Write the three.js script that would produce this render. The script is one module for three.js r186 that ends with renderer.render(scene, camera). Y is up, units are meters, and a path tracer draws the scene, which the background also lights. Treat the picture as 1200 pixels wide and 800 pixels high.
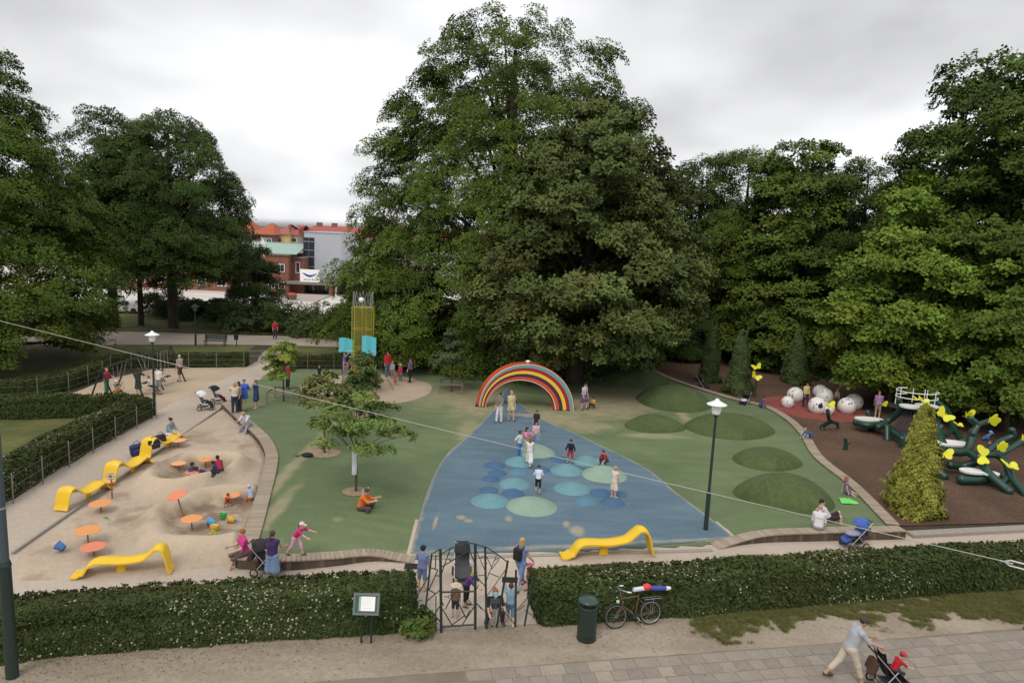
import * as THREE from 'three';
import { mergeGeometries, mergeVertices } from 'three/addons/utils/BufferGeometryUtils.js';
import { RoundedBoxGeometry } from 'three/addons/geometries/RoundedBoxGeometry.js';

// ---------- camera, sky, sun, exposure ----------
const scene = new THREE.Scene();
const F = 830, CAMH = 10.9, TH = Math.atan(128 / F), ROLL = Math.atan(0.045);
const camera = new THREE.PerspectiveCamera(2 * Math.atan(400 / F) * 180 / Math.PI, 1200 / 800, 0.1, 2000);
camera.position.set(0, CAMH, 0);
camera.rotateX(-TH); camera.rotateZ(ROLL);
scene.add(camera);
const renderer = new THREE.WebGLRenderer({ antialias: true });
renderer.toneMapping = THREE.LinearToneMapping;
renderer.toneMappingExposure = 1.06;
renderer.shadowMap.enabled = true;
const sun = new THREE.DirectionalLight(0xfff4e6, 1.4);
sun.position.set(-30, 90, 25); sun.castShadow = true; sun.shadow.radius = 50;
Object.assign(sun.shadow.camera, { left: -80, right: 80, top: 90, bottom: -90, near: 1, far: 300 });
sun.shadow.mapSize.set(4096, 4096);
sun.target.position.set(0, 0, -40);
scene.add(sun, sun.target);

// seeded noise
function rngOf(seed) { let a = seed >>> 0; return () => { a = (a + 0x6D2B79F5) | 0; let t = Math.imul(a ^ (a >>> 15), 1 | a); t = (t + Math.imul(t ^ (t >>> 7), 61 | t)) ^ t; return ((t ^ (t >>> 14)) >>> 0) / 4294967296; }; }
function h3(x, y, z) { let h = Math.imul(x, 374761393) ^ Math.imul(y, 668265263) ^ Math.imul(z, 2147483647 ^ 1274126177); h = Math.imul(h ^ (h >>> 13), 1274126177); return ((h ^ (h >>> 16)) >>> 0) / 4294967296; }
const sm = (t) => t * t * (3 - 2 * t), mix = (a, b, t) => a + (b - a) * t, clamp = (x, a = 0, b = 1) => Math.min(b, Math.max(a, x));
const sstep = (a, b, x) => sm(clamp((x - a) / (b - a)));
function vn(x, y, s = 0, per = 0) {           // value noise 0..1, periodic when per > 0
  const xi = Math.floor(x), yi = Math.floor(y), fx = sm(x - xi), fy = sm(y - yi);
  const w = (v) => per ? ((v % per) + per) % per : v;
  const a = h3(w(xi), w(yi), s), b = h3(w(xi + 1), w(yi), s), c = h3(w(xi), w(yi + 1), s), d = h3(w(xi + 1), w(yi + 1), s);
  return mix(mix(a, b, fx), mix(c, d, fx), fy);
}
function fbm(x, y, s = 0, oct = 4) { let v = 0, a = 0.5, n = 0; for (let i = 0; i < oct; i++) { v += a * vn(x, y, s + i * 17); n += a; a *= 0.5; x *= 2.03; y *= 2.03; } return v / n; }
function n3(x, y, z, s = 0) { const zi = Math.floor(z), f = sm(z - zi); return mix(vn(x, y, s + zi * 131), vn(x, y, s + (zi + 1) * 131), f); }

// overcast sky
{
  const W = 1024, Hh = 512, d = new Float32Array(W * Hh * 4);
  for (let j = 0; j < Hh; j++) for (let i = 0; i < W; i++) {
    const el = ((j + 0.5) / Hh - 0.5) * Math.PI, az = ((i + 0.5) / W - 0.5) * 2 * Math.PI;
    const x = Math.cos(az) * Math.cos(el), z = Math.sin(az) * Math.cos(el), y = Math.sin(el);
    let v;
    if (y > -0.15) {
      const k = 1 / (Math.max(y, 0) + 0.22), cx = x * k + 3.1, cz = z * k + 1.7;
      const n = fbm(cx * 1.1, cz * 1.1, 5, 6), n2 = fbm(cx * 2.3 + 9, cz * 1.6, 31, 5);
      v = 0.88 + 0.95 * (n - 0.5) + 0.26 * (n2 - 0.5) - 0.06 * sstep(0.2, 0.62, y);
      v = clamp(v, 0.56, 1.05);
    } else v = 0.22;
    const o = (j * W + i) * 4; d[o] = v * 0.985; d[o + 1] = v * 0.99; d[o + 2] = v * 1.015; d[o + 3] = 1;
  }
  const t = new THREE.DataTexture(d, W, Hh, THREE.RGBAFormat, THREE.FloatType);
  t.mapping = THREE.EquirectangularReflectionMapping; t.magFilter = t.minFilter = THREE.LinearFilter; t.colorSpace = THREE.LinearSRGBColorSpace; t.needsUpdate = true;
  scene.background = t; scene.environment = t;
}

// ---------- photo pixel (1200 x 800) -> place ----------
const V = (x, y, z) => new THREE.Vector3(x, y, z);
function ray(px, py) {
  const u = px - 600, v = py - 400, c = Math.cos(ROLL), s = Math.sin(ROLL), u2 = u * c + v * s, v2 = -u * s + v * c;
  return V(u2, -v2 * Math.cos(TH) - F * Math.sin(TH), -(F * Math.cos(TH) - v2 * Math.sin(TH)));
}
function P(px, py, y = 0) { const r = ray(px, py); return r.multiplyScalar((y - CAMH) / r.y).add(V(0, CAMH, 0)); }
function Pz(px, py, z) { const r = ray(px, py); return r.multiplyScalar(z / r.z).add(V(0, CAMH, 0)); }
function G(px, py, dy = 0) { let y = 0, p = P(px, py, 0); for (let i = 0; i < 8; i++) { y = gh(p.x, p.z) + dy; p = P(px, py, y); } return p; }
const curve = (pts, n) => new THREE.CatmullRomCurve3(pts, false, 'centripetal').getSpacedPoints(n);

// ---------- scene bookkeeping ----------
const taken = {};
function numbered(name) { const k = taken[name] = (taken[name] ?? -1) + 1; return k ? name + '_' + String(k).padStart(3, '0') : name; }
function shadows(o) { o.traverse((m) => { if (m.isMesh) { m.castShadow = true; m.receiveShadow = true; } }); return o; }
function thing(name, label, category, pos = V(0, 0, 0), yaw = 0, group) {
  const o = new THREE.Group(); o.name = numbered(name); o.position.copy(pos); o.rotation.y = yaw; o.userData = { label, category }; if (group) o.userData.group = group; scene.add(o); return o;
}
function tag(o, label, category, group) { o.userData.label = label; o.userData.category = category; if (group) o.userData.group = group; return o; }
function part(name, geo, mat, parent, pos, rot) {
  const m = new THREE.Mesh(Array.isArray(geo) ? join(geo) : geo, mat); m.name = name; if (pos) m.position.copy(pos); if (rot) m.rotation.set(...rot); m.castShadow = m.receiveShadow = true; parent.add(m); return m;
}
function mono(name, geo, mat, label, category, group, pos) { const m = part(numbered(name), geo, mat, scene, pos); return tag(m, label, category, group); }
function struct(name, geo, mat, label, category) { const m = part(numbered(name), geo, mat, scene); m.userData.kind = 'structure'; if (label) { m.userData.label = label; m.userData.category = category; } return m; }
function join(list) {
  const idx = list.every((g) => g.index), names = ['position', 'normal', 'uv', 'color'].filter((n) => list.every((g) => g.attributes[n]));
  return mergeGeometries(list.map((g) => { const q = idx || !g.index ? g : g.toNonIndexed(); for (const k of Object.keys(q.attributes)) if (!names.includes(k)) q.deleteAttribute(k); return q; }));
}
const M4 = (pos, rot = [0, 0, 0], s = 1) => new THREE.Matrix4().compose(pos, new THREE.Quaternion().setFromEuler(new THREE.Euler(...rot)), typeof s === 'number' ? V(s, s, s) : s);
// geometry shorthands
const box = (w, h, d, x = 0, y = 0, z = 0, rot) => { const g = new THREE.BoxGeometry(w, h, d); g.applyMatrix4(M4(V(x, y, z), rot)); return g; };
const rbox = (w, h, d, r, x = 0, y = 0, z = 0, rot) => { const g = new RoundedBoxGeometry(w, h, d, 2, r); g.applyMatrix4(M4(V(x, y, z), rot)); return g; };
const cyl = (r0, r1, h, x = 0, y = 0, z = 0, n = 14, rot) => { const g = new THREE.CylinderGeometry(r1, r0, h, n); g.applyMatrix4(M4(V(x, y, z), rot)); return g; };
const ball = (r, x = 0, y = 0, z = 0, s = [1, 1, 1], n = 14) => { const g = new THREE.SphereGeometry(r, n, Math.ceil(n * 0.7)); g.scale(...s); g.translate(x, y, z); return g; };
function bar(a, b, r0, r1 = r0, n = 8) {       // straight tapered rod from a to b
  const d = b.clone().sub(a), g = new THREE.CylinderGeometry(r1, r0, d.length(), n);
  g.applyQuaternion(new THREE.Quaternion().setFromUnitVectors(V(0, 1, 0), d.clone().normalize())); g.translate((a.x + b.x) / 2, (a.y + b.y) / 2, (a.z + b.z) / 2); return g;
}
function beam(a, b, w, d) { const q = b.clone().sub(a), g = new THREE.BoxGeometry(w, q.length(), d); g.applyQuaternion(new THREE.Quaternion().setFromUnitVectors(V(0, 1, 0), q.clone().normalize())); g.translate((a.x + b.x) / 2, (a.y + b.y) / 2, (a.z + b.z) / 2); return g; }
const tube = (pts, r, n = 8, seg) => new THREE.TubeGeometry(new THREE.CatmullRomCurve3(pts, false, 'centripetal'), seg || pts.length * 5, r, n, false);
function limb(pts, radii, n = 8) {             // tube whose radius follows a list
  const c = new THREE.CatmullRomCurve3(pts, false, 'centripetal'), seg = Math.max(4, pts.length * 3), fr = c.computeFrenetFrames(seg, false), pos = [], ind = [], uv = [];
  for (let i = 0; i <= seg; i++) {
    const t = i / seg, p = c.getPointAt(t), k = t * (radii.length - 1), k0 = Math.min(radii.length - 2, Math.floor(k)), r = mix(radii[k0], radii[k0 + 1], k - k0);
    for (let j = 0; j <= n; j++) { const a = j / n * 6.2832, q = fr.normals[i].clone().multiplyScalar(Math.cos(a) * r).addScaledVector(fr.binormals[i], Math.sin(a) * r).add(p); pos.push(q.x, q.y, q.z); uv.push(j / n, t * 4); }
  }
  for (let i = 0; i < seg; i++) for (let j = 0; j < n; j++) { const a = i * (n + 1) + j, b = a + n + 1; ind.push(a, a + 1, b, b, a + 1, b + 1); }
  const g = new THREE.BufferGeometry(); g.setAttribute('position', new THREE.Float32BufferAttribute(pos, 3)); g.setAttribute('uv', new THREE.Float32BufferAttribute(uv, 2)); g.setIndex(ind); g.computeVertexNormals(); return g;
}
// materials and textures
const lin = (r, g, b) => new THREE.Color().setRGB(r, g, b);
const mat = (c, rough = 0.8, more = {}) => new THREE.MeshStandardMaterial({ color: Array.isArray(c) ? lin(...c) : c, roughness: rough, side: THREE.DoubleSide, ...more });
const s2l = (v) => Math.pow(v / 255, 2.2) ;
function texture(W, Hh, fn, color = true) {
  const d = new Uint8Array(W * Hh * 4);
  for (let j = 0; j < Hh; j++) for (let i = 0; i < W; i++) { const c = fn(i / W, j / Hh, i, j), o = (j * W + i) * 4; if (color) { d[o] = clamp(c[0], 0, 255); d[o + 1] = clamp(c[1], 0, 255); d[o + 2] = clamp(c[2], 0, 255); } else d[o] = d[o + 1] = d[o + 2] = clamp(c * 255, 0, 255); d[o + 3] = 255; }
  const t = new THREE.DataTexture(d, W, Hh); t.wrapS = t.wrapT = THREE.RepeatWrapping; t.magFilter = THREE.LinearFilter; t.minFilter = THREE.LinearMipmapLinearFilter; t.generateMipmaps = true; if (color) t.colorSpace = THREE.SRGBColorSpace; t.needsUpdate = true; return t;
}
// one texture for a piece of land: world metres x0..x1, z0..z1; uv of land sheets is (x, -z)
function landTex(x0, x1, z0, z1, W, Hh, fn) { const t = texture(W, Hh, (u, v) => fn(mix(x0, x1, u), -mix(-z1, -z0, v))); t.repeat.set(1 / (x1 - x0), 1 / (z1 - z0)); t.offset.set(-x0 / (x1 - x0), z1 / (z1 - z0)); return t; }
const bumpNoise = texture(512, 512, (u, v) => 0.5 * vn(u * 128, v * 128, 3, 128) + 0.3 * vn(u * 64, v * 64, 4, 64) + 0.2 * vn(u * 256, v * 256, 5, 256), false);
const bump = (size) => { const t = bumpNoise.clone(); t.repeat.set(1 / size, 1 / size); t.needsUpdate = true; return t; };
const pal = (a, b, t) => [mix(a[0], b[0], t), mix(a[1], b[1], t), mix(a[2], b[2], t)];
function sheet(pts, y = 0, jit = 0.06) {       // flat polygon with an uneven outline
  const out = [];
  pts.forEach((p, i) => { const q = pts[(i + 1) % pts.length], n = Math.max(1, Math.round(p.distanceTo(q) / 0.5)); for (let k = 0; k < n; k++) { const x = mix(p.x, q.x, k / n), z = mix(p.z, q.z, k / n); out.push(new THREE.Vector2(x + jit * 2 * (fbm(x * 1.7, z * 1.7, 8, 3) - 0.5), z + jit * 2 * (fbm(x * 1.7, z * 1.7, 88, 3) - 0.5))); } });
  if (THREE.ShapeUtils.isClockWise(out) === false) out.reverse();
  const tri = THREE.ShapeUtils.triangulateShape(out, []), pos = [], uv = [];
  out.forEach((p) => { pos.push(p.x, y, p.y); uv.push(p.x, -p.y); });
  const g = new THREE.BufferGeometry(); g.setAttribute('position', new THREE.Float32BufferAttribute(pos, 3)); g.setAttribute('uv', new THREE.Float32BufferAttribute(uv, 2));
  g.setAttribute('normal', new THREE.Float32BufferAttribute(out.flatMap(() => [0, 1, 0]), 3)); g.setIndex(tri.map(([a, b, c]) => [a, c, b]).flat()); return g;
}
function gridGeo(nu, nv, fn, land = true) {    // fn(u, v) -> Vector3; uv = metres on the ground
  const pos = [], uv = [], ind = [];
  for (let j = 0; j <= nv; j++) for (let i = 0; i <= nu; i++) { const p = fn(i / nu, j / nv); pos.push(p.x, p.y, p.z); land ? uv.push(p.x, -p.z) : uv.push(i / nu, j / nv); }
  for (let j = 0; j < nv; j++) for (let i = 0; i < nu; i++) { const a = j * (nu + 1) + i, b = a + nu + 1; ind.push(a, a + 1, b, b, a + 1, b + 1); }
  const g = new THREE.BufferGeometry(); g.setAttribute('position', new THREE.Float32BufferAttribute(pos, 3)); g.setAttribute('uv', new THREE.Float32BufferAttribute(uv, 2)); g.setIndex(ind); g.computeVertexNormals(); return g;
}
const inPoly = (x, z, poly) => { let c = false; for (let i = 0, j = poly.length - 1; i < poly.length; j = i++) { const a = poly[i], b = poly[j]; if ((a.z > z) !== (b.z > z) && x < (b.x - a.x) * (z - a.z) / (b.z - a.z) + a.x) c = !c; } return c; };
const segDist = (x, z, a, b) => { const dx = b.x - a.x, dz = b.z - a.z, t = clamp(((x - a.x) * dx + (z - a.z) * dz) / (dx * dx + dz * dz)); return Math.hypot(x - a.x - dx * t, z - a.z - dz * t); };
const polyDist = (x, z, poly, closed = true) => { let d = 1e9; for (let i = 0; i < poly.length - (closed ? 0 : 1); i++) d = Math.min(d, segDist(x, z, poly[i], poly[(i + 1) % poly.length])); return d; };
const faceZ = (a, b) => Math.atan2(-(b.z - a.z), b.x - a.x);   // yaw that lays local x along a->b
// ---------- the lie of the land ----------
const CURB = 0.35;
const backRamp = (z) => 0.27 * sstep(-27, -40, z);
const onRamp = (px, py) => { let p = P(px, py); for (let i = 0; i < 6; i++) p = P(px, py, backRamp(p.z)); return p; };
const at = (y) => ([px, py]) => P(px, py, y);
const blueL = curve([[481, 649], [488, 619], [505, 565], [524, 532], [546, 513], [568, 491], [580, 478], [588, 463], [594, 455]].map(([x, y]) => onRamp(x, y)), 40);
const blueR = curve([[861, 631], [831, 606], [792, 577], [759, 550], [708, 524], [672, 507], [645, 496], [623, 484], [606, 468], [600, 457]].map(([x, y]) => onRamp(x, y)), 40);
const bluePoly = [...blueL, ...[...blueR].reverse()];
const curbLeft = curve([[264, 471], [284, 490], [309, 513], [318, 532], [316, 550], [308, 580], [296, 622], [285, 653]].map(at(CURB)), 60);
const wallFrontLeft = curve([[281, 651], [332, 653], [390, 650], [437, 647], [486, 656]].map(([x, y], i) => P(x, y, [CURB, CURB, .3, .22, .02][i])), 30);
const wallFrontRight = curve([[838, 640], [868, 630], [897, 624], [960, 621], [1058, 619]].map(([x, y], i) => P(x, y, [.02, .18, .3, CURB, CURB][i])), 36);
const curbRight = curve([[1047, 614], [1000, 567], [960, 535], [941, 506], [921, 488], [896, 475], [862, 467], [828, 457], [789, 444], [760, 431]].map(at(CURB)), 80);
const platform = [...curbLeft, ...wallFrontLeft.slice(2), P(588, 646), P(660, 648), P(715, 645), ...wallFrontRight, ...curbRight, ...[[700, 424], [600, 428], [520, 430], [440, 431], [360, 431], [315, 433]].map(at(CURB))];
function gh(x, z) {
  if (!inPoly(x, z, platform)) return 0;
  const d = inPoly(x, z, bluePoly) ? 0 : polyDist(x, z, bluePoly);
  return Math.max(backRamp(z), 0.27 * sstep(0, 2.2, d)) + 0.04 * (fbm(x * 0.35, z * 0.35, 6, 2) - 0.5) * sstep(0.3, 1.5, d);
}
const gv = (x, z, dy = 0) => V(x, gh(x, z) + dy, z);

// ground sheet out to the horizon
const speck = (x, z, s, f = 14) => vn(x * f, z * f, s) * 0.6 + vn(x * f * 2.7, z * f * 2.7, s + 1) * 0.4 - 0.5;
const grassTex = texture(1024, 1024, (u, v) => {
  const n = vn(u * 12, v * 12, 1, 12) * 0.5 + vn(u * 40, v * 40, 2, 40) * 0.3 + vn(u * 256, v * 256, 3, 256) * 0.4 - 0.1, dry = clamp(vn(u * 7, v * 7, 9, 7) * 1.6 - 0.75) * 0.6;
  const c = pal([64, 70, 32], [112, 116, 58], n); return pal(c, [118, 104, 68], dry * (0.5 + 0.5 * vn(u * 128, v * 128, 4, 128)));
});
grassTex.repeat.set(1 / 14, 1 / 14);
const grassMat = mat(0xffffff, 1, { map: grassTex, bumpMap: bump(2), bumpScale: 0.03 });
const soilTex = texture(512, 512, (u, v) => { const n = vn(u * 10, v * 10, 1, 10) * 0.4 + vn(u * 60, v * 60, 2, 60) * 0.4 + vn(u * 200, v * 200, 3, 200) * 0.3; return pal(pal([42, 36, 26], [84, 72, 54], n), [58, 64, 34], clamp(vn(u * 8, v * 8, 12, 8) * 2 - 0.8)); });
soilTex.repeat.set(1 / 12, 1 / 12);
struct('ground', sheet([V(-1500, 0, 40), V(1500, 0, 40), V(1500, 0, -1500), V(-1500, 0, -1500)], -0.03, 0), mat(0xffffff, 1, { map: soilTex, bumpMap: bump(3), bumpScale: 0.05 }));

// street-side dirt path
const px = (list, y = 0) => list.map(([a, b]) => P(a, b, y));
const dirtCol = (x, z) => {
  const n = fbm(x * 0.5, z * 0.9, 3, 4), g = speck(x, z, 21), lane = fbm(x * 0.22, z * 2.2, 77, 3);
  let c = pal([128, 115, 99], [168, 156, 140], clamp(n * 0.9 + lane * 0.35 - 0.1)); c = c.map((v) => v + g * 26);
  const leaf = vn(x * 9, z * 9, 55); if (leaf > 0.93) c = pal(c, [84, 66, 44], (leaf - 0.93) * 9);
  return c;
};
struct('dirt_path', sheet([V(-40, 0, -10), V(45, 0, -10), V(45, 0, -24), ...px([[1200, 690], [1000, 700], [800, 716], [640, 726], [484, 734], [300, 745], [150, 757], [20, 770]]), V(-40, 0, -16)], 0, 0.15),
  mat(0xffffff, 1, { map: landTex(-40, 45, -25, -10, 2048, 512, dirtCol), bumpMap: bump(1.5), bumpScale: 0.015 }));
// grass verge in front of the hedge, with bare patches in its outline
const vergeEdge = px([[810, 742], [850, 756], [905, 752], [960, 748], [1010, 742], [1060, 742], [1110, 737], [1160, 736], [1200, 730]]);
const vergeMask = (x, z) => { const e = polyDist(x, z, vergeEdge, false); return fbm(x * 1.1, z * 1.1, 41, 4) + 0.25 * fbm(x * 5, z * 5, 43, 3) - 0.30 * sstep(1.6, 0, e) ; };
// paths inside the fence
const pathCol = (x, z) => { const n = fbm(x * 0.3, z * 0.3, 13, 5), g = speck(x, z, 61); return pal([164, 151, 137], [194, 181, 167], n).map((v) => v + g * 18); };
const pathMat = mat(0xffffff, 1, { map: landTex(-45, 45, -60, -17, 2048, 1024, pathCol), bumpMap: bump(1.2), bumpScale: 0.008 });
struct('gravel_path', sheet([V(-40, 0, -17.4), ...px([[20, 765], [300, 745], [490, 737], [640, 730], [900, 706], [1200, 688]]), V(45, 0, -24.5), V(45, 0, -29), ...px([[1200, 618], [1062, 624], [1000, 612], [700, 610], [520, 610], [320, 600], [270, 500]]), ...px([[300, 470], [320, 434], [322, 424], [300, 424], [285, 431], [240, 447], [190, 476], [100, 528], [14, 586]]), V(-40, 0, -22)], 0.004, 0.05), pathMat);

// sand pit with its two low sand rims
const pitPoly = [...px([[16, 648], [82, 604], [150, 555], [209, 509], [264, 476], [285, 496], [308, 520], [316, 545], [306, 585], [290, 630], [281, 664], [205, 672], [60, 682], [10, 684]])];
const z6 = ([x, y]) => P(160 + x / 5.714, 500 + y / 5.714, 0.2);
const rimA = curve([[80, 345], [150, 285], [250, 240], [400, 205], [520, 212], [640, 215], [700, 238], [620, 305], [490, 355], [340, 388], [190, 400], [95, 375], [80, 345]].map(z6), 60);
const rimB = curve([[800, 420], [600, 440], [440, 455], [300, 535], [150, 570], [110, 660], [150, 755], [300, 775], [480, 778], [650, 755]].map(z6), 60);
function sandH(x, z) {
  const a = polyDist(x, z, rimA), b = polyDist(x, z, rimB, false), na = 0.75 + 0.5 * fbm(x * 0.9, z * 0.9, 19, 2);
  const r = (d, w) => Math.exp(-((d / w) ** 2));
  let h = 0.46 * na * Math.max(r(a, 0.42), 0.9 * r(b, 0.5)) + 0.03 * (fbm(x * 1.6, z * 1.6, 29, 3) - 0.5) + 0.03 * (vn(x * 3.6, z * 3.6, 33) - 0.5) + 0.014 * (vn(x * 8, z * 8, 34) - 0.5);
  const inside = inPoly(x, z, rimA) ? 1 : inPoly(x, z, rimB) ? 1 : 0; if (inside) h -= 0.045 * sstep(0.2, 0.8, Math.min(a, b)); if (inside) h += 0.05 * (vn(x * 3, z * 3, 35) - 0.5) * sstep(0.3, 0.8, Math.min(a, b));
  return mix(-0.03, Math.max(0.012, h + 0.07), sstep(0, 0.35, polyDist(x, z, pitPoly)));
}
const SandY = (x, z) => inPoly(x, z, pitPoly) ? sandH(x, z) : gh(x, z);
const S = (a, b) => { let p = P(a, b, 0.05); for (let i = 0; i < 6; i++) p = P(a, b, SandY(p.x, p.z)); return p; };
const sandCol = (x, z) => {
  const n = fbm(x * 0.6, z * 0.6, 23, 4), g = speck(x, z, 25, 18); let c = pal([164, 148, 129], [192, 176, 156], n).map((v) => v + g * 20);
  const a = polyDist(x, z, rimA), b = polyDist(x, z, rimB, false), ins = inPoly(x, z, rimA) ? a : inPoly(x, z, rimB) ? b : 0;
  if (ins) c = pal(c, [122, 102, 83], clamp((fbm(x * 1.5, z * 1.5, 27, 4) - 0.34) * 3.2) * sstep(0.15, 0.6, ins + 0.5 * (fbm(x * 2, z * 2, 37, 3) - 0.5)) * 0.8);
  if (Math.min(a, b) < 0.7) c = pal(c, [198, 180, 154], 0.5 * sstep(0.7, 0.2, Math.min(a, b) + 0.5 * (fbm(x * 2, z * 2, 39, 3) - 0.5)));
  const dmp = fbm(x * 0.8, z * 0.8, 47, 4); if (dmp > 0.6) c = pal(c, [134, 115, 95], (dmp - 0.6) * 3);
  return c;
};
{
  const bx = new THREE.Box3().setFromPoints(pitPoly), s = 0.07, nx = Math.ceil((bx.max.x - bx.min.x) / s), nz = Math.ceil((bx.max.z - bx.min.z) / s), id = new Int32Array((nx + 1) * (nz + 1)).fill(-1), pos = [], uv = [], ind = [];
  for (let j = 0; j <= nz; j++) for (let i = 0; i <= nx; i++) { const x = bx.min.x + i * s, z = bx.min.z + j * s; if (!inPoly(x, z, pitPoly)) continue; id[j * (nx + 1) + i] = pos.length / 3; pos.push(x, sandH(x, z), z); uv.push(x, -z); }
  for (let j = 0; j < nz; j++) for (let i = 0; i < nx; i++) { const k = j * (nx + 1) + i, a = id[k], b = id[k + 1], c = id[k + nx + 1], d = id[k + nx + 2]; if (a >= 0 && b >= 0 && c >= 0) ind.push(a, c, b); if (d >= 0 && b >= 0 && c >= 0) ind.push(b, c, d); }
  const g = new THREE.BufferGeometry(); g.setAttribute('position', new THREE.Float32BufferAttribute(pos, 3)); g.setAttribute('uv', new THREE.Float32BufferAttribute(uv, 2)); g.setIndex(ind); g.computeVertexNormals();
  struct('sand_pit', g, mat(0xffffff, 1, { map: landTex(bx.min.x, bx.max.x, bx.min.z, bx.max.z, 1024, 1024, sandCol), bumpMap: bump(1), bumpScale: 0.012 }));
}
// sand under the swings
const plainSand = mat(0xffffff, 1, { map: landTex(-36, -12, -56, -36, 512, 512, (x, z) => pal([168, 150, 128], [192, 174, 150], fbm(x * 0.5, z * 0.5, 63, 4)).map((v) => v + speck(x, z, 65) * 14)), bumpMap: bump(1), bumpScale: 0.01 });
struct('swing_sand', sheet(px([[70, 466], [128, 444], [180, 432], [292, 430], [266, 442], [225, 460], [176, 486], [120, 490]]), 0.008, 0.15), plainSand);

// lawns and the far paths
struct('lawn', sheet([V(-60, 0, -26), ...px([[10, 580], [100, 526], [180, 484], [180, 470], [100, 470], [60, 455], [150, 416], [290, 412], [300, 404], [150, 405], [0, 404]]), V(-60, 0, -58)], 0.0, 0.1), grassMat);
struct('lawn', sheet(px([[340, 404], [480, 403], [480, 420], [330, 422]]), 0.0, 0.1), grassMat);
const asphalt = mat(0xffffff, 1, { map: landTex(-70, 10, -75, -55, 512, 256, (x, z) => pal([140, 128, 118], [172, 160, 148], fbm(x * 0.3, z * 0.6, 71, 5)).map((v) => v + speck(x, z, 73, 6) * 14)), bumpMap: bump(2), bumpScale: 0.006 });
struct('park_path', sheet([...px([[-40, 404], [150, 404], [300, 404], [480, 408]]), V(10, 0, -62), V(10, 0, -66), ...px([[480, 397], [300, 393], [150, 388], [-40, 391]])], 0.004, 0.1), asphalt);
struct('park_path', sheet(px([[322, 425], [300, 425], [306, 414], [325, 402], [346, 402]]), 0.006, 0.05), asphalt);
struct('lawn', sheet([V(-75, 0, -68), ...px([[100, 386], [300, 391], [480, 394]]), V(-6, 0, -84), V(-75, 0, -80)], 0.0, 0.2), grassMat);
const plazaMat = mat(0xffffff, 0.95, { map: landTex(-90, 10, -125, -80, 512, 256, (x, z) => pal([186, 180, 172], [214, 209, 202], fbm(x * 0.2, z * 0.4, 81, 5)).map((v) => v + speck(x, z, 83, 3) * 10)) });
struct('plaza', sheet([V(-110, 0, -84), V(8, 0, -86), V(8, 0, -150), V(-110, 0, -150)], 0.002, 0), plazaMat);

// ---------- soft play ground: green rubber, blue rubber, sand circle ----------
const wear = [[560, 470, 42, 18, .9], [530, 462, 40, 14, .8], [640, 488, 60, 9, .9], [700, 478, 60, 12, .95], [735, 472, 45, 8, .8], [802, 487, 7, 14, .9], [765, 509, 36, 3, .8], [690, 498, 30, 6, .8], [510, 463, 40, 16, .6], [327, 560, 9, 70, .9], [318, 600, 10, 40, .85], [318, 640, 10, 10, .6], [500, 600, 8, 50, .3], [480, 640, 16, 8, .5], [550, 500, 14, 16, .7], [395, 606, 6, 3, .6], [600, 480, 60, 10, .5], [725, 463, 60, 12, .8]].map(([a, b, rx, rz, k]) => { const p = P(a, b, CURB), q = P(a + rx, b, CURB), r = P(a, b - rz, CURB); return [p.x, p.z, q.x - p.x, p.z - r.z, k]; });
const greenCol = (x, z) => {
  const n = fbm(x * 0.4, z * 0.4, 91, 4), streak = fbm(x * 0.8, z * 2.5, 93, 3), g = speck(x, z, 95);
  let c = pal([82, 99, 67], [112, 127, 90], clamp(n * 0.7 + streak * 0.5 - 0.1)).map((v) => v + g * 12);
  let w = 0; for (const [wx, wz, rx, rz, k] of wear) { const d = Math.hypot((x - wx) / rx, (z - wz) / rz); if (d < 1.6) w = Math.max(w, k * sstep(1.5, 0.35, d + 0.9 * (fbm(x * 1.3, z * 2, 97, 4) - 0.5))); }
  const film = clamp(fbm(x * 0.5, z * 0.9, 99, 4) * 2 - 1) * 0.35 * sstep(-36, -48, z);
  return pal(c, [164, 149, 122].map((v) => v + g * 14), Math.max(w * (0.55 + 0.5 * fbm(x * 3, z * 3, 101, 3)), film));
};
{
  const bx = new THREE.Box3().setFromPoints(platform), s = 0.2, nx = Math.ceil((bx.max.x - bx.min.x) / s), nz = Math.ceil((bx.max.z - bx.min.z) / s), id = new Int32Array((nx + 1) * (nz + 1)).fill(-1), pos = [], uv = [], ind = [];
  for (let j = 0; j <= nz; j++) for (let i = 0; i <= nx; i++) { const x = bx.min.x + i * s, z = bx.min.z + j * s; if (!inPoly(x, z, platform)) continue; id[j * (nx + 1) + i] = pos.length / 3; pos.push(x, gh(x, z), z); uv.push(x, -z); }
  for (let j = 0; j < nz; j++) for (let i = 0; i < nx; i++) { const k = j * (nx + 1) + i, a = id[k], b = id[k + 1], c = id[k + nx + 1], d = id[k + nx + 2]; if (a >= 0 && b >= 0 && c >= 0) ind.push(a, c, b); if (d >= 0 && b >= 0 && c >= 0) ind.push(b, c, d); }
  const g = new THREE.BufferGeometry(); g.setAttribute('position', new THREE.Float32BufferAttribute(pos, 3)); g.setAttribute('uv', new THREE.Float32BufferAttribute(uv, 2)); g.setIndex(ind); g.computeVertexNormals();
  struct('green_rubber_ground', g, mat(0xffffff, 0.95, { map: landTex(bx.min.x, bx.max.x, bx.min.z, bx.max.z, 1024, 1024, greenCol), bumpMap: bump(0.8), bumpScale: 0.004 }));
}
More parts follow.
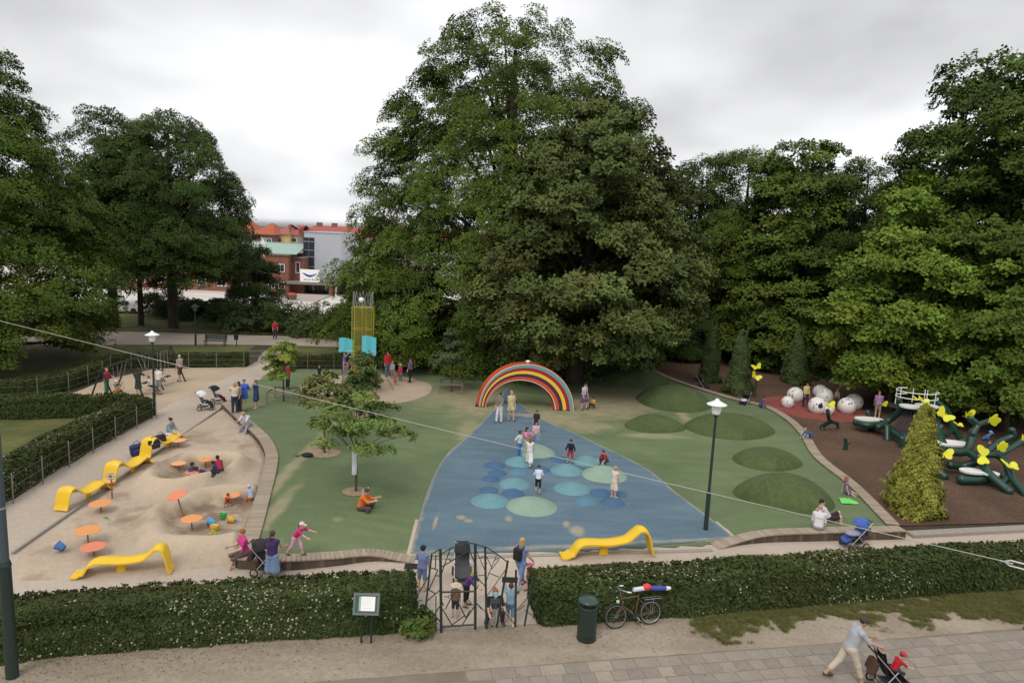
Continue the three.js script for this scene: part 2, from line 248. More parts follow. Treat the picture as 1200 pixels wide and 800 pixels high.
const blueWear = [[540, 607, 7, 3], [548, 611, 6, 2], [596, 609, 5, 4], [676, 622, 9, 6], [664, 615, 5, 4], [685, 642, 40, 3], [600, 643, 30, 3], [620, 487, 24, 2], [510, 612, 3, 10]].map(([a, b, rx, rz]) => { const p = onRamp(a, b), q = onRamp(a + rx, b), r = onRamp(a, b - rz); return [p.x, p.z, q.x - p.x, p.z - r.z]; });
const blueCol = (x, z) => {
  const n = fbm(x * 0.5, z * 0.5, 111, 4), streak = fbm(x * 0.7, z * 3, 113, 3), g = speck(x, z, 115);
  let c = pal([74, 98, 113], [106, 128, 140], clamp(n * 0.6 + streak * 0.6 - 0.15)).map((v) => v + g * 10), w = 0;
  for (const [wx, wz, rx, rz] of blueWear) { const d = Math.hypot((x - wx) / rx, (z - wz) / rz); if (d < 2) w = Math.max(w, sstep(1.3, 0.5, d + 1.1 * (fbm(x * 1.6, z * 1.6, 117, 3) - 0.5))); }
  const e = polyDist(x, z, bluePoly); if (e < 0.25) w = Math.max(w, 0.8 * sstep(0.2, 0.02, e + 0.2 * (fbm(x * 2, z * 2, 119, 3) - 0.45)));
  return pal(c, [166, 151, 128], w * (0.6 + 0.4 * fbm(x * 4, z * 4, 118, 2)));
};
{
  const bx = new THREE.Box3().setFromPoints(bluePoly);
  const g = gridGeo(60, 120, (u, v) => { const k = v * 40, i = Math.min(39, Math.floor(k)), l = blueL[i].clone().lerp(blueL[i + 1], k - i), r = blueR[i].clone().lerp(blueR[i + 1], k - i), p = l.lerp(r, u); p.z += 0.35 * Math.sin(Math.PI * u) * Math.pow(1 - v, 6); return V(p.x, backRamp(p.z) + 0.022, p.z); });
  struct('blue_rubber_ground', g, mat(0xffffff, 0.9, { map: landTex(bx.min.x, bx.max.x, bx.min.z, bx.max.z + 0.5, 1024, 1024, blueCol), bumpMap: bump(0.8), bumpScale: 0.003 }));
}
{ // sand circle round the tower
  const c = P(432, 453, CURB), pos = [c.x, gh(c.x, c.z) + 0.03, c.z], uv = [c.x, -c.z], ind = [], N = 96, K = 14;
  for (let k = 1; k <= K; k++) for (let i = 0; i < N; i++) { const a = i / N * 6.2832, r = k / K * (4.45 + 0.5 * (vn(Math.cos(a) * 3 + 9, Math.sin(a) * 3 + 9, 7) - 0.5)), x = c.x + Math.cos(a) * r, z = c.z + Math.sin(a) * r * 1.05; pos.push(x, gh(x, z) + 0.03 - (k === K ? 0.06 : 0), z); uv.push(x, -z); }
  for (let i = 0; i < N; i++) { ind.push(0, 1 + (i + 1) % N, 1 + i); for (let k = 0; k < K - 1; k++) { const a = 1 + k * N + i, b = 1 + k * N + (i + 1) % N; ind.push(a, b, a + N, b, b + N, a + N); } }
  const g = new THREE.BufferGeometry(); g.setAttribute('position', new THREE.Float32BufferAttribute(pos, 3)); g.setAttribute('uv', new THREE.Float32BufferAttribute(uv, 2)); g.setIndex(ind); g.computeVertexNormals();
  struct('tower_sand', g, mat(0xffffff, 1, { map: landTex(-18, 2, -58, -40, 512, 512, (x, z) => pal([166, 149, 129], [190, 173, 152], fbm(x * 0.6, z * 0.6, 67, 4)).map((v) => v + speck(x, z, 69) * 14)) }));
}
// bark mulch with the red rubber circle
const mulchCol = (x, z) => { const n = fbm(x * 0.5, z * 0.5, 121, 4), g = speck(x, z, 123, 11), g2 = speck(x, z, 127, 23); return pal([84, 62, 48], [118, 92, 74], clamp(n + g * 0.5)).map((v) => v + g2 * 34); };
struct('bark_mulch', sheet([...curbRight.map((p) => p.clone()).slice(2), ...px([[780, 424], [880, 428], [1000, 440], [1200, 470]]), V(52, 0, -50), V(52, 0, -30), ...px([[1200, 612], [1064, 616]])], 0.006, 0.02), mat(0xffffff, 1, { map: landTex(10, 54, -68, -24, 1024, 1024, mulchCol), bumpMap: bump(1.6), bumpScale: 0.05 }));
{ const c = P(955, 478), pts = []; for (let i = 0; i < 40; i++) { const a = i / 40 * 6.2832; pts.push(V(c.x + Math.cos(a) * 3.5, 0, c.z + Math.sin(a) * 3.6)); }
  struct('red_rubber_circle', sheet(pts, 0.014, 0.05), mat(0xffffff, 0.95, { map: landTex(14, 28, -54, -40, 256, 256, (x, z) => pal([124, 62, 55], [148, 78, 70], fbm(x, z, 131, 4)).map((v) => v + speck(x, z, 133) * 14)) })); }

// turf mounds
const turfMat = mat(0xffffff, 1, { map: (() => { const t = texture(512, 512, (u, v) => { const n = vn(u * 8, v * 8, 1, 8) * 0.4 + vn(u * 50, v * 50, 2, 50) * 0.35 + vn(u * 160, v * 160, 3, 160) * 0.35; return pal([58, 74, 42], [92, 108, 64], n); }); t.repeat.set(0.2, 0.2); return t; })(), bumpMap: bump(0.7), bumpScale: 0.012 });
for (const [cx, cy, rpx, h, ax, label] of [
  [767, 499, 35, .55, .95, 'low round turf mound encircled by a pale worn sand trail'], [855, 503, 52, .8, .85, 'long broad turf mound behind the lamp post head'],
  [899, 541, 40, .62, .85, 'oval turf mound midway along the curved wooden curb'], [920, 584, 55, .95, .8, 'tall smooth turf mound behind the two people sitting on the curb'],
  [790, 472, 47, 1.0, .9, 'wide turf mound uphill of the sand trail'], [743, 446, 40, .9, .9, 'turf mound partly covered by the maple boughs']]) {
  const c = G(cx, cy), R = rpx * (-c.z * Math.cos(TH) + 10 * Math.sin(TH)) / F;
  const g = gridGeo(64, 20, (u, v) => { const a = u * 6.28318, w = 1 + 0.07 * Math.sin(a * 2 + cx) + 0.04 * Math.sin(a * 3 + cy), r = v * R * w, x = c.x + Math.cos(a) * r, z = c.z - Math.sin(a) * r * ax; return V(x, gh(x, z) + 1.12 * h * Math.pow(Math.max(0, 1 - v * v), 0.82) + (v > 0.99 ? -0.03 : 0.01), z); });
  const m = struct('turf_mound', g, turfMat); tag(m, label, 'mound', 'turf mounds'); delete m.userData.kind;
}
// rubber domes on the blue ground
const domeTones = { g: [132, 156, 140], t: [100, 141, 150], m: [82, 122, 144], d: [64, 98, 130] }, domeMats = {};
for (const k in domeTones) domeMats[k] = [0, 1].map((i) => { const t = texture(256, 256, (u, v) => pal(domeTones[k].map((c) => c * 0.92), domeTones[k].map((c) => c * 1.08), vn(u * 5, v * 5, 7 + i, 5) * 0.5 + vn(u * 60, v * 60, 8, 60) * 0.5)); t.repeat.set(0.5, 0.5); return mat(0xffffff, 0.85, { map: t }); });
const toneName = { g: 'pale green', t: 'turquoise', m: 'mid blue', d: 'dark blue' };
[[623, 594, 31, 'g', 'largest, with a boy in a white shirt at its edge'], [574, 588, 23, 't', 'beside the green sleeping ground edge'], [603, 568, 19, 't', 'between a dark blue and a pale green dome'], [573, 575, 12, 'd'], [575, 562, 11.5, 'd'], [580, 546, 13, 'd'], [583, 555, 12, 'd'],
  [609, 542, 18, 't', 'next to the girl in a long white dress'], [628, 530, 23, 'g', 'where a cluster of girls gathers'], [634, 551, 11, 'd'], [608, 554, 12, 'm'], [664, 552, 19.5, 't', 'in front of the boy in a navy jacket'], [656, 539, 12, 'd'], [687, 541, 18, 't', 'behind the boy in a navy jacket'],
  [708, 557, 27, 'g', 'with the squatting boy in red on top'], [670, 573, 22, 't', 'alone among dark blue domes'], [705, 579, 14.5, 'd'], [718, 590, 15, 'd'], [727, 580, 9, 'd'], [686, 588, 15, 'm'], [601, 579, 14, 'd']].forEach(([cx, cy, r, k, extra], i) => {
  const c = onRamp(cx, cy), R = r * (-c.z * Math.cos(TH) + 10 * Math.sin(TH)) / F, hh = R * (0.33 + 0.04 * (i % 3));
  const g = gridGeo(40, 10, (u, v) => { const a = u * 6.28318, x = Math.cos(a) * v * R, z = -Math.sin(a) * v * R; return V(x, hh * Math.pow(1 - Math.pow(v, 1.6), 1.05) + (v > 0.99 ? -0.02 : 0), z); });
  const label = extra ? `${toneName[k]} rubber dome, ${extra}`.replace('beside the green sleeping ground edge', 'at the outer corner of the cluster') : `small ${toneName[k]} rubber dome tucked against its larger neighbours`;
  const m = mono('rubber_dome', g, domeMats[k][i % 2], label, 'rubber dome', 'rubber domes on the blue ground', V(c.x, c.y + 0.026, c.z));
});
// ---------- wooden curbs: a boarded face under a top of cross planks ----------
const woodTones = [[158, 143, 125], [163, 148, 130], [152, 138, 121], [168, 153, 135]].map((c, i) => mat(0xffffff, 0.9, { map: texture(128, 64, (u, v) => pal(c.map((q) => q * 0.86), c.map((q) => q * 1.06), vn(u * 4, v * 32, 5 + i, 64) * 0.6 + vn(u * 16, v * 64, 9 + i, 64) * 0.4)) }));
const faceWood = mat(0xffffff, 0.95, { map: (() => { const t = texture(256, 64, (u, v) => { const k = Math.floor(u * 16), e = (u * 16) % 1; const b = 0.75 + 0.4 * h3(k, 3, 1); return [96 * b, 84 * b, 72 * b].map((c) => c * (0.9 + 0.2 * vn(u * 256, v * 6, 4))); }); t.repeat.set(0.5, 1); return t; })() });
function curb(name, label, pts, width, step, side = 0) {
  const o = thing(name, label, 'curb'), c = new THREE.CatmullRomCurve3(pts), L = c.getLength(), n = Math.round(L / step), pl = new THREE.BoxGeometry(step * 0.93, 0.045, width), r = rngOf(n);
  for (let i = 0; i < n; i++) {
    const t = (i + 0.5) / n, p = c.getPointAt(t), d = c.getTangentAt(t), m = part('plank', pl, woodTones[Math.floor(r() * 4)], o);
    const nx = -d.z, nz = d.x, q = Math.hypot(nx, nz); m.position.set(p.x + nx / q * side, Math.max(0.03, p.y) + r() * 0.006 - 0.018, p.z + nz / q * side); m.rotation.y = Math.atan2(-d.z, d.x) + (r() - 0.5) * 0.012; m.rotation.z = Math.asin(d.y);
  }
  const N = Math.round(L / 0.4), row = [];
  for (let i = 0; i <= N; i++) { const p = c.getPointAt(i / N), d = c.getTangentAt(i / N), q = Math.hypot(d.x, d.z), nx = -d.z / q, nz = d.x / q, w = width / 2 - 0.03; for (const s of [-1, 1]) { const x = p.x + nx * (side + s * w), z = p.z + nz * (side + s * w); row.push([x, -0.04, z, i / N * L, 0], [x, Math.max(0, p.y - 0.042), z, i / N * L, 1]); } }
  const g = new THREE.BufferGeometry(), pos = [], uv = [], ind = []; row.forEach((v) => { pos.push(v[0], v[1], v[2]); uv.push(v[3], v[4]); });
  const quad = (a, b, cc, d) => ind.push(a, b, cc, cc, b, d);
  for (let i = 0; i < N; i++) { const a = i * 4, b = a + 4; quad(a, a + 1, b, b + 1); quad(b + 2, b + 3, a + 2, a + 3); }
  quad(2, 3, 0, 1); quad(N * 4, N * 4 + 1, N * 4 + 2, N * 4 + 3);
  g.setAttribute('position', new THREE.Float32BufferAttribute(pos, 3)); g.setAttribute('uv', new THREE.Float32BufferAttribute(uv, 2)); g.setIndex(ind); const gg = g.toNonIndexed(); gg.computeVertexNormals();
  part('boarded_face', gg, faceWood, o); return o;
}
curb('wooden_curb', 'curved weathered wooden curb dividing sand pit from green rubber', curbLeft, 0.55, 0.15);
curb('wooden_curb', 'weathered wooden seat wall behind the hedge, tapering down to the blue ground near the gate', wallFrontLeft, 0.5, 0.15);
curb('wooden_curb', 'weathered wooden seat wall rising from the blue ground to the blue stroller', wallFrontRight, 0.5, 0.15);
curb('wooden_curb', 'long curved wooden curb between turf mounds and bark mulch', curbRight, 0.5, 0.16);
// stone kerbs
const stone = mat(0xffffff, 0.95, { map: (() => { const t = texture(128, 128, (u, v) => pal([128, 122, 114], [164, 157, 148], vn(u * 10, v * 10, 4, 10) * 0.5 + vn(u * 64, v * 64, 6, 64) * 0.5)); t.repeat.set(0.7, 0.7); return t; })() });
function kerb(label, a, b, w, h, step) {
  const o = thing('stone_kerb', label, 'kerb'), n = Math.max(1, Math.round(a.distanceTo(b) / step)), yaw = faceZ(a, b), L = a.distanceTo(b) / n, g = new THREE.BoxGeometry(L - 0.012, h + 0.1, w);
  for (let i = 0; i < n; i++) { const m = part('kerb_stone', g, stone, o); m.position.copy(a.clone().lerp(b, (i + 0.5) / n)); m.position.y = h / 2 - 0.05; m.rotation.y = yaw; }
}
kerb('grey kerb line between sand pit and gravel path under the yellow benches', P(14, 650), P(262, 477), 0.09, 0.10, 1.0);
kerb('pale stone kerb edging the bark mulch behind the hedge', P(1066, 628), P(1240, 619), 0.45, 0.12, 1.0);
kerb('dark low edge board at the back of the bark mulch', P(880, 430), P(1040, 462), 0.12, 0.28, 2.0);
kerb('flush pale stone edging in front of the blue rubber ground', P(492, 655), P(835, 645), 0.2, 0.03, 1.0);

// ---------- slabs of the pavement ----------
{
  const a = P(560, 782), b = P(1200, 736), dir = b.clone().sub(a).normalize(), nor = V(-dir.z, 0, dir.x), tones = [[141, 132, 121], [145, 136, 125], [137, 129, 119], [149, 140, 129], [158, 148, 134]];
  if (nor.z < 0) nor.negate();
  const mats = tones.map((c, i) => mat(0xffffff, 0.95, { map: texture(96, 96, (u, v) => { const n = vn(u * 5, v * 5, 3 + i) * 0.5 + vn(u * 40, v * 40, 7 + i) * 0.5; return pal(c.map((q) => q * 0.9), c.map((q) => q * 1.05), n); }), bumpMap: bump(0.6), bumpScale: 0.004 }));
  const o = struct('pavement', sheet([a.clone().addScaledVector(dir, -4).addScaledVector(nor, 0.1), b.clone().addScaledVector(dir, 6), b.clone().addScaledVector(dir, 6).addScaledVector(nor, 6), a.clone().addScaledVector(dir, -4).addScaledVector(nor, 6)], 0.006, 0.05), mat([0.16, 0.14, 0.12], 1));
  o.material = mat(0xffffff, 1, { map: landTex(-10, 30, -24, -10, 512, 256, (x, z) => pal([110, 98, 84], [136, 124, 108], fbm(x * 3, z * 3, 5, 3))) });
  const geos = {}, r = rngOf(77), yaw = faceZ(a, b); let n = 0;
  for (let row = 0; row < 11; row++) {
    const w = row % 3 === 1 ? 0.42 : 0.63, dep = 0.42; let s = -1.6 + (row % 2) * 0.21 - row * 0.35;
    for (; s < 19; s += w) {
      const c = a.clone().addScaledVector(dir, s + w / 2).addScaledVector(nor, 0.12 + (row + 0.5) * dep), cx = c.x / -c.z;
      if (cx > 1.02 || c.z > -14.9 || n >= 300 || (s < 0.6 && r() < 0.5 - row * 0.05)) continue;
      geos[w] ??= rbox(w - 0.014, 0.05, dep - 0.014, 0.006); const pale = s > 1 && s < 5 && row < 3 && r() < 0.35;
      const m = part('paving_slab', geos[w], mats[pale ? 4 : Math.floor(r() * 4)], o, V(c.x, -0.004 + r() * 0.004 - 0.006, c.z)); m.rotation.set((r() - 0.5) * 0.006, yaw, (r() - 0.5) * 0.006); n++;
    }
  }
}
// ---------- hedges ----------
const leafPair = (s, n, seed) => {             // a sprig of n folded leaves
  const r = rngOf(seed), list = [];
  for (let i = 0; i < n; i++) {
    const g = new THREE.BufferGeometry(), L = s * (0.7 + 0.6 * r()), w = L * 0.27; g.setAttribute('position', new THREE.Float32BufferAttribute([0, 0, 0, -w, 0.02 * L, L * 0.5, 0, -0.06 * L, L * 0.5, w, 0.02 * L, L * 0.5, 0, -0.05 * L, L], 3)); g.setIndex([0, 2, 1, 0, 3, 2, 1, 2, 4, 2, 3, 4]);
    g.applyMatrix4(M4(V((r() - 0.5) * s, (r() - 0.3) * s * 0.6, (r() - 0.5) * s), [(r() - 0.6) * 1.1, r() * 6.28, (r() - 0.5) * 0.9])); list.push(g);
  }
  const g = join(list); g.computeVertexNormals(); return g;
};
const leafMat = (c, rough = 0.75) => new THREE.MeshPhysicalMaterial({ color: lin(...c), roughness: rough, side: THREE.DoubleSide, specularIntensity: 0.25 });
const sprigs = [leafPair(0.075, 7, 5), leafPair(0.06, 8, 6)], hedgeLeaf = leafMat([0.064, 0.084, 0.028]), hedgeCore = mat([0.064, 0.07, 0.03], 1), blossom = mat([0.55, 0.53, 0.4], 0.9);
const flowerGeo = (() => { const l = []; for (let i = 0; i < 4; i++) l.push(ball(0.011, Math.cos(i * 1.57) * 0.014, (i % 2) * 0.006, Math.sin(i * 1.57) * 0.014, [1, 0.6, 1], 5)); return join(l); })();
function scatter(name, geo, m, parent, mats4, colors) {
  const im = new THREE.InstancedMesh(geo, m, mats4.length); im.name = name; mats4.forEach((q, i) => { im.setMatrixAt(i, q); if (colors) im.setColorAt(i, colors[i]); }); im.userData.kind = 'stuff'; im.castShadow = im.receiveShadow = true; parent.add(im); return im;
}
function hedge(label, base, w, h, dens, flowers = 0, side = 1, seed = 1) {   // base: foot of the visible face; the hedge goes back from it (side)
  const o = thing('hedge', label, 'hedge'), r = rngOf(seed * 991), c = new THREE.CatmullRomCurve3(base, false, 'centripetal', 0.2), L = c.getLength(), ms = [], cs = [], fl = [];
  const fr = (t) => { const p = c.getPointAt(t), d = c.getTangentAt(t), q = Math.hypot(d.x, d.z); return [p, d.x / q, d.z / q, d.z / q * side, -d.x / q * side]; };
  const hh = (s, k) => h * (0.96 + 0.42 * (fbm(s * 0.42 + seed * 7, k * 0.9, seed, 3) - 0.5));
  const bulge = (s, v) => 0.22 * (fbm(s * 0.9 + seed * 3, v * 2.2, seed + 50, 3) - 0.5);
  const N = Math.max(4, Math.round(L / 0.5));
  const core = gridGeo(N, 8, (u, v) => { const [p, , , nx, nz] = fr(u), k = v < 0.35 ? 0 : v > 0.65 ? 1 : (v - 0.35) / 0.3, y = v < 0.35 ? v / 0.35 : v > 0.65 ? (1 - v) / 0.35 : 1, e = 0.2, a = e + k * (w - 2 * e) + (k === 0 ? -bulge(u * L, y) : k === 1 ? bulge(u * L + 40, y) : 0); return V(p.x + nx * a, y * (hh(u * L, k * w) - 0.2), p.z + nz * a); }, false);
  const cap = (t) => { const [p, , , nx, nz] = fr(t), y = hh(t * L, 0) - 0.1; const q = (a, b) => V(p.x + nx * a, b, p.z + nz * a); const g = new THREE.BufferGeometry().setFromPoints([q(0.09, 0), q(w - 0.09, 0), q(0.09, y), q(w - 0.09, y)]); g.setIndex([0, 1, 2, 2, 1, 3]); g.computeVertexNormals(); return g; };
  core.deleteAttribute('uv'); part('branches', join([core, cap(0), cap(1)]), hedgeCore, o);
  const add = (s, v, k, dx, dz, ny) => {
    const t = clamp(s / L), [p, tx, tz, nx, nz] = fr(t), off = k, x = p.x + nx * off + tx * (s - t * L), z = p.z + nz * off + tz * (s - t * L), q = 0.7 + r() * 0.65;
    const e = new THREE.Euler((r() - 0.5) * 1.2, r() * 6.28, (r() - 0.5) * 1.2), quat = new THREE.Quaternion().setFromUnitVectors(V(0, 1, 0), V(nx * dx + tx * dz, ny, nz * dx + tz * dz).normalize()).multiply(new THREE.Quaternion().setFromEuler(e));
    ms.push(new THREE.Matrix4().compose(V(x, v, z), quat, V(q, q, q)));
    const f = fbm(s * 0.7, v * 1.5 + k, seed + 9, 3), b = 0.6 + 0.55 * r() + 0.5 * (f - 0.5); cs.push(lin(b * (1 + 0.35 * (fbm(s * 0.4, k, seed + 3, 2) - 0.4)), b, b * 0.95));
    if (flowers && r() < flowers * Math.max(0, fbm(s * 0.5 + 11, v * 1.3 + k, seed + 20, 3) - 0.5) * 2.2 * (ny > 0.5 ? 1.3 : 1)) fl.push(new THREE.Matrix4().compose(V(x + nx * dx * 0.04, v + 0.02 + ny * 0.02, z + nz * dx * 0.04), quat, V(1, 1, 1).multiplyScalar(0.7 + r() * 0.7)));
  };
  const each = (area, f) => { for (let i = 0, n = Math.round(area * dens); i < n; i++) f(); };
  each(L * h * 1.2, () => { const s = r() * L, v = r() * hh(s, 0); add(s, v, -bulge(s, v / h) - 0.02 + r() * 0.1 + 0.24 * Math.pow(clamp((v / h - 0.6) / 0.4), 2), -1, 0, 0.25); });
  each(L * h * 0.5, () => { const s = r() * L, v = h * (0.2 + 0.8 * r()) * 0.95; add(s, v, w + bulge(s + 40, v / h) - r() * 0.08, 1, 0, 0.25); });
  each(L * w * 1.25, () => { const s = r() * L, k = r() * w; add(s, hh(s, k) - 0.05 + r() * 0.07 - 0.17 * Math.pow(1 - clamp(Math.min(k, w - k) / 0.35), 2), k, 0, 0, 1); });
  for (const [s0, d] of [[0, -1], [L, 1]]) each(w * h * 1.3, () => { const k = r() * w, v = r() * hh(s0, k); add(s0 + d * (r() * 0.1 - 0.03), v, k, 0, d, 0.25); });
  scatter('foliage', sprigs[seed % 2], hedgeLeaf, o, ms, cs); if (fl.length) scatter('blossoms', flowerGeo, blossom, o, fl); return o;
}
hedge('clipped hedge with white blossom between the foreground post and metal gate'.replace('foreground post', 'tall lamp mast'), px([[-60, 784], [20, 776], [150, 763], [300, 752], [420, 744], [484, 740]]), 1.55, 1.08, 560, 0.2, 1, 1);
hedge('clipped hedge dotted with white blossom behind the litter bin and bicycle', px([[634, 733], [720, 728], [820, 722], [920, 713], [1020, 704], [1120, 697], [1260, 686]]), 1.5, 1.05, 560, 0.24, 1, 2);
hedge('clipped hedge with pale blossom along the diagonal gravel path', px([[-30, 612], [14, 585], [60, 556], [120, 520], [178, 489]]), 1.3, 1.15, 330, 0.2, 1, 3);
hedge('dark clipped hedge bounding the small lawn, ending at the lamp post', px([[-60, 494], [0, 492], [60, 491], [110, 489], [150, 484]]), 1.1, 1.1, 260, 0.08, 1, 4);
hedge('long dark clipped hedge behind the swings', px([[-10, 466], [60, 461], [114, 445], [143, 431], [200, 430], [288, 430]]), 1.1, 0.95, 200, 0.02, 1, 5);
hedge('clipped hedge behind the yellow tower', px([[348, 431], [400, 431], [480, 430]]), 1.0, 0.95, 160, 0, 1, 6);
// wire fences beside the hedges
const galv = mat([0.22, 0.23, 0.22], 0.55, { metalness: 0.4 });
function fence(label, pts, h = 1.15, every = 1.9) {
  const o = thing('wire_fence', label, 'fence'), c = new THREE.CatmullRomCurve3(pts, false, 'centripetal', 0.1), n = Math.round(c.getLength() / every), g = cyl(0.025, 0.025, h + 0.1, 0, h / 2, 0, 7), ps = [];
  for (let i = 0; i <= n; i++) { const p = c.getPointAt(i / n); p.y = 0; part('post', g, galv, o, p); ps.push(p); }
  for (const y of [0.25, 0.65, 1.05]) part('wire', tube(ps.map((p) => V(p.x, y, p.z)), 0.006, 4, n * 2), galv, o);
}
const shift = (pts, d) => pts.map((p) => p.clone().add(d));
fence('thin galvanised fence in front of the blossoming hedge on the diagonal path', shift(px([[-30, 614], [14, 587], [60, 558], [120, 522], [180, 490]]), V(0.18, 0, 0.1)));
fence('thin galvanised fence in front of the long hedge behind the swings', shift(px([[0, 466], [60, 462], [114, 446], [143, 432], [200, 431], [286, 431]]), V(0.05, 0, 0.2)));
fence('thin galvanised fence in front of the hedge by the yellow tower', shift(px([[330, 432], [400, 432], [480, 431]]), V(0, 0, 0.15)));
{ // low field gate on the path
  const o = thing('field_gate', 'low grey tubular gate across the path between two hedges', 'gate'), a = P(291, 427), b = P(322, 426), up = (p, y) => V(p.x, y, p.z);
  for (const p of [a, b, a.clone().lerp(b, 0.5)]) part('post', bar(up(p, -0.05), up(p, 1.15), 0.04), galv, o);
  for (const y of [0.2, 0.65, 1.05]) part('rail', bar(up(a, y), up(b, y), 0.022), galv, o);
}
// short grass of the verge
{
  const r = rngOf(404), ms = [], cs = [], blade = (() => { const l = []; for (let i = 0; i < 7; i++) { const g = new THREE.BufferGeometry(), a = i * 2.4, x = Math.cos(a) * 0.03, z = Math.sin(a) * 0.03, h = 0.035 + (i % 3) * 0.012, lx = Math.cos(a) * 0.03, lz = Math.sin(a) * 0.03; g.setAttribute('position', new THREE.Float32BufferAttribute([x - 0.006, 0, z, x + 0.006, 0, z + 0.004, x + lx, h, z + lz], 3)); g.setIndex([0, 1, 2]); l.push(g); } const g = join(l); g.computeVertexNormals(); return g; })();
  const poly = [...vergeEdge, ...px([[1200, 690], [1000, 704], [810, 722]])], bx = new THREE.Box3().setFromPoints(poly);
  for (let i = 0; i < 200000 && ms.length < 26000; i++) { const x = mix(bx.min.x, bx.max.x, r()), z = mix(bx.min.z, bx.max.z, r()); if (!inPoly(x, z, poly) || vergeMask(x, z) + 0.22 * (vn(x * 4, z * 4, 71) - 0.5) + 0.1 * sstep(9, 14, x) - 0.05 < 0.4 + 0.42 * r()) continue; const b = 0.7 + 0.6 * r(), y = r() < 0.2 ? 1.5 : 1; ms.push(M4(V(x, 0.001, z), [0, r() * 6.28, 0], 0.8 + r() * 0.7)); cs.push(lin(b * y, b, b)); }
  const g = scatter('verge_grass', blade, leafMat([0.15, 0.165, 0.06], 0.9), scene, ms, cs); tag(g, 'patchy short grass on the bare verge in front of the hedge', 'grass');
}
// ---------- trees ----------
const barkTex = texture(128, 256, (u, v) => pal([44, 37, 30], [92, 80, 66], vn(u * 16, v * 8, 3, 16) * 0.6 + vn(u * 40, v * 30, 5, 40) * 0.4)); const barkMat = mat(0xffffff, 1, { map: barkTex, bumpMap: bumpNoise, bumpScale: 0.03 });
const thinBark = mat([0.075, 0.058, 0.044], 0.95);
function leafClump(n, L, spread, flat, seed, wid = 0.3) {   // a spray of n leaves round a twig end
  const r = rngOf(seed), l = [];
  for (let i = 0; i < n; i++) {
    const s = L * (0.7 + 0.6 * r()), w = s * wid, g = new THREE.BufferGeometry(); g.setAttribute('position', new THREE.Float32BufferAttribute([0, 0, 0, -w, 0.1 * s, s * 0.5, w, 0.1 * s, s * 0.45, 0, -0.08 * s, s], 3)); g.setIndex([0, 2, 1, 1, 2, 3]);
    const a = r() * 6.28, d = Math.sqrt(r()) * spread; g.applyMatrix4(M4(V(Math.cos(a) * d, (r() - 0.5) * spread * flat, Math.sin(a) * d), [(r() - 0.2) * 1.0, a + (r() - 0.5) * 2, (r() - 0.5) * 1.1])); l.push(g);
  }
  const g = join(l); g.computeVertexNormals(); return g;
}
const clumps = { fine: leafClump(14, 0.165, 0.36, 0.55, 11, 0.32), broad: leafClump(13, 0.2, 0.36, 0.6, 12, 0.42), tiny: leafClump(13, 0.115, 0.17, 0.7, 13, 0.38), small: leafClump(8, 0.15, 0.2, 0.5, 14, 0.36), needle: leafClump(12, 0.11, 0.1, 1.4, 15, 0.2) };
const leafMats = {};
const leafOf = (c) => leafMats[c] ??= leafMat(c.split(',').map(Number), 0.7);
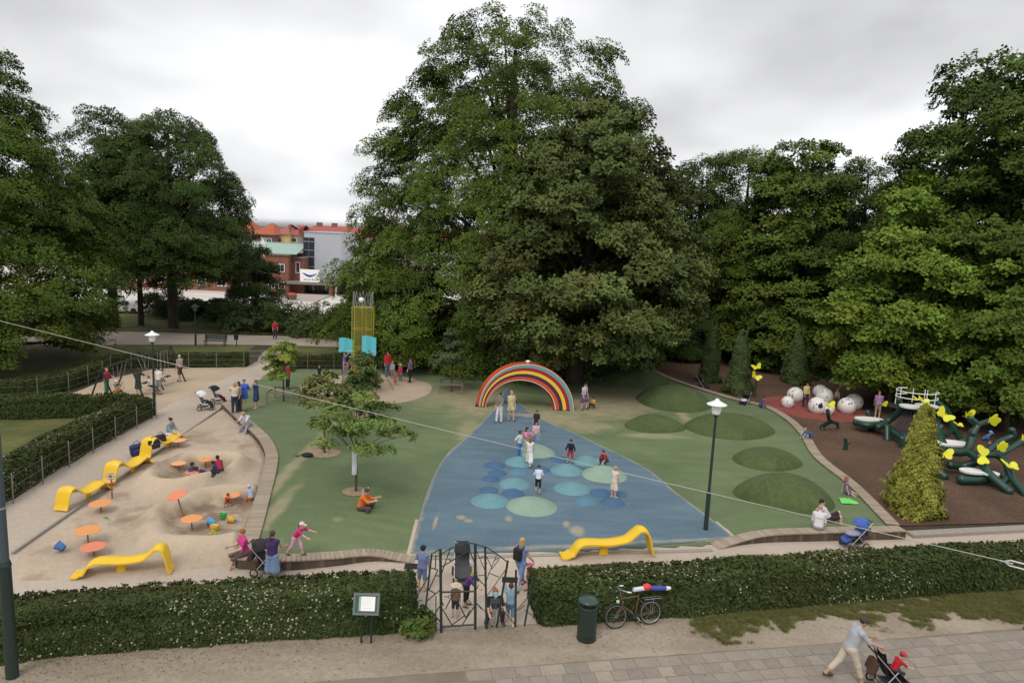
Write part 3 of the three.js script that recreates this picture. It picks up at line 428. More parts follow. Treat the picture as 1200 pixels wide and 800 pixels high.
// crown: radius profile from the crown's foot to its top; puffs of foliage near its skin and inside; droop tips the sprays down
function tree(o) {
  const { name, label, group, pos, H, hb, prof, puffs, per, pr, leaf = 'fine', col, droop = 0.3, trunkR = H * 0.016, sz = 1, seed = 1, inner = 0.35, lean = 0, limbs = 14, cat = 'tree', sag = 0.25, tintHi = 0.35, ragged = 0.28, lay = 0.6 } = o;
  const t = thing(name, label, cat, pos, 0, group), r = rngOf(seed * 7919 + 13), ms = [], cs = [], ends = [];
  const R = (k) => { const q = clamp(k) * (prof.length - 1), i = Math.min(prof.length - 2, Math.floor(q)); return mix(prof[i], prof[i + 1], q - i); };
  const up = V(0, 1, 0), wmax = Math.max(...prof);
  for (let i = 0; i < puffs; i++) {
    let k, tries = 0; do { k = r(); } while (r() > 0.25 + 0.75 * R(k) / wmax && tries++ < 20);
    const a = r() * 6.2832, rr = R(k) * (1 - ragged + 2 * ragged * n3(Math.cos(a) * 1.6 + 5, Math.sin(a) * 1.6 + 5, k * 5 + seed, seed)), f = r() < inner ? 0.25 + 0.5 * r() : 0.78 + 0.24 * r();
    const s = pr * (0.65 + 0.7 * r()) * (0.55 + 0.45 * (1 - k * k)), cx = Math.cos(a) * rr * f + lean * k, cz = Math.sin(a) * rr * f * sz, cy = hb + k * (H - hb) - (f > 0.7 ? sag * (1 - k) * R(k) * 0.25 : 0);
    const out = V(Math.cos(a), 0.35 - droop * 0.6, Math.sin(a) * sz).normalize(), tone = (0.62 + 0.62 * r()) * (1 + tintHi * (fbm(a * 1.5, k * 4, seed + 5, 2) - 0.5)), warm = 0.84 + 0.26 * r();
    ends.push([V(cx, cy, cz), f]);
    const m = Math.round(per * s * s / (pr * pr) * (f < 0.75 ? 0.6 : 1));
    for (let j = 0; j < m; j++) {
      let x, y, z; do { x = r() * 2 - 1; y = r() * 2 - 1; z = r() * 2 - 1; } while (x * x + y * y + z * z > 1); const q = Math.pow(x * x + y * y + z * z, -0.22); x *= q; y *= q; z *= q; if (y < -0.3) y *= 0.45;
      const od = x * out.x + z * out.z, p = V(cx + x * s, cy + y * s * lay - droop * s * 0.5 * Math.max(0, od), cz + z * s), e = 0.65 + 0.7 * r();
      const nrm = V(x * 0.5 + out.x * (0.3 + droop * 0.5) + (r() - 0.5) * 0.9, 0.75 + 0.3 * y, z * 0.5 + out.z * (0.3 + droop * 0.5) + (r() - 0.5) * 0.9).normalize();
      if (p.y < 0.1) continue;
      ms.push(new THREE.Matrix4().compose(p, new THREE.Quaternion().setFromUnitVectors(up, nrm).multiply(new THREE.Quaternion().setFromAxisAngle(up, r() * 6.28)), V(e, e, e)));
      const b = tone * (0.8 + 0.4 * r()); cs.push(lin(b * warm, b, b * 0.95));
    }
  }
  const wood = [limb([V(0, -0.15, 0), V(0, hb * 0.6, 0), V(lean * 0.3, mix(hb, H, 0.35), 0.1), V(lean * 0.7, mix(hb, H, 0.9), 0)], [trunkR * 1.35, trunkR, trunkR * 0.75, trunkR * 0.18], 10)];
  ends.sort((a, b) => b[1] - a[1]); for (let i = 0; i < Math.min(limbs, ends.length); i++) { const e = ends[Math.floor(i / limbs * ends.length * 0.6)][0], y0 = Math.max(hb * 0.75, e.y * 0.55), k = clamp((y0 - hb) / (H - hb)); wood.push(limb([V(lean * k, y0, 0), V(e.x * 0.45 + lean * k * 0.5, mix(y0, e.y, 0.6), e.z * 0.45), e], [trunkR * 0.42 * (1 - k * 0.6), trunkR * 0.25 * (1 - k * 0.6), 0.015], 6)); }
  part('trunk', wood, trunkR > 0.1 ? barkMat : thinBark, t);
  const g = scatter('crown', clumps[leaf], leafOf(col), t, ms, cs); t.userData.count = undefined; delete t.userData.count; return t;
}
let leafTotal = 0;
const foot = (a, b) => P(a, b, 0);
const BEECH = '0.084,0.122,0.020', MAPLE = '0.104,0.126,0.038', DARK = '0.056,0.086,0.020', LIGHT = '0.150,0.215,0.032';
tree({ name: 'beech_tree', label: 'giant spreading beech, the tallest tree, behind the rainbow arch', pos: Pz(588, 430, -60).setY(0), H: 28.0, hb: 1.8, prof: [13.2, 14.4, 14.2, 13.2, 12.2, 11.4, 10.8, 9.8, 8, 3.4], puffs: 900, per: 76, pr: 1.55, leaf: 'fine', col: BEECH, droop: 0.75, sz: 0.8, seed: 3, trunkR: 0.8, limbs: 30, sag: 0.5, ragged: 0.27, lay: 0.68, inner: 0.34 });
tree({ name: 'maple_tree', label: 'broad olive-green maple standing in front of the giant beech', pos: Pz(672, 454, -50.5).setY(0.3), H: 19.8, hb: 2.4, prof: [4.6, 7.0, 7.9, 7.7, 6.9, 6.2, 5.2, 3.6, 1.0], puffs: 400, per: 84, pr: 1.45, leaf: 'broad', col: MAPLE, droop: 0.35, seed: 5, trunkR: 0.5, limbs: 20, lean: 1.2, ragged: 0.16, lay: 0.62, sag: 0.2 });
tree({ name: 'park_tree', label: 'large dark tree overhanging the lawn at the long hedge', pos: foot(-18, 428), H: 22.5, hb: 1.8, prof: [6.0, 7.6, 7.7, 7.0, 6.1, 5.0, 3.6, 1.0], puffs: 430, per: 76, pr: 1.5, leaf: 'fine', col: BEECH, droop: 0.6, seed: 7, trunkR: 0.45, sag: 0.5 });
tree({ name: 'park_tree', label: 'tall loose-crowned tree beside the weeping beech, twin pale stems', pos: foot(133, 384), H: 20.2, hb: 6.6, prof: [4.0, 5.6, 6.0, 5.8, 5.0, 3.8, 1.6], puffs: 270, per: 66, pr: 1.4, leaf: 'fine', col: DARK, droop: 0.35, seed: 9, trunkR: 0.35, ragged: 0.3 });
tree({ name: 'weeping_beech', label: 'dark weeping beech with hanging branch tips beside the red brick building', pos: foot(203, 384), H: 20.6, hb: 6.2, prof: [6.0, 7.2, 7.4, 7.0, 6.0, 4.4, 1.6], puffs: 360, per: 72, pr: 1.4, leaf: 'fine', col: DARK, droop: 1.0, seed: 11, trunkR: 0.4, sag: 0.9, lay: 0.75 });
tree({ name: 'park_tree', label: 'thin tree stem with sparse crown between two darker trees by the bench', pos: foot(165, 381), H: 17, hb: 6, prof: [3, 4, 4, 3, 1], puffs: 70, per: 55, pr: 1.4, col: DARK, seed: 13, trunkR: 0.22 });
tree({ name: 'holly_tree', label: 'small dark conical tree hiding part of the brick facade', pos: foot(300, 374), H: 9.2, hb: 0.8, prof: [2.2, 2.7, 2.5, 1.9, 0.8], puffs: 60, per: 70, pr: 1.1, col: DARK, seed: 15, droop: 0.6, trunkR: 0.14 });
const row = 'tall trees behind the bark mulch';
tree({ name: 'park_tree', label: 'slender dark tree rising directly behind the olive maple', group: row, pos: Pz(806, 420, -70).setY(0), H: 19.0, hb: 1.5, prof: [3.8, 4.8, 5.0, 4.9, 4.6, 3.9, 2.2], puffs: 270, per: 60, pr: 1.4, col: DARK, seed: 17, droop: 0.6, trunkR: 0.3 });
tree({ name: 'park_tree', label: 'feathery mid-green tree between the slender dark tree and pale maple', group: row, pos: Pz(858, 420, -68).setY(0), H: 19.8, hb: 1.5, prof: [4, 5, 5.2, 5, 4.7, 3.9, 2.2], puffs: 280, per: 60, pr: 1.4, col: BEECH, seed: 19, droop: 0.7, trunkR: 0.3 });
tree({ name: 'maple_tree', label: 'pale-topped maple in the tree row behind the spotted balls', group: row, pos: Pz(922, 424, -63).setY(0), H: 19.6, hb: 1.2, prof: [4.2, 5, 5.4, 5.3, 5, 4.2, 2.2], puffs: 290, per: 66, pr: 1.4, leaf: 'broad', col: '0.096,0.140,0.026', seed: 21, trunkR: 0.32 });
tree({ name: 'park_tree', label: 'fine-leaved dark tree filling the gap behind the climbing frame', group: row, pos: Pz(992, 430, -63).setY(0), H: 18.6, hb: 1.0, prof: [4.5, 5.4, 5.6, 5.4, 5, 4, 2.2], puffs: 280, per: 62, pr: 1.4, col: DARK, seed: 23, droop: 0.5, trunkR: 0.3 });
tree({ name: 'oak_tree', label: 'tall open-topped dark oak behind the big chestnut', group: row, pos: Pz(1088, 430, -60).setY(0), H: 26.4, hb: 6, prof: [4, 5, 5.2, 4.8, 4.2, 3.2, 1.4], puffs: 150, per: 60, pr: 1.5, leaf: 'broad', col: DARK, seed: 25, trunkR: 0.4, ragged: 0.4 });
tree({ name: 'chestnut_tree', label: 'huge chestnut overhanging the butterfly climbing frame', group: row, pos: Pz(1170, 470, -50).setY(0), H: 24.8, hb: 2.0, prof: [6.5, 8.2, 8.6, 8.4, 7.8, 6.6, 5.0, 2.2], puffs: 430, per: 74, pr: 1.6, leaf: 'broad', col: '0.076,0.114,0.020', seed: 27, trunkR: 0.5, ragged: 0.22, droop: 0.5 });
tree({ name: 'maple_tree', label: 'bright yellow-green maple behind the spotted balls and climbing frame', group: row, pos: Pz(1042, 462, -47.5).setY(0), H: 15.4, hb: 1.2, prof: [2.6, 3.6, 4.0, 3.7, 3.0, 2.1, 0.6], puffs: 150, per: 70, pr: 1.15, leaf: 'broad', col: LIGHT, seed: 29, trunkR: 0.25, droop: 0.35, ragged: 0.22 });
tree({ name: 'maple_tree', label: 'low yellow-green maple boughs under the huge chestnut', group: row, pos: Pz(1178, 490, -43).setY(0), H: 10.6, hb: 1.4, prof: [3.4, 4.6, 4.6, 3.8, 1.2], puffs: 130, per: 64, pr: 1.2, leaf: 'broad', col: '0.112,0.164,0.026', seed: 31, trunkR: 0.22, droop: 0.5 });
tree({ name: 'chestnut_tree', label: 'dark chestnut closing the bark mulch at the climbing frame end', group: row, pos: V(38, 0, -50), H: 20, hb: 1.2, prof: [6, 7, 7, 6, 4.5, 1.5], puffs: 190, per: 60, pr: 1.7, leaf: 'broad', col: DARK, seed: 32, trunkR: 0.4 });
tree({ name: 'park_tree', label: 'dark tree in shade behind the giant beech', pos: Pz(720, 420, -76).setY(0), H: 17, hb: 0.8, prof: [7, 8, 7.6, 6, 3], puffs: 130, per: 54, pr: 1.9, leaf: 'broad', col: DARK, seed: 33, trunkR: 0.4 });
// shrubs
const shrubs = 'dark shrubs under the trees';
const shrub = (cx, z, H, R, label, seed, col = DARK, leaf = 'fine', cat = 'shrub', group = shrubs) => tree({ name: 'shrub', label, group, cat, pos: Pz(cx, 410, z).setY(0), H, hb: 0.1, prof: [R * 0.9, R, R * 0.95, R * 0.75, R * 0.3], puffs: Math.round(18 * R * H / 4), per: 46, pr: 0.95, leaf, col, seed, trunkR: 0.08, limbs: 6, inner: 0.2, sag: 0.1 });
[[800, -66, 5, 3.2], [838, -69, 5, 3.2], [880, -67, 4.6, 3.0], [925, -62, 4.4, 3.0], [972, -59, 4.2, 3.0], [1015, -57, 4.4, 3.0], [1062, -54.5, 4.2, 3.0], [1108, -52, 4.4, 3.0], [1158, -49, 4.2, 3.0], [1200, -46.5, 4, 3.0]].forEach(([a, b, c, d], i) => shrub(a, b, c, d, 'dense dark shrub in the thicket behind the bark mulch', 41 + i, DARK));
[[455, -64, 4.4, 3.2], [500, -66, 4.6, 3.2], [548, -67, 4.6, 3.2], [600, -69, 4.6, 3.2], [655, -66, 4.6, 3.2], [705, -68, 4.4, 3.2], [752, -69, 4.6, 3.2]].forEach(([a, b, c, d], i) => shrub(a, b, c, d, 'dense dark shrub in the deep shade under the giant beech', 61 + i, DARK));
[[268, -71, 2.8, 2.3], [298, -70, 2.8, 2.4], [330, -70.5, 2.5, 2.3], [362, -69, 2.5, 2.2], [392, -69, 3.0, 2.3], [420, -67, 4.0, 2.6], [345, -76, 2.4, 2.0], [378, -76, 2.4, 2.0]].forEach(([a, b, c, d], i) => shrub(a, b, c, d, 'leafy rounded shrub along the park path in front of the plaza', 81 + i, i % 2 ? '0.075,0.105,0.036' : DARK, 'small', 'shrub', 'shrubs along the park path'));
[[185, -77, 2.6, 2.0], [216, -77, 2.8, 2.1], [250, -77, 2.2, 1.8]].forEach(([a, b, c, d], i) => shrub(a, b, c, d, 'dark shrub at the foot of the tall trees beyond the swings', 95 + i, DARK, 'fine', 'shrub', 'shrubs at the tree feet'));
// conifers
function conifer(label, pos, H, R, seed, col, n) {
  const t = thing('columnar_conifer', label, 'conifer', pos, 0, 'columnar conifers on the bark mulch'), r = rngOf(seed * 31), ms = [], cs = [], up = V(0, 1, 0);
  for (let i = 0; i < n; i++) {
    const k = Math.pow(r(), 1.25), a = r() * 6.2832, lump = 0.58 + 0.78 * n3(Math.cos(a) * 2.4 + 4, Math.sin(a) * 2.4 + 4, k * 8, seed), rr = R * Math.pow(1 - k, 0.72) * lump * (r() < 0.25 ? 0.6 : r() < 0.12 ? 1.12 + 0.12 * r() : 0.9 + 0.14 * r());
    const nrm = V(Math.cos(a) * 0.9, 0.75, Math.sin(a) * 0.9).add(V(r() - 0.5, r() - 0.5, r() - 0.5).multiplyScalar(0.7)).normalize(), e = (0.7 + 0.7 * r()) * Math.min(1.5, R * 1.5);
    ms.push(new THREE.Matrix4().compose(V(Math.cos(a) * rr, 0.08 + k * H * 0.97, Math.sin(a) * rr), new THREE.Quaternion().setFromUnitVectors(up, nrm), V(e * 0.8, e * 1.2, e * 0.8))); const b = (0.55 + 0.75 * r()) * (0.7 + 0.6 * lump); cs.push(lin(b, b, b * 0.9));
  }
  part('trunk', limb([V(0, -0.1, 0), V(0, H * 0.5, 0), V(0, H * 0.92, 0)], [0.09, 0.07, 0.02], 7), thinBark, t);
  const core = new THREE.LatheGeometry([[0.02, 0.1], [R * 0.45, 0.12], [R * 0.4, H * 0.3], [R * 0.24, H * 0.6], [0.02, H * 0.82]].map(([a, b]) => new THREE.Vector2(a, b)), 14); part('inner_branches', core, leafOf(col), t);
  scatter('crown', clumps.tiny, leafOf(col), t, ms, cs);
}
conifer('yellow-green columnar conifer standing in front of the butterfly climbing frame', foot(1071, 600), 4.5, 0.88, 3, '0.170,0.175,0.036', 4600);
conifer('dark green columnar conifer behind the butterfly on a stem', foot(865, 461), 4.6, 0.85, 4, '0.062,0.092,0.036', 3000);
conifer('dark green columnar conifer beside the spotted balls', foot(932, 449), 4.2, 0.85, 5, '0.062,0.092,0.036', 3000);
conifer('dark green columnar conifer partly behind the maple boughs', foot(831, 447), 4.8, 0.75, 6, '0.062,0.092,0.036', 3000);
// young trees on the green rubber, each in its own cut-out
const guardWood = mat([0.20, 0.16, 0.12], 0.95);
function sapling(label, pos, H, hb, prof, col, seed, puffs, leaf, o = {}) {
  return tree({ name: 'young_tree', label, group: 'young trees on the playground', pos, H, hb, prof, puffs: Math.round(puffs * 0.74), per: 20, pr: 0.4, leaf, col, droop: 0.2, trunkR: 0.045, seed, limbs: 14, inner: 0.3, sag: 0, lay: 0.42, ragged: 0.35, ...o });
}
function treeHole(pos, r, label) {
  const g = new THREE.CircleGeometry(r, 28); g.rotateX(-Math.PI / 2); g.scale(1, 1, 0.95); const m = struct('tree_pit', g, mat(0xffffff, 1, { map: texture(64, 64, (u, v) => pal([128, 108, 88], [176, 156, 130], vn(u * 24, v * 24, 3))) })); m.position.set(pos.x, pos.y + 0.02, pos.z);
}
function guard(pos, w, label) { const o = thing('tree_guard', label, 'tree guard', pos); for (const [x, z] of [[-1, -1], [1, -1], [1, 1], [-1, 1]]) part('post', box(0.07, 0.75, 0.07, x * w, 0.35, z * w), guardWood, o); for (const s of [-1, 1]) { part('rail', box(w * 2 - 0.08, 0.08, 0.05, 0, 0.66, s * w), guardWood, o); part('rail', box(0.05, 0.08, w * 2 - 0.08, s * w, 0.66, 0), guardWood, o); } }
const tA = G(332, 470), tB = G(380, 531), tC = G(417, 576), tD = G(424, 486), tE = G(529, 459);
sapling('young tree with bright yellow-green leaves inside a wooden guard', tA, 3.85, 1.5, [0.9, 1.05, 0.95, 0.7, 0.3], '0.20,0.26,0.045', 101, 52, 'tiny'); guard(tA, 0.75, 'low wooden guard frame round the yellow-green young tree');
sapling('young thin tree with bronze-tinged leaves in a round sand hole', tB, 3.8, 2.35, [0.9, 1.25, 1.15, 0.8, 0.3], '0.16,0.17,0.06', 102, 62, 'tiny'); treeHole(tB, 0.75);
sapling('young tree with layered spreading boughs beside the person in orange', tC, 4.1, 2.05, [1.2, 1.9, 1.7, 1.5, 1.1, 0.4], '0.14,0.19,0.05', 103, 78, 'tiny', { lay: 0.3, ragged: 0.5 }); treeHole(tC, 0.55);
sapling('young upright tree standing in front of the yellow tower', tD, 3.7, 1.5, [0.55, 0.75, 0.68, 0.45, 0.2], '0.095,0.13,0.045', 104, 55, 'tiny'); treeHole(tD, 0.6);
sapling('young dark conical tree inside a wooden guard near the rainbow arch', tE, 4.2, 2.0, [1.05, 1.0, 0.8, 0.5, 0.15], '0.066,0.092,0.036', 105, 60, 'tiny'); guard(tE, 0.75, 'low wooden guard frame round the dark conical young tree');

tree({ name: 'weedy_plant', label: 'small weedy plant at the hedge end beside the twig gate', cat: 'plant', pos: P(491, 741), H: 0.6, hb: 0.05, prof: [0.32, 0.36, 0.3, 0.12], puffs: 22, per: 9, pr: 0.16, leaf: 'tiny', col: '0.10,0.14,0.035', seed: 121, trunkR: 0.012, limbs: 5, sag: 0 });
// fallen leaves and twigs along the hedge feet
{
  const r = rngOf(515), ms = [], cs = [], g = new THREE.BufferGeometry(); g.setAttribute('position', new THREE.Float32BufferAttribute([0, 0, -0.03, -0.016, 0.008, 0, 0.016, 0.006, 0, 0, 0.002, 0.032], 3)); g.setIndex([0, 1, 2, 1, 3, 2]); g.computeVertexNormals();
  const lines = [px([[20, 778], [150, 765], [300, 754], [420, 746], [484, 742]]), px([[634, 735], [720, 730], [820, 724], [920, 715], [1020, 706], [1120, 699], [1200, 692]])];
  for (const l of lines) { const c = new THREE.CatmullRomCurve3(l); for (let i = 0; i < 1300; i++) { const p = c.getPointAt(r()), d = -0.25 + Math.pow(r(), 2.6) * 1.5, b = 0.5 + r(); ms.push(M4(V(p.x + (r() - 0.5) * 0.3, 0.006, p.z + d), [(r() - 0.5) * 0.5, r() * 6.28, (r() - 0.5) * 0.5], 0.4 + r() * 0.6)); cs.push(r() < 0.3 ? lin(0.9 * b, 0.8 * b, 0.4 * b) : lin(b, b * 0.85, b * 0.7)); } }
  for (let i = 0; i < 160; i++) { const p = P(r() * 1200, 745 + r() * 60), b = 0.5 + r(); ms.push(M4(V(p.x, 0.03, p.z), [(r() - 0.5) * 0.4, r() * 6.28, 0], 0.5 + r() * 0.7)); cs.push(lin(b, b * 0.85, b * 0.7)); }
  tag(scatter('leaf_litter', g, mat([0.2, 0.15, 0.09], 1), scene, ms, cs), 'brown fallen leaves scattered along the hedge feet', 'leaves');
}
// ---------- painted metal, plastics ----------
const M = {
  green: mat([0.018, 0.034, 0.026], 0.5), dark: mat([0.02, 0.021, 0.022], 0.6), black: mat([0.012, 0.012, 0.013], 0.75), yellow: mat([0.78, 0.5, 0.02], 0.42), white: mat([0.78, 0.78, 0.76], 0.5), opal: mat([0.82, 0.82, 0.8], 0.35), steel: mat([0.45, 0.46, 0.47], 0.35, { metalness: 0.9 }), alu: mat([0.5, 0.5, 0.5], 0.4, { metalness: 0.7 }), rubber: mat([0.02, 0.02, 0.021], 0.9), orange: mat([0.72, 0.30, 0.10], 0.5), coral: mat([0.68, 0.22, 0.12], 0.5), peach: mat([0.78, 0.38, 0.17], 0.5), rust: mat([0.25, 0.11, 0.06], 0.7), lime: mat([0.66, 0.66, 0.025], 0.45), cyan: mat([0.12, 0.52, 0.62], 0.4), ball: mat([0.74, 0.73, 0.71], 0.45), tubeGreen: mat([0.013, 0.05, 0.036], 0.32), rope: mat([0.05, 0.09, 0.16], 0.8)
};
// ---------- rainbow arch ----------
{
  const z = G(612, 479).z, L = Pz(565, 477, z), Rr = Pz(664, 479, z), scale = (x) => (Pz(600 + x, 450, z).x - Pz(600, 450, z).x), y0 = gh(L.x, z) - 0.05, cxO = Pz(618.5, 450, z).x, rO = scale(56), cxI = Pz(611.5, 450, z).x, rI = scale(41), hO = Pz(615, 426.5, z).y - y0, hI = Pz(612, 445.5, z).y - y0;
  const o = thing('rainbow_arch', 'rainbow arch with painted bands of teal, crimson, yellow, purple and orange', 'arch', V(cxI, y0, z)), off = V(-0.2, 0, -0.62);
  const pt = (k, a) => V(mix(cxI + Math.cos(a) * rI, cxO + Math.cos(a) * rO, k) - cxI, mix(Math.sin(a) * hI, Math.sin(a) * hO, k), 0);
  const solid = (k0, k1, z0 = 0, z1 = 1) => gridGeo(72, 4, (u, v) => { const a = u * Math.PI, q = [[k0, z0], [k1, z0], [k1, z1], [k0, z1], [k0, z0]][Math.round(v * 4)]; return pt(q[0], a).addScaledVector(off, q[1]); }, false).toNonIndexed();
  const paint = (c) => mat(c, 0.42), add = (n, k0, k1, c, z0, z1) => { const g = solid(k0, k1, z0, z1); g.computeVertexNormals(); part(n, g, paint(c), o); };
  [['orange_band', [0.58, 0.085, 0.02]], ['purple_band', [0.06, 0.018, 0.075]], ['yellow_band', [0.8, 0.55, 0.03]], ['crimson_band', [0.34, 0.012, 0.04]], ['teal_band', [0.16, 0.33, 0.31]]].forEach(([n, c], i) => add(n, 0.03 + i * 0.186, 0.03 + (i + 1) * 0.186 - 0.004, c, 0, 0.97));
  add('outer_shell', 0.965, 1.03, [0.5, 0.075, 0.022], 0.1, 1); add('white_edge', -0.005, 0.026, [0.7, 0.69, 0.66], -0.015, 0.1); add('inner_shell', 0.0, 0.025, [0.5, 0.075, 0.022], 0.11, 0.97); add('white_edge', 0.962, 0.985, [0.7, 0.69, 0.66], -0.012, 0.1);
  part('top_knob', [ball(0.1, 0, -0.03, 0, [1.5, 0.8, 1]), cyl(0.05, 0.05, 0.2, 0, -0.12, 0)], M.white, o, pt(1.03, Math.PI / 2).addScaledVector(off, 0.3).add(V(0, 0.14, 0)));
  part('foot_plate', box(scale(11), 0.06, 1.0, pt(0.5, Math.PI).x - 0.17, 0.06, -0.5), M.dark, o); part('foot_plate', box(scale(20), 0.06, 1.0, pt(0.5, 0).x - 0.17, 0.06, -0.5), M.dark, o);
}
// ---------- yellow tower ----------
{
  const b = G(424, 459), o = thing('play_tower', 'tall translucent yellow play tower with crown spikes and turquoise panels', 'play tower', b);
  const glaze = new THREE.MeshPhysicalMaterial({ color: lin(0.80, 0.76, 0.26), roughness: 0.08, transmission: 0.88, thickness: 0, side: THREE.DoubleSide });
  const W = 0.62, Ht = 5.5, pane = (x, z, r, a0, a1) => { const g = new THREE.CylinderGeometry(r, r, Ht - 0.35, 18, 1, true, a0, a1); g.translate(x, Ht / 2 + 0.15, z); return g; };
  part('curved_glazing', pane(-0.22, 0.3, 0.4, -1.5, 3.1), glaze, o); part('curved_glazing', pane(0.36, 0.22, 0.3, -1.4, 2.9), glaze, o); part('curved_glazing', pane(-0.2, -0.35, 0.42, 1.5, 3.2), glaze, o); part('curved_glazing', pane(0.34, -0.3, 0.34, 1.5, 3.2), glaze, o);
  for (const [x, z] of [[-W, 0.3], [W, 0.25], [-W, -0.4], [W, -0.35], [0.06, 0.42]]) part('post', bar(V(x, 0, z), V(x, Ht + 0.05, z), 0.035), mat([0.42, 0.37, 0.08], 0.5), o);
  for (const y of [0.4, 1.7, 2.9, 4.1, Ht]) { const g = new THREE.TorusGeometry(0.6, 0.03, 6, 28); g.rotateX(Math.PI / 2); g.scale(1.03, 1, 0.68); g.translate(0, y, -0.02); part('ring', g, mat([0.45, 0.4, 0.1], 0.5), o); }
  const n = 9; for (let i = 0; i < n; i++) { const p = (k) => { const a = k / n * 6.283; return V(Math.cos(a) * 0.63, 0, Math.sin(a) * 0.45); }, q0 = p(i), q1 = p(i + 0.5), q2 = p(i + 1); q0.y = q2.y = Ht + 0.02; q1.y = Ht + 1.0; part('crown_spike', [bar(q0, q1, 0.018, 0.012, 6), bar(q1, q2, 0.012, 0.018, 6)], M.alu, o); }
  part('globe', ball(0.17, 0, 0, 0, [1, 1, 1], 18), M.opal, o, V(-0.03, Ht + 0.5, 0.35)); part('globe_stem', bar(V(-0.03, Ht - 0.2, 0.35), V(-0.03, Ht + 0.36, 0.35), 0.02), M.alu, o);
  part('deck', box(1.5, 0.06, 1.1, 0, 2.35, 0), mat([0.3, 0.26, 0.1], 0.7), o); part('deck', box(1.5, 0.06, 1.1, 0, 1.15, 0), mat([0.3, 0.26, 0.1], 0.7), o);
  const sail = (x0, x1, y0, y1, z) => gridGeo(16, 4, (u, v) => V(mix(x0, x1, u), mix(y0, y1, v) + 0.07 * Math.sin(u * 5.2), z + 0.1 * Math.sin(u * 6.2)), false);
  part('turquoise_panel', sail(-1.36, -0.42, 2.62, 3.55, 0.62), M.cyan, o); part('turquoise_panel', sail(0.1, 1.0, 2.6, 3.75, 0.66), M.cyan, o);
  part('panel_rail', bar(V(-1.4, 2.75, 0.6), V(1.05, 2.75, 0.6), 0.02), M.alu, o);
  part('slide', gridGeo(10, 20, (u, v) => { const a = mix(-1.4, 1.4, u); return V(0.95 - v * 0.75 + 0.0, mix(1.75, 0.75, v) - Math.cos(a) * 0.16 + (Math.abs(a) > 1 ? 0.12 : 0), 0.55 + v * 0.35 + Math.sin(a) * 0.3); }, false), M.cyan, o);
  for (let k = 0; k < 4; k++) part('climbing_rope', tube([V(-0.65, 2.3, 0.2 + k * 0.08), V(-1.0 - k * 0.05, 1.2, 0.4), V(-1.3, 0.05, 0.5 + k * 0.12)], 0.018, 6), mat([0.35, 0.33, 0.3], 0.9), o); for (let k = 1; k < 7; k++) part('rung', bar(V(-0.68 - k * 0.085, 2.25 - k * 0.3, 0.2), V(-0.72 - k * 0.085, 2.25 - k * 0.3, 0.62), 0.02), mat([0.3, 0.28, 0.26], 0.9), o);
  for (const s of [0, 0.35]) part('guy_rope', bar(V(0.7, 2.8, s), V(2.1, 0.3, s + 0.2), 0.012), M.dark, o);
}
// ---------- swings ----------
const swingSeats = [];
{
  const A = P(118, 432, 2.35), B = P(149, 420.5, 2.35), C = P(200, 406, 2.35), dir = C.clone().sub(A).normalize(), nr = V(-dir.z, 0, dir.x), o = thing('swing_frame', 'long dark metal swing frame with A-shaped legs on pale sand', 'swing', V(A.x, 0, A.z)), loc = (p) => p.clone().sub(V(A.x, 0, A.z));
  part('top_beam', bar(loc(A), loc(C), 0.05), M.dark, o); const mid = B.clone().lerp(C, 0.45);
  for (const p of [A, B, mid, C]) for (const s of [-1, 1]) part('leg', bar(loc(p), loc(p).addScaledVector(nr, s * 0.95).setY(-0.1), 0.05), M.dark, o);
  const at1 = (t, sw) => { const p = A.clone().lerp(C, t); swingSeats.push(p.clone().addScaledVector(nr, sw).setY(0.45)); const q = p.clone().addScaledVector(nr, sw).setY(0.47 + Math.abs(sw) * 0.2); for (const s of [-0.22, 0.22]) part('chain', bar(loc(p.clone().addScaledVector(dir, s)), loc(q.clone().addScaledVector(dir, s)), 0.01, 0.01, 5), M.alu, o); part('seat', box(0.5, 0.05, 0.24, 0, 0, 0, [0, faceZ(A, C), 0]), M.black, o, loc(q)); return q; };
  o.userData.seats = undefined; delete o.userData.seats; for (const [t, s] of [[0.17, 0.1], [0.3, -0.5], [0.5, 0.7], [0.62, -0.2], [0.8, 0], [0.9, 0.1]]) at1(t, s);
}
// ---------- yellow wave benches ----------
const waveBench = (() => {
  const pr = new THREE.CatmullRomCurve3([[-1.5, 0.012], [-1.32, 0.02], [-1.12, 0.16], [-0.98, 0.38], [-0.82, 0.46], [-0.5, 0.45], [-0.1, 0.41], [0.3, 0.43], [0.62, 0.5], [0.86, 0.7], [1.02, 0.84], [1.18, 0.78], [1.28, 0.5], [1.34, 0.2], [1.42, 0.02]].map(([x, y]) => V(x, y, 0)), false, 'centripetal').getPoints(60);
  const surf = (d) => gridGeo(60, 6, (u, v) => { const i = Math.round(u * 60), p = pr[i], q = pr[Math.min(60, i + 1)], w = pr[Math.max(0, i - 1)], nx = -(q.y - w.y), ny = q.x - w.x, l = Math.hypot(nx, ny), tw = 0.07 * Math.sin(u * 7 + 1); return V(p.x + nx / l * d, p.y + ny / l * d + (p.y > 0.1 ? 0.05 * Math.cos((v - 0.5) * 4) - 0.03 : 0), (v - 0.5) * 0.56 + tw); }, false);
  const side = (v) => gridGeo(60, 1, (u, s) => { const i = Math.round(u * 60), p = pr[i], q = pr[Math.min(60, i + 1)], w = pr[Math.max(0, i - 1)], nx = -(q.y - w.y), ny = q.x - w.x, l = Math.hypot(nx, ny), d = s * 0.05, tw = 0.07 * Math.sin(u * 7 + 1); return V(p.x + nx / l * d, p.y + ny / l * d + (p.y > 0.1 ? 0.05 * Math.cos((v - 0.5) * 4) - 0.03 : 0), (v - 0.5) * 0.56 + tw); }, false);
  return join([surf(0), surf(0.05), side(0), side(1)]);
})();
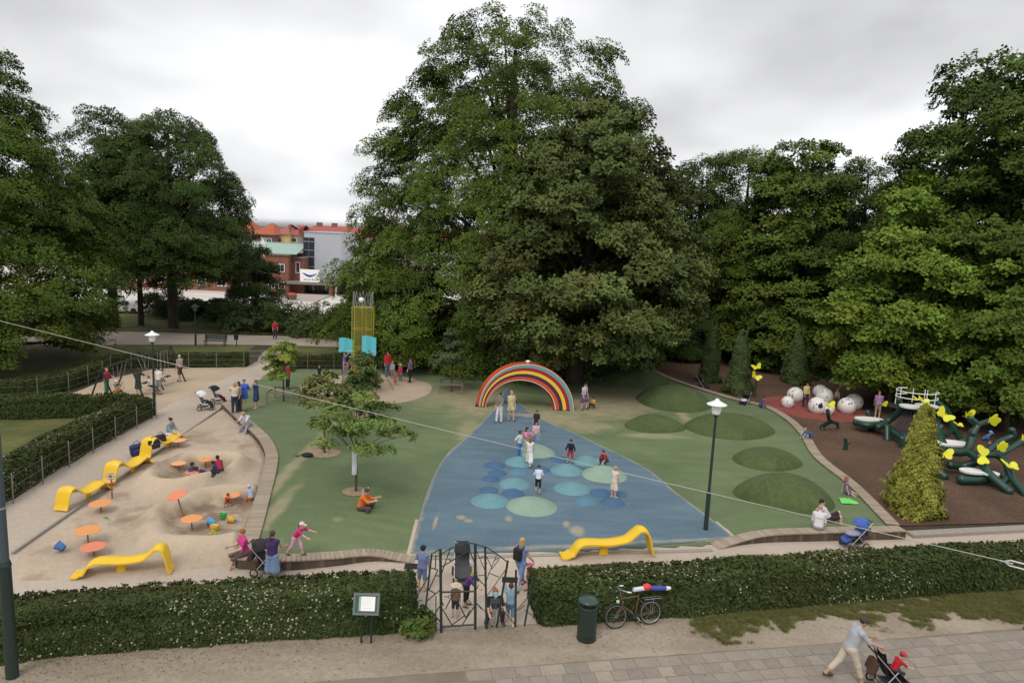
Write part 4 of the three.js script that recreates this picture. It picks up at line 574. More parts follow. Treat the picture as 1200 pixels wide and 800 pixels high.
const benchLeg = gridGeo(8, 6, (u, v) => V(Math.cos(u * 6.283) * 0.16 * (1 - v * 0.3) - 0.12, v * 0.42, Math.sin(u * 6.283) * 0.05), false);
function bench(label, a, b, y = 0, flip = 1) {    // a low end, b high end
  const o = thing('wave_bench', label, 'bench', a.clone().lerp(b, 0.5).setY(y), faceZ(a, b), 'yellow wave benches'), s = a.distanceTo(b) / 2.92, m = part('seat_ribbon', waveBench, M.yellow, o); part('leg', benchLeg, M.yellow, o); o.scale.set(s, Math.max(0.95, Math.min(1.1, s)), 1); return o;
}
bench('yellow wave bench at the sand pit edge behind the clipped hedge', P(88, 674), P(203, 668), 0.02);
bench('yellow wave bench in front of the blue rubber ground', P(658, 652), P(764, 648), 0.01);
bench('yellow wave bench on the kerb, next to the pinwheel post', P(128, 572), P(72, 600), 0.02);
bench('yellow wave bench on the kerb, middle of three, with a navy bag behind', P(176, 542), P(128, 568), 0.02);
bench('yellow wave bench on the kerb, loaded with dark bags', P(216, 516), P(170, 538), 0.02);
// ---------- orange disc tables in the sand ----------
function discTable(label, cx, cy, rp, bx, by, m, tilt = [0, 0, 0], small) {
  const base = S(bx, by), dist = Math.hypot(base.z, CAMH), R = rp * dist * 0.995 / F, top = Pz(cx, cy, base.z), h = Math.max(0.3, top.y - base.y), o = thing('disc_table', label, 'play table', base, 0, 'orange disc tables in the sand');
  const pts = [[0.001, -0.01], [R * 0.8, -0.012], [R, 0.004], [R, 0.016], [R * 0.92, 0.03], [0.001, 0.022]].map(([a, b]) => new THREE.Vector2(a, b)), g = new THREE.LatheGeometry(pts, 30); g.rotateX(tilt[0]); g.rotateZ(tilt[2]);
  part('disc', g, m, o, V(top.x - base.x, h, 0)); part('post', bar(V(0, -0.15, 0), V(top.x - base.x, h - 0.012, 0), 0.025), M.rust, o);
  part('hub', bar(V((top.x - base.x) * 0.85, h * 0.85, 0), V(top.x - base.x, h - 0.01, 0), 0.03, 0.09), M.rust, o); return o;
}
discTable('peach disc table beside the seated woman on the last yellow bench', 209, 516, 8.3, 209, 524, M.peach);
discTable('pale peach disc table just inside the upper sand rim', 209, 543, 8, 210, 551, M.peach);
discTable('amber disc table by the child in crimson', 240.5, 538.5, 8, 241, 548, M.orange);
discTable('coral disc table in the upper sand hollow, child behind it', 228, 553, 10, 228.5, 563, M.coral);
discTable('tall tilted coral disc table on a long leaning post', 207, 580, 10.5, 216, 606, M.coral, [0.25, 0, 0.18]);
discTable('orange disc table in the lower sand hollow under the tilted one', 224, 608, 11.5, 225, 621, M.orange);
discTable('amber disc table at the rim of the lower hollow near the wooden curb', 271, 580.5, 9.5, 269, 590, M.orange);
discTable('amber disc table between the green sand toy and the benches', 117, 590, 11.7, 119, 600, M.orange);
discTable('large amber disc table in the open sand', 102, 621.5, 13.5, 103, 637, M.orange);
discTable('large coral disc table behind the low yellow bench', 109, 642, 13, 110, 651, M.coral);
discTable('small peach disc table half hidden by a bench end', 126, 564, 8, 126, 572, M.peach);
{ const b = S(131, 584), o = thing('pinwheel_post', 'grey pinwheel on a rusty post among the benches', 'play post', b); part('post', bar(V(0, -0.1, 0), V(0, 0.85, 0), 0.03), M.rust, o); for (let i = 0; i < 6; i++) part('vane', ball(0.09, Math.cos(i * 1.047) * 0.12, 0.92 + Math.sin(i * 1.047) * 0.12, 0.04, [1, 0.5, 0.25], 8), mat([0.4, 0.4, 0.42], 0.5), o); part('hub', ball(0.05, 0, 0.92, 0.06), M.rust, o); }
// sand toys
const bucketG = (s) => new THREE.LatheGeometry([[0.001, 0], [0.075, 0], [0.1, 0.17], [0.108, 0.17], [0.108, 0.185], [0.09, 0.18], [0.07, 0.02], [0.001, 0.02]].map(([a, b]) => new THREE.Vector2(a * s, b * s)), 18);
function bucket(label, cx, cy, c, s = 1.3, tip = 0) { const p = S(cx, cy), o = thing('sand_bucket', label, 'toy bucket', p, 0, 'toys left in the sand'), m = mat(c, 0.45); o.rotation.z = tip; if (tip) o.position.y += 0.09 * s; part('pail', bucketG(s), m, o); const h = new THREE.TorusGeometry(0.1 * s, 0.006, 6, 16, Math.PI); part('handle', h, M.white, o, V(0, 0.18 * s, 0), [0.9, 0, 0]); }
bucket('green toy bucket in the lower sand hollow', 261.5, 608, [0.06, 0.42, 0.1]); bucket('yellow toy bucket lying near the wooden curb', 274.5, 613, [0.7, 0.42, 0.03], 1.2, 1.3); bucket('light blue toy bucket lying in the lower sand hollow', 252, 617, [0.1, 0.36, 0.62], 1.4, 1.2); bucket('yellow toy bucket beside the blue one', 251, 623.5, [0.72, 0.45, 0.03], 1.4); bucket('small green toy bucket in front of the yellow one', 254, 629, [0.2, 0.4, 0.05], 0.9, 1.2); bucket('lone blue toy bucket in the open sand', 75, 647, [0.06, 0.16, 0.42], 1.4, 1.1);
function spade(label, cx, cy, c, yaw) { const p = S(cx, cy), o = thing('toy_spade', label, 'toy spade', p.setY(p.y + 0.03), yaw, 'toys left in the sand'); part('blade', rbox(0.12, 0.015, 0.16, 0.006), mat(c, 0.45), o); part('handle', bar(V(0, 0.01, 0.07), V(0, 0.03, 0.36), 0.016), mat(c, 0.45), o); }
spade('green toy spade near the amber disc table', 124, 607, [0.06, 0.36, 0.05], 0.8); spade('blue toy spade among the buckets', 268, 612, [0.1, 0.3, 0.6], 2); spade('orange toy spade by the yellow bucket', 246, 626, [0.7, 0.3, 0.05], 1.2);
// ---------- white spotted balls ----------
[[922.7, 478.5, 7.4, 'small white spotted ball, outermost of the cluster'], [931.5, 471.5, 9.4, 'white spotted ball beside the woman in yellow'], [961, 467, 8.4, 'white spotted ball at the back of the central cluster'], [966, 474, 10.2, 'large white spotted ball in the middle of the central cluster'], [957.5, 485, 10.6, 'large white spotted ball with a round black opening'], [970, 486.5, 7.4, 'small white spotted ball behind the butterfly branch'], [992, 485, 10.2, 'white spotted ball of the pair apart from the cluster, showing three spots'], [1000.5, 480, 10, 'white spotted ball of the pair apart from the cluster, half hidden']].forEach(([cx, by, rp, label], i) => {
  const b = P(cx, by - 2, 0.014), R = rp * Math.hypot(b.z, CAMH) / F, o = thing('spotted_ball', label, 'play ball', b, i * 1.3, 'white spotted play balls'), c = R * 0.72, g = new THREE.SphereGeometry(R, 28, 20, 0, 6.2832, 0, 2.38); g.translate(0, c, 0); part('shell', g, M.ball, o);
  const r = rngOf(i + 5); for (let k = 0; k < 16; k++) { const u = k === 0 && i === 4 ? 1.35 : 0.35 + r() * 1.45, a = k === 0 && i === 4 ? -5.7 : r() * 6.283, s = k === 0 && i === 4 ? 0.2 : 0.045 + r() * 0.035, d = V(Math.sin(u) * Math.cos(a), Math.cos(u), Math.sin(u) * Math.sin(a)), q = new THREE.SphereGeometry(R + 0.005, 12, 3, 0, 6.2832, 0, s * 1.35); q.applyQuaternion(new THREE.Quaternion().setFromUnitVectors(V(0, 1, 0), d)); q.translate(0, c, 0); part('spot', q, M.black, o); }
});
// ---------- butterflies and the green tube climbing frame ----------
const wing = (() => { const s = new THREE.Shape(); s.moveTo(0, 0); s.bezierCurveTo(0.1, 0.16, 0.3, 0.34, 0.46, 0.28); s.bezierCurveTo(0.56, 0.2, 0.5, 0.02, 0.38, -0.04); s.bezierCurveTo(0.44, -0.16, 0.34, -0.28, 0.22, -0.24); s.bezierCurveTo(0.1, -0.2, 0.04, -0.1, 0, 0); const g = new THREE.ExtrudeGeometry(s, { depth: 0.025, bevelEnabled: true, bevelSize: 0.01, bevelThickness: 0.008, bevelSegments: 1, curveSegments: 8 }); return g; })();
function butterfly(parent, pos, yaw, pitch, roll, s = 1, open = 0.45) {
  const g = part('butterfly', bar(V(0, -0.16 * s, 0), V(0, 0.2 * s, 0), 0.03 * s, 0.02 * s), M.lime, parent, pos, [pitch, yaw, roll]);
  for (const k of [1, -1]) { const q = wing.clone(); q.scale(s, s, 1); if (k < 0) { q.rotateY(Math.PI); q.translate(0, 0, 0.025); } q.rotateY(-k * open); part('wing', q, M.lime, g); } return g;
}
{
  const b = P(1100, 545), o = thing('climbing_frame', 'sprawling dark green tube climbing frame with white discs and yellow butterflies', 'climbing frame', b), W = ([x, y, h]) => P(960 + x / 4.704, 430 + y / 4.704, h).sub(b);
  const T = (list, r = 0.17) => { const p = list.map(W), m = part('branch_tube', p.length > 2 ? tube(p, r, 12) : bar(p[0], p[1], r, r, 12), M.tubeGreen, o); for (const q of [p[0], p[p.length - 1]]) part('end_cap', ball(r * 1.08, q.x, q.y, q.z, [1, 1, 1], 10), M.tubeGreen, m); };
  T([[205, 305, .5], [265, 320, .5], [340, 315, .55]], .2); T([[340, 310, .6], [400, 350, .5], [480, 410, .35]], .2); T([[330, 330, .55], [390, 290, .95], [450, 235, 1.7], [440, 180, 2.3]], .19); T([[400, 210, 1.6], [455, 225, 1.8]], .15); T([[375, 330, .7], [376, 405, 0]], .17); T([[460, 395, .5], [462, 445, 0]], .17); T([[290, 320, .45], [292, 350, 0]], .2); T([[270, 250, 1.0], [285, 285, .6]], .15);
  T([[470, 220, 1.9], [545, 230, 1.9], [640, 185, 2.1]], .17); T([[640, 185, 2.1], [700, 230, 1.8], [745, 340, 1.2], [790, 410, 1.0]], .17); T([[545, 235, 1.9], [560, 330, 1.0], [565, 430, 0]], .19); T([[700, 235, 1.7], [660, 290, 1.0], [650, 380, 0.1]], .15);
  T([[620, 358, 1.5], [660, 345, 1.6], [672, 328, 1.75]], .14); T([[660, 348, 1.55], [690, 430, 1.15], [745, 468, 1.0], [815, 462, 1.2], [850, 360, 2.1]], .2); T([[850, 365, 2.1], [872, 318, 2.5], [835, 283, 2.8]], .15); T([[872, 318, 2.5], [940, 298, 2.7]], .14);
  T([[815, 460, 1.2], [885, 512, 1.0], [940, 590, 0.6], [1045, 682, 0.12]], .2); T([[985, 482, 1.1], [1030, 520, .95], [1062, 605, .5], [1140, 700, .1]], .19); T([[915, 475, 1.1], [1000, 410, 1.6], [1070, 375, 1.95], [1064, 348, 2.2]], .16); T([[985, 485, 1.1], [1090, 425, 1.5], [1150, 385, 1.8]], .17); T([[640, 480, 1.0], [648, 560, .4], [690, 603, .12]], .2); T([[690, 440, 1.1], [640, 485, 1.0]], .17); T([[788, 620, .25], [890, 618, .3], [985, 600, .35]], .22); T([[725, 540, .45], [800, 545, .45], [880, 520, .8]], .19); T([[1062, 600, .5], [1000, 645, .15]], .17); T([[740, 345, 1.2], [700, 370, 1.3], [665, 360, 1.5]], .13); T([[885, 480, 1.05], [985, 485, 1.1]], .16);
  const plate = (c, rx, rz, y) => { const p = W([...c, y]), g = new THREE.CylinderGeometry(1, 0.97, 0.09, 32); g.scale(rx, 1, rz); g.translate(p.x, p.y, p.z); part('white_platform', g, M.white, o); };
  plate([275, 287], 0.85, 0.5, .74); plate([500, 217], 0.55, 0.5, 2.12); plate([595, 215], 0.65, 0.55, 2.12); plate([708, 418], 1.15, 0.55, 1.25); plate([850, 574], 0.62, 0.42, .62); plate([940, 585], .45, .36, .6);
  { const c = W([528, 212, 2.15]), ring = (y, r) => { const g = new THREE.TorusGeometry(1, 0.028, 8, 40, 4.6); g.rotateX(Math.PI / 2); g.rotateY(-0.7 + Math.PI * 0.22); const s = g; s.scale(1.12, 1, 0.85); s.translate(c.x + 0.06, c.y + y, c.z); return s; }; part('guard_rail', ring(0.85), M.white, o); part('guard_rail', ring(0.5), M.white, o); for (let i = 0; i < 7; i++) { const a = 0.35 + i * 0.72, x = c.x + 0.06 + Math.cos(a + 2.4) * 1.1, z = c.z - Math.abs(Math.sin(a + 2.4)) * 0.8; part('rail_post', bar(V(x, c.y, z), V(x, c.y + 0.85, z), 0.022), M.white, o); } }
  { const top = W([545, 230, 1.8]), c = W([470, 372, .25]); for (let i = 0; i < 13; i++) { const a = i / 13 * Math.PI * 1.9, q = V(c.x + Math.cos(a) * 0.55, c.y, c.z + Math.sin(a) * 0.5), m = c.clone().lerp(top, 0.45).add(V(Math.cos(a) * 0.5 - 0.2, 0.3, 0.25 + Math.sin(a) * 0.4)); part('net_rope', tube([q, m, V(top.x - 0.35 + Math.cos(a) * 0.35, top.y - 0.05, top.z + Math.sin(a) * 0.15)], 0.012, 5), M.rope, o); } for (const [k, r] of [[0, 0.55], [0.35, 0.6]]) { const g = new THREE.TorusGeometry(r, 0.014, 5, 24); g.rotateX(Math.PI / 2); g.translate(c.x + k * 0.3, c.y + k * 1.5, c.z + k * 0.4); part('net_rope', g, M.rope, o); } part('net_basket', ball(0.42, c.x, c.y, c.z, [1, 0.35, 1], 14), M.rope, o); }
  const B = (x, y, h, yaw, pitch, roll, s = 1, op) => butterfly(o, W([x, y, h]), yaw, pitch, roll, s, op);
  B(352, 205, 1.5, 0.9, -0.4, 0.2, 0.6, 1.2); B(690, 268, 2.1, -0.3, -0.5, -0.9, 1.0); B(812, 265, 2.9, 0.8, -0.2, 0.2, .85, 0.9); B(940, 292, 2.85, 1.3, 0, 0.3, .9, 1.0); B(1122, 388, 2.0, 1.1, -0.1, 0, .9, .9); B(685, 482, 1.2, 0.05, -0.5, 0, .95, .3); B(903, 492, 1.3, -0.1, -0.6, 1.35, 1.0, .3); B(985, 442, 1.6, 1.25, -0.6, 0.6, .85, 1.1); B(1052, 545, 1.0, 0.3, -1.1, 0.1, .95, .2); B(575, 190, 2.6, 0.4, -0.9, 0, .8, .3); B(545, 178, 2.5, 0.2, -1.2, 0, .6, .2); B(770, 320, 1.8, 0.3, -1.2, 0.2, .6, .2);
}
{ const b = P(966, 501), o = thing('tube_sprout', 'low green tube branch with a butterfly in front of the spotted balls', 'play branch', b), W = (x, y, h) => P(880 + x / 6.667, 430 + y / 6.667, h).sub(b), T = (l, r) => part('branch_tube', tube(l, r, 10), M.tubeGreen, o);
  T([W(550, 470, .12), W(605, 435, .5), W(625, 425, .6)], .13); T([W(625, 425, .6), W(680, 440, .45)], .11); T([W(618, 425, .6), W(605, 370, 1.2), W(600, 330, 1.5)], .11); T([W(555, 462, .2), W(566, 492, 0)], .12); T([W(678, 440, .45), W(682, 462, .1)], .09); butterfly(o, W(612, 300, 1.85), 0.4, -0.5, 0.2, 0.75); }
{ const b = P(991, 527), o = thing('tube_stump', 'tiny green tube stump standing alone on the bark mulch', 'play stump', b); part('branch_tube', bar(V(0, -0.1, 0), V(0, 0.42, 0), 0.13, 0.11, 10), M.tubeGreen, o); part('branch_tube', bar(V(0, 0.35, 0), V(-0.12, 0.7, 0.05), 0.1, 0.08, 10), M.tubeGreen, o); part('branch_tube', bar(V(0, 0.3, 0), V(0.2, 0.5, 0), 0.09, 0.07, 10), M.tubeGreen, o); }
{ const b = P(884, 466), o = thing('butterfly_stem', 'pair of yellow butterflies on a slim stem beside the dark conifer', 'play stem', b); part('stem', tube([V(0, -0.1, 0), V(0.06, 1.0, 0), V(-0.05, 1.9, 0)], 0.05, 7), M.tubeGreen, o); butterfly(o, V(-0.1, 1.55, 0.1), 0.2, -0.4, -0.5, 0.85); butterfly(o, V(-0.05, 2.2, 0), -0.2, -0.7, 0.2, 0.75); }
// ---------- lamps ----------
function lamp(label, base, h, steps = true, glass = M.opal) {
  const o = thing('lamp_post', label, 'street lamp', base, 0, 'park lamp posts');
  part('pole', [cyl(0.085, 0.085, h * 0.3, 0, h * 0.15, 0, 14), cyl(0.055, 0.05, h * 0.62, 0, h * 0.6, 0, 12), cyl(0.09, 0.06, 0.06, 0, h * 0.3 + 0.03, 0, 14), cyl(0.06, 0.055, 0.05, 0, h * 0.56, 0, 12)], M.green, o);
  part('collar', new THREE.LatheGeometry([[0.05, 0], [0.09, 0.02], [0.11, 0.08], [0.05, 0.1]].map(([a, b]) => new THREE.Vector2(a, b)), 16), M.green, o, V(0, h * 0.9, 0));
  part('lantern', new THREE.LatheGeometry([[0.001, 0], [0.14, 0], [0.155, 0.06], [0.2, 0.4], [0.001, 0.4]].map(([a, b]) => new THREE.Vector2(a, b)), 24), glass, o, V(0, h * 0.9 + 0.09, 0));
  part('cap', new THREE.LatheGeometry([[0.2, -0.02], [0.36, -0.05], [0.37, -0.02], [0.2, 0.06], [0.09, 0.12], [0.05, 0.19], [0.001, 0.2]].map(([a, b]) => new THREE.Vector2(a, b)), 26), glass === M.opal ? M.white : M.green, o, V(0, h * 0.9 + 0.5, 0));
}
lamp('dark green lamp post with white lantern at the corner of the blue ground', G(827, 621), 4.95); lamp('dark green lamp post with white lantern at the hedge end by the swings', P(181, 487), 4.5);
lamp('dark lamp post on the park path by the bench', P(229, 404), 3.2, true, mat([0.1, 0.1, 0.1], 0.4)); lamp('dark lamp post on the park path among the shrubs', P(371, 404), 3.2, true, mat([0.1, 0.1, 0.1], 0.4));
// mast with a tensioned wire and turnbuckle
{
  const b = P(14, 793), o = thing('lamp_mast', 'tall dark grey-green mast rising at the end of the blossoming hedge', 'mast', b), top = 10.2;
  part('mast_base', cyl(0.14, 0.125, 2.9, 0, 1.4, 0, 20), M.green, o); part('mast_shaft', cyl(0.1, 0.075, top - 2.8, 0, 2.8 + (top - 2.8) / 2, 0, 18), mat([0.06, 0.085, 0.1], 0.5), o); part('collar', cyl(0.14, 0.11, 0.12, 0, 2.86, 0, 20), M.green, o); part('band', cyl(0.105, 0.105, 0.05, 0, 4.2, 0, 18), M.alu, o); part('band', cyl(0.098, 0.098, 0.05, 0, 6.6, 0, 18), M.alu, o);
  const a = Pz(-4, 374, b.z + 0.02), e1 = Pz(1172, 656.5, -8.6), e2 = Pz(1212, 667, -8.4), far = Pz(1420, 720, -7.2);
  part('band', cyl(0.1, 0.1, 0.06, 0, a.y, 0, 18), M.alu, o);
  const w = thing('span_wire', 'thin pale wire spanning the playground with a grey turnbuckle', 'wire', V(0, 0, 0)); const mid = a.clone().lerp(e1, 0.5); mid.y -= 0.06;
  part('wire', tube([V(b.x + 0.09, a.y, b.z), a.clone().lerp(e1, 0.25).add(V(0, -0.045, 0)), mid, a.clone().lerp(e1, 0.75).add(V(0, -0.045, 0)), e1], 0.006, 6, 60), mat([0.42, 0.4, 0.36], 0.5), w); part('wire', tube([e2, far], 0.007, 6, 4), mat([0.42, 0.4, 0.36], 0.5), w);
  const d = e2.clone().sub(e1).normalize(), n = V(0, 1, 0).addScaledVector(d, -d.y).normalize(), q = (t, s) => e1.clone().lerp(e2, t).addScaledVector(n, s); part('turnbuckle', [bar(q(0.15, 0), q(0.3, 0.035), 0.012), bar(q(0.15, 0), q(0.3, -0.035), 0.012), bar(q(0.3, 0.035), q(0.9, 0.035), 0.012), bar(q(0.3, -0.035), q(0.9, -0.035), 0.012), bar(q(0.9, 0.035), q(1, 0), 0.012), bar(q(0.9, -0.035), q(1, 0), 0.012), bar(q(0, 0), q(0.4, 0), 0.008), bar(q(0.75, 0), q(1.1, 0), 0.008)], mat([0.5, 0.5, 0.48], 0.45, { metalness: 0.3 }), w);
}
// ---------- welded gate ----------
{
  const z = P(517, 741).z, o = thing('twig_gate', 'dark welded steel gate shaped like tangled twigs, standing half open between hedges', 'gate', P(550, 739)), b0 = o.position, W = (x, y, dz = 0) => { const p = Pz(480 + x / 6.67, 625 + y / 6.67, z + dz).sub(b0); p.y = Math.max(p.y, -0.05); return p; };
  const post = (x0, y0, x1, y1, r = 0.035) => part('post', bar(W(x0, y0), W(x1, y1), r * 0.85), M.green, o), bars = (n, list, r = 0.02) => part(n, list.map(([a, b, c, d]) => bar(W(a, b), W(c, d), r * 0.8, r * 0.8, 6)), M.green, o), one = (list, r) => list.forEach((l) => bars('twig_bar', [l], r));
  post(105, 755, 172, 158, .03); post(247, 770, 240, 122, .045); post(513, 748, 513, 80, .045); post(601, 738, 590, 105, .035); post(680, 735, 768, 212, .035); post(826, 728, 832, 285, .035); post(898, 722, 966, 338, .032); post(5, 700, 3, 290, .028);
  one([[247, 458, 500, 452], [250, 728, 505, 712]], .032);
  one([[172, 158, 240, 122], [240, 165, 330, 110], [330, 110, 440, 75], [440, 65, 513, 82], [513, 82, 590, 105], [590, 100, 682, 160], [682, 160, 768, 225], [320, 110, 250, 310], [250, 260, 470, 130], [440, 65, 513, 240], [300, 200, 335, 215], [335, 480, 280, 590], [258, 590, 330, 715], [380, 540, 440, 660], [505, 570, 410, 715], [440, 660, 470, 600], [265, 560, 245, 520], [330, 715, 430, 640], [205, 170, 200, 280], [160, 265, 220, 285], [220, 285, 150, 440], [40, 520, 150, 330], [130, 530, 240, 440], [120, 560, 240, 690], [205, 490, 205, 760], [240, 560, 165, 680], [150, 440, 200, 470], [195, 330, 240, 330]], .02);
  one([[520, 130, 590, 290], [590, 160, 640, 260], [600, 155, 690, 160], [680, 170, 620, 310], [620, 310, 700, 340], [620, 310, 590, 400], [700, 200, 640, 280], [520, 330, 595, 420], [520, 330, 590, 325], [660, 410, 760, 270], [595, 500, 660, 410], [690, 640, 720, 520], [690, 640, 760, 610], [830, 610, 940, 480], [700, 560, 830, 720], [720, 520, 790, 590], [930, 500, 985, 560], [945, 480, 990, 440], [900, 600, 960, 640], [520, 540, 600, 620], [560, 590, 520, 540], [760, 610, 826, 560], [850, 600, 900, 560], [60, 520, 5, 480], [5, 540, 100, 520], [300, 490, 360, 470], [270, 490, 310, 500], [430, 540, 500, 560], [460, 520, 490, 560], [540, 400, 520, 440], [550, 190, 580, 180], [610, 230, 590, 230], [660, 210, 700, 190]], .014);
  part('name_plate', rbox(0.42, 0.16, 0.03, 0.01), M.dark, o, W(783, 362));
}
// drain grate
{ const p = P(483, 664), o = thing('drain_grate', 'small dark iron drain grate at the end of the wooden wall', 'drain', p, 0.05); part('frame', [box(0.5, 0.03, 0.03, 0, 0.015, 0.16), box(0.5, 0.03, 0.03, 0, 0.015, -0.16), box(0.03, 0.03, 0.29, 0.235, 0.015, 0), box(0.03, 0.03, 0.29, -0.235, 0.015, 0)], M.dark, o); for (let i = 0; i < 8; i++) part('slat', box(0.025, 0.024, 0.29, -0.19 + i * 0.055, 0.014, 0), M.dark, o); part('sump', box(0.44, 0.004, 0.29, 0, 0.009, 0), M.black, o); }
// ---------- litter bin ----------
{
  const o = thing('litter_bin', 'dark green cylindrical litter bin with domed lid beside the hedge', 'litter bin', P(687, 748)), L = (p) => new THREE.LatheGeometry(p.map(([a, b]) => new THREE.Vector2(a, b)), 32);
  part('body', L([[0.001, 0], [0.265, 0], [0.275, 0.03], [0.262, 0.06], [0.262, 0.95], [0.27, 0.98], [0.24, 0.985], [0.001, 0.98]]), mat([0.014, 0.03, 0.024], 0.45), o); part('throat', L([[0.2, 0.98], [0.2, 1.12]]), M.black, o); for (let i = 0; i < 4; i++) part('strut', bar(V(Math.cos(i * 1.57 + 0.8) * 0.24, 0.97, Math.sin(i * 1.57 + 0.8) * 0.24), V(Math.cos(i * 1.57 + 0.8) * 0.24, 1.14, Math.sin(i * 1.57 + 0.8) * 0.24), 0.014), M.green, o); part('lid', L([[0.27, 1.1], [0.29, 1.12], [0.28, 1.15], [0.2, 1.21], [0.1, 1.24], [0.001, 1.25]]), mat([0.03, 0.055, 0.045], 0.3), o); part('door', rbox(0.2, 0.07, 0.02, 0.006), M.black, o, V(0, 0.16, 0.262));
}
// ---------- notice board ----------
{
  const o = thing('notice_board', 'green framed notice board on two posts in front of the hedge', 'sign', P(429, 753).setY(0), 0.03), t = -0.35;
  for (const s of [-1, 1]) part('post', bar(V(s * 0.13, -0.1, 0), V(s * 0.13, 0.95, 0), 0.028), mat([0.015, 0.03, 0.02], 0.6), o);
  const bd = part('board', rbox(0.66, 0.5, 0.05, 0.01), mat([0.05, 0.11, 0.075], 0.5), o, V(0, 1.12, 0.03), [t, 0, 0]);
  const edge = mat([0.13, 0.16, 0.16], 0.5); part('frame', [box(0.68, 0.055, 0.075, 0, 0.245, 0.012), box(0.68, 0.055, 0.075, 0, -0.245, 0.012), box(0.055, 0.434, 0.075, 0.312, 0, 0.012), box(0.055, 0.434, 0.075, -0.312, 0, 0.012)], edge, bd);
  const cv = document.createElement('canvas'); cv.width = 256; cv.height = 220; const c = cv.getContext('2d'); c.fillStyle = '#f3f2f0'; c.fillRect(0, 0, 256, 220); c.fillStyle = '#9bb3a5'; c.fillRect(0, 0, 34, 220); c.fillStyle = '#e6d8de'; c.fillRect(60, 172, 150, 14); c.fillStyle = '#d9dad9'; for (let i = 0; i < 7; i++) c.fillRect(52, 30 + i * 18, 170 - (i % 3) * 22, 5);
  const tx = new THREE.CanvasTexture(cv); tx.colorSpace = THREE.SRGBColorSPACE || THREE.SRGBColorSpace; part('notice', new THREE.PlaneGeometry(0.42, 0.36), new THREE.MeshStandardMaterial({ map: tx, roughness: 0.5 }), bd, V(0.015, 0.01, 0.029));
}
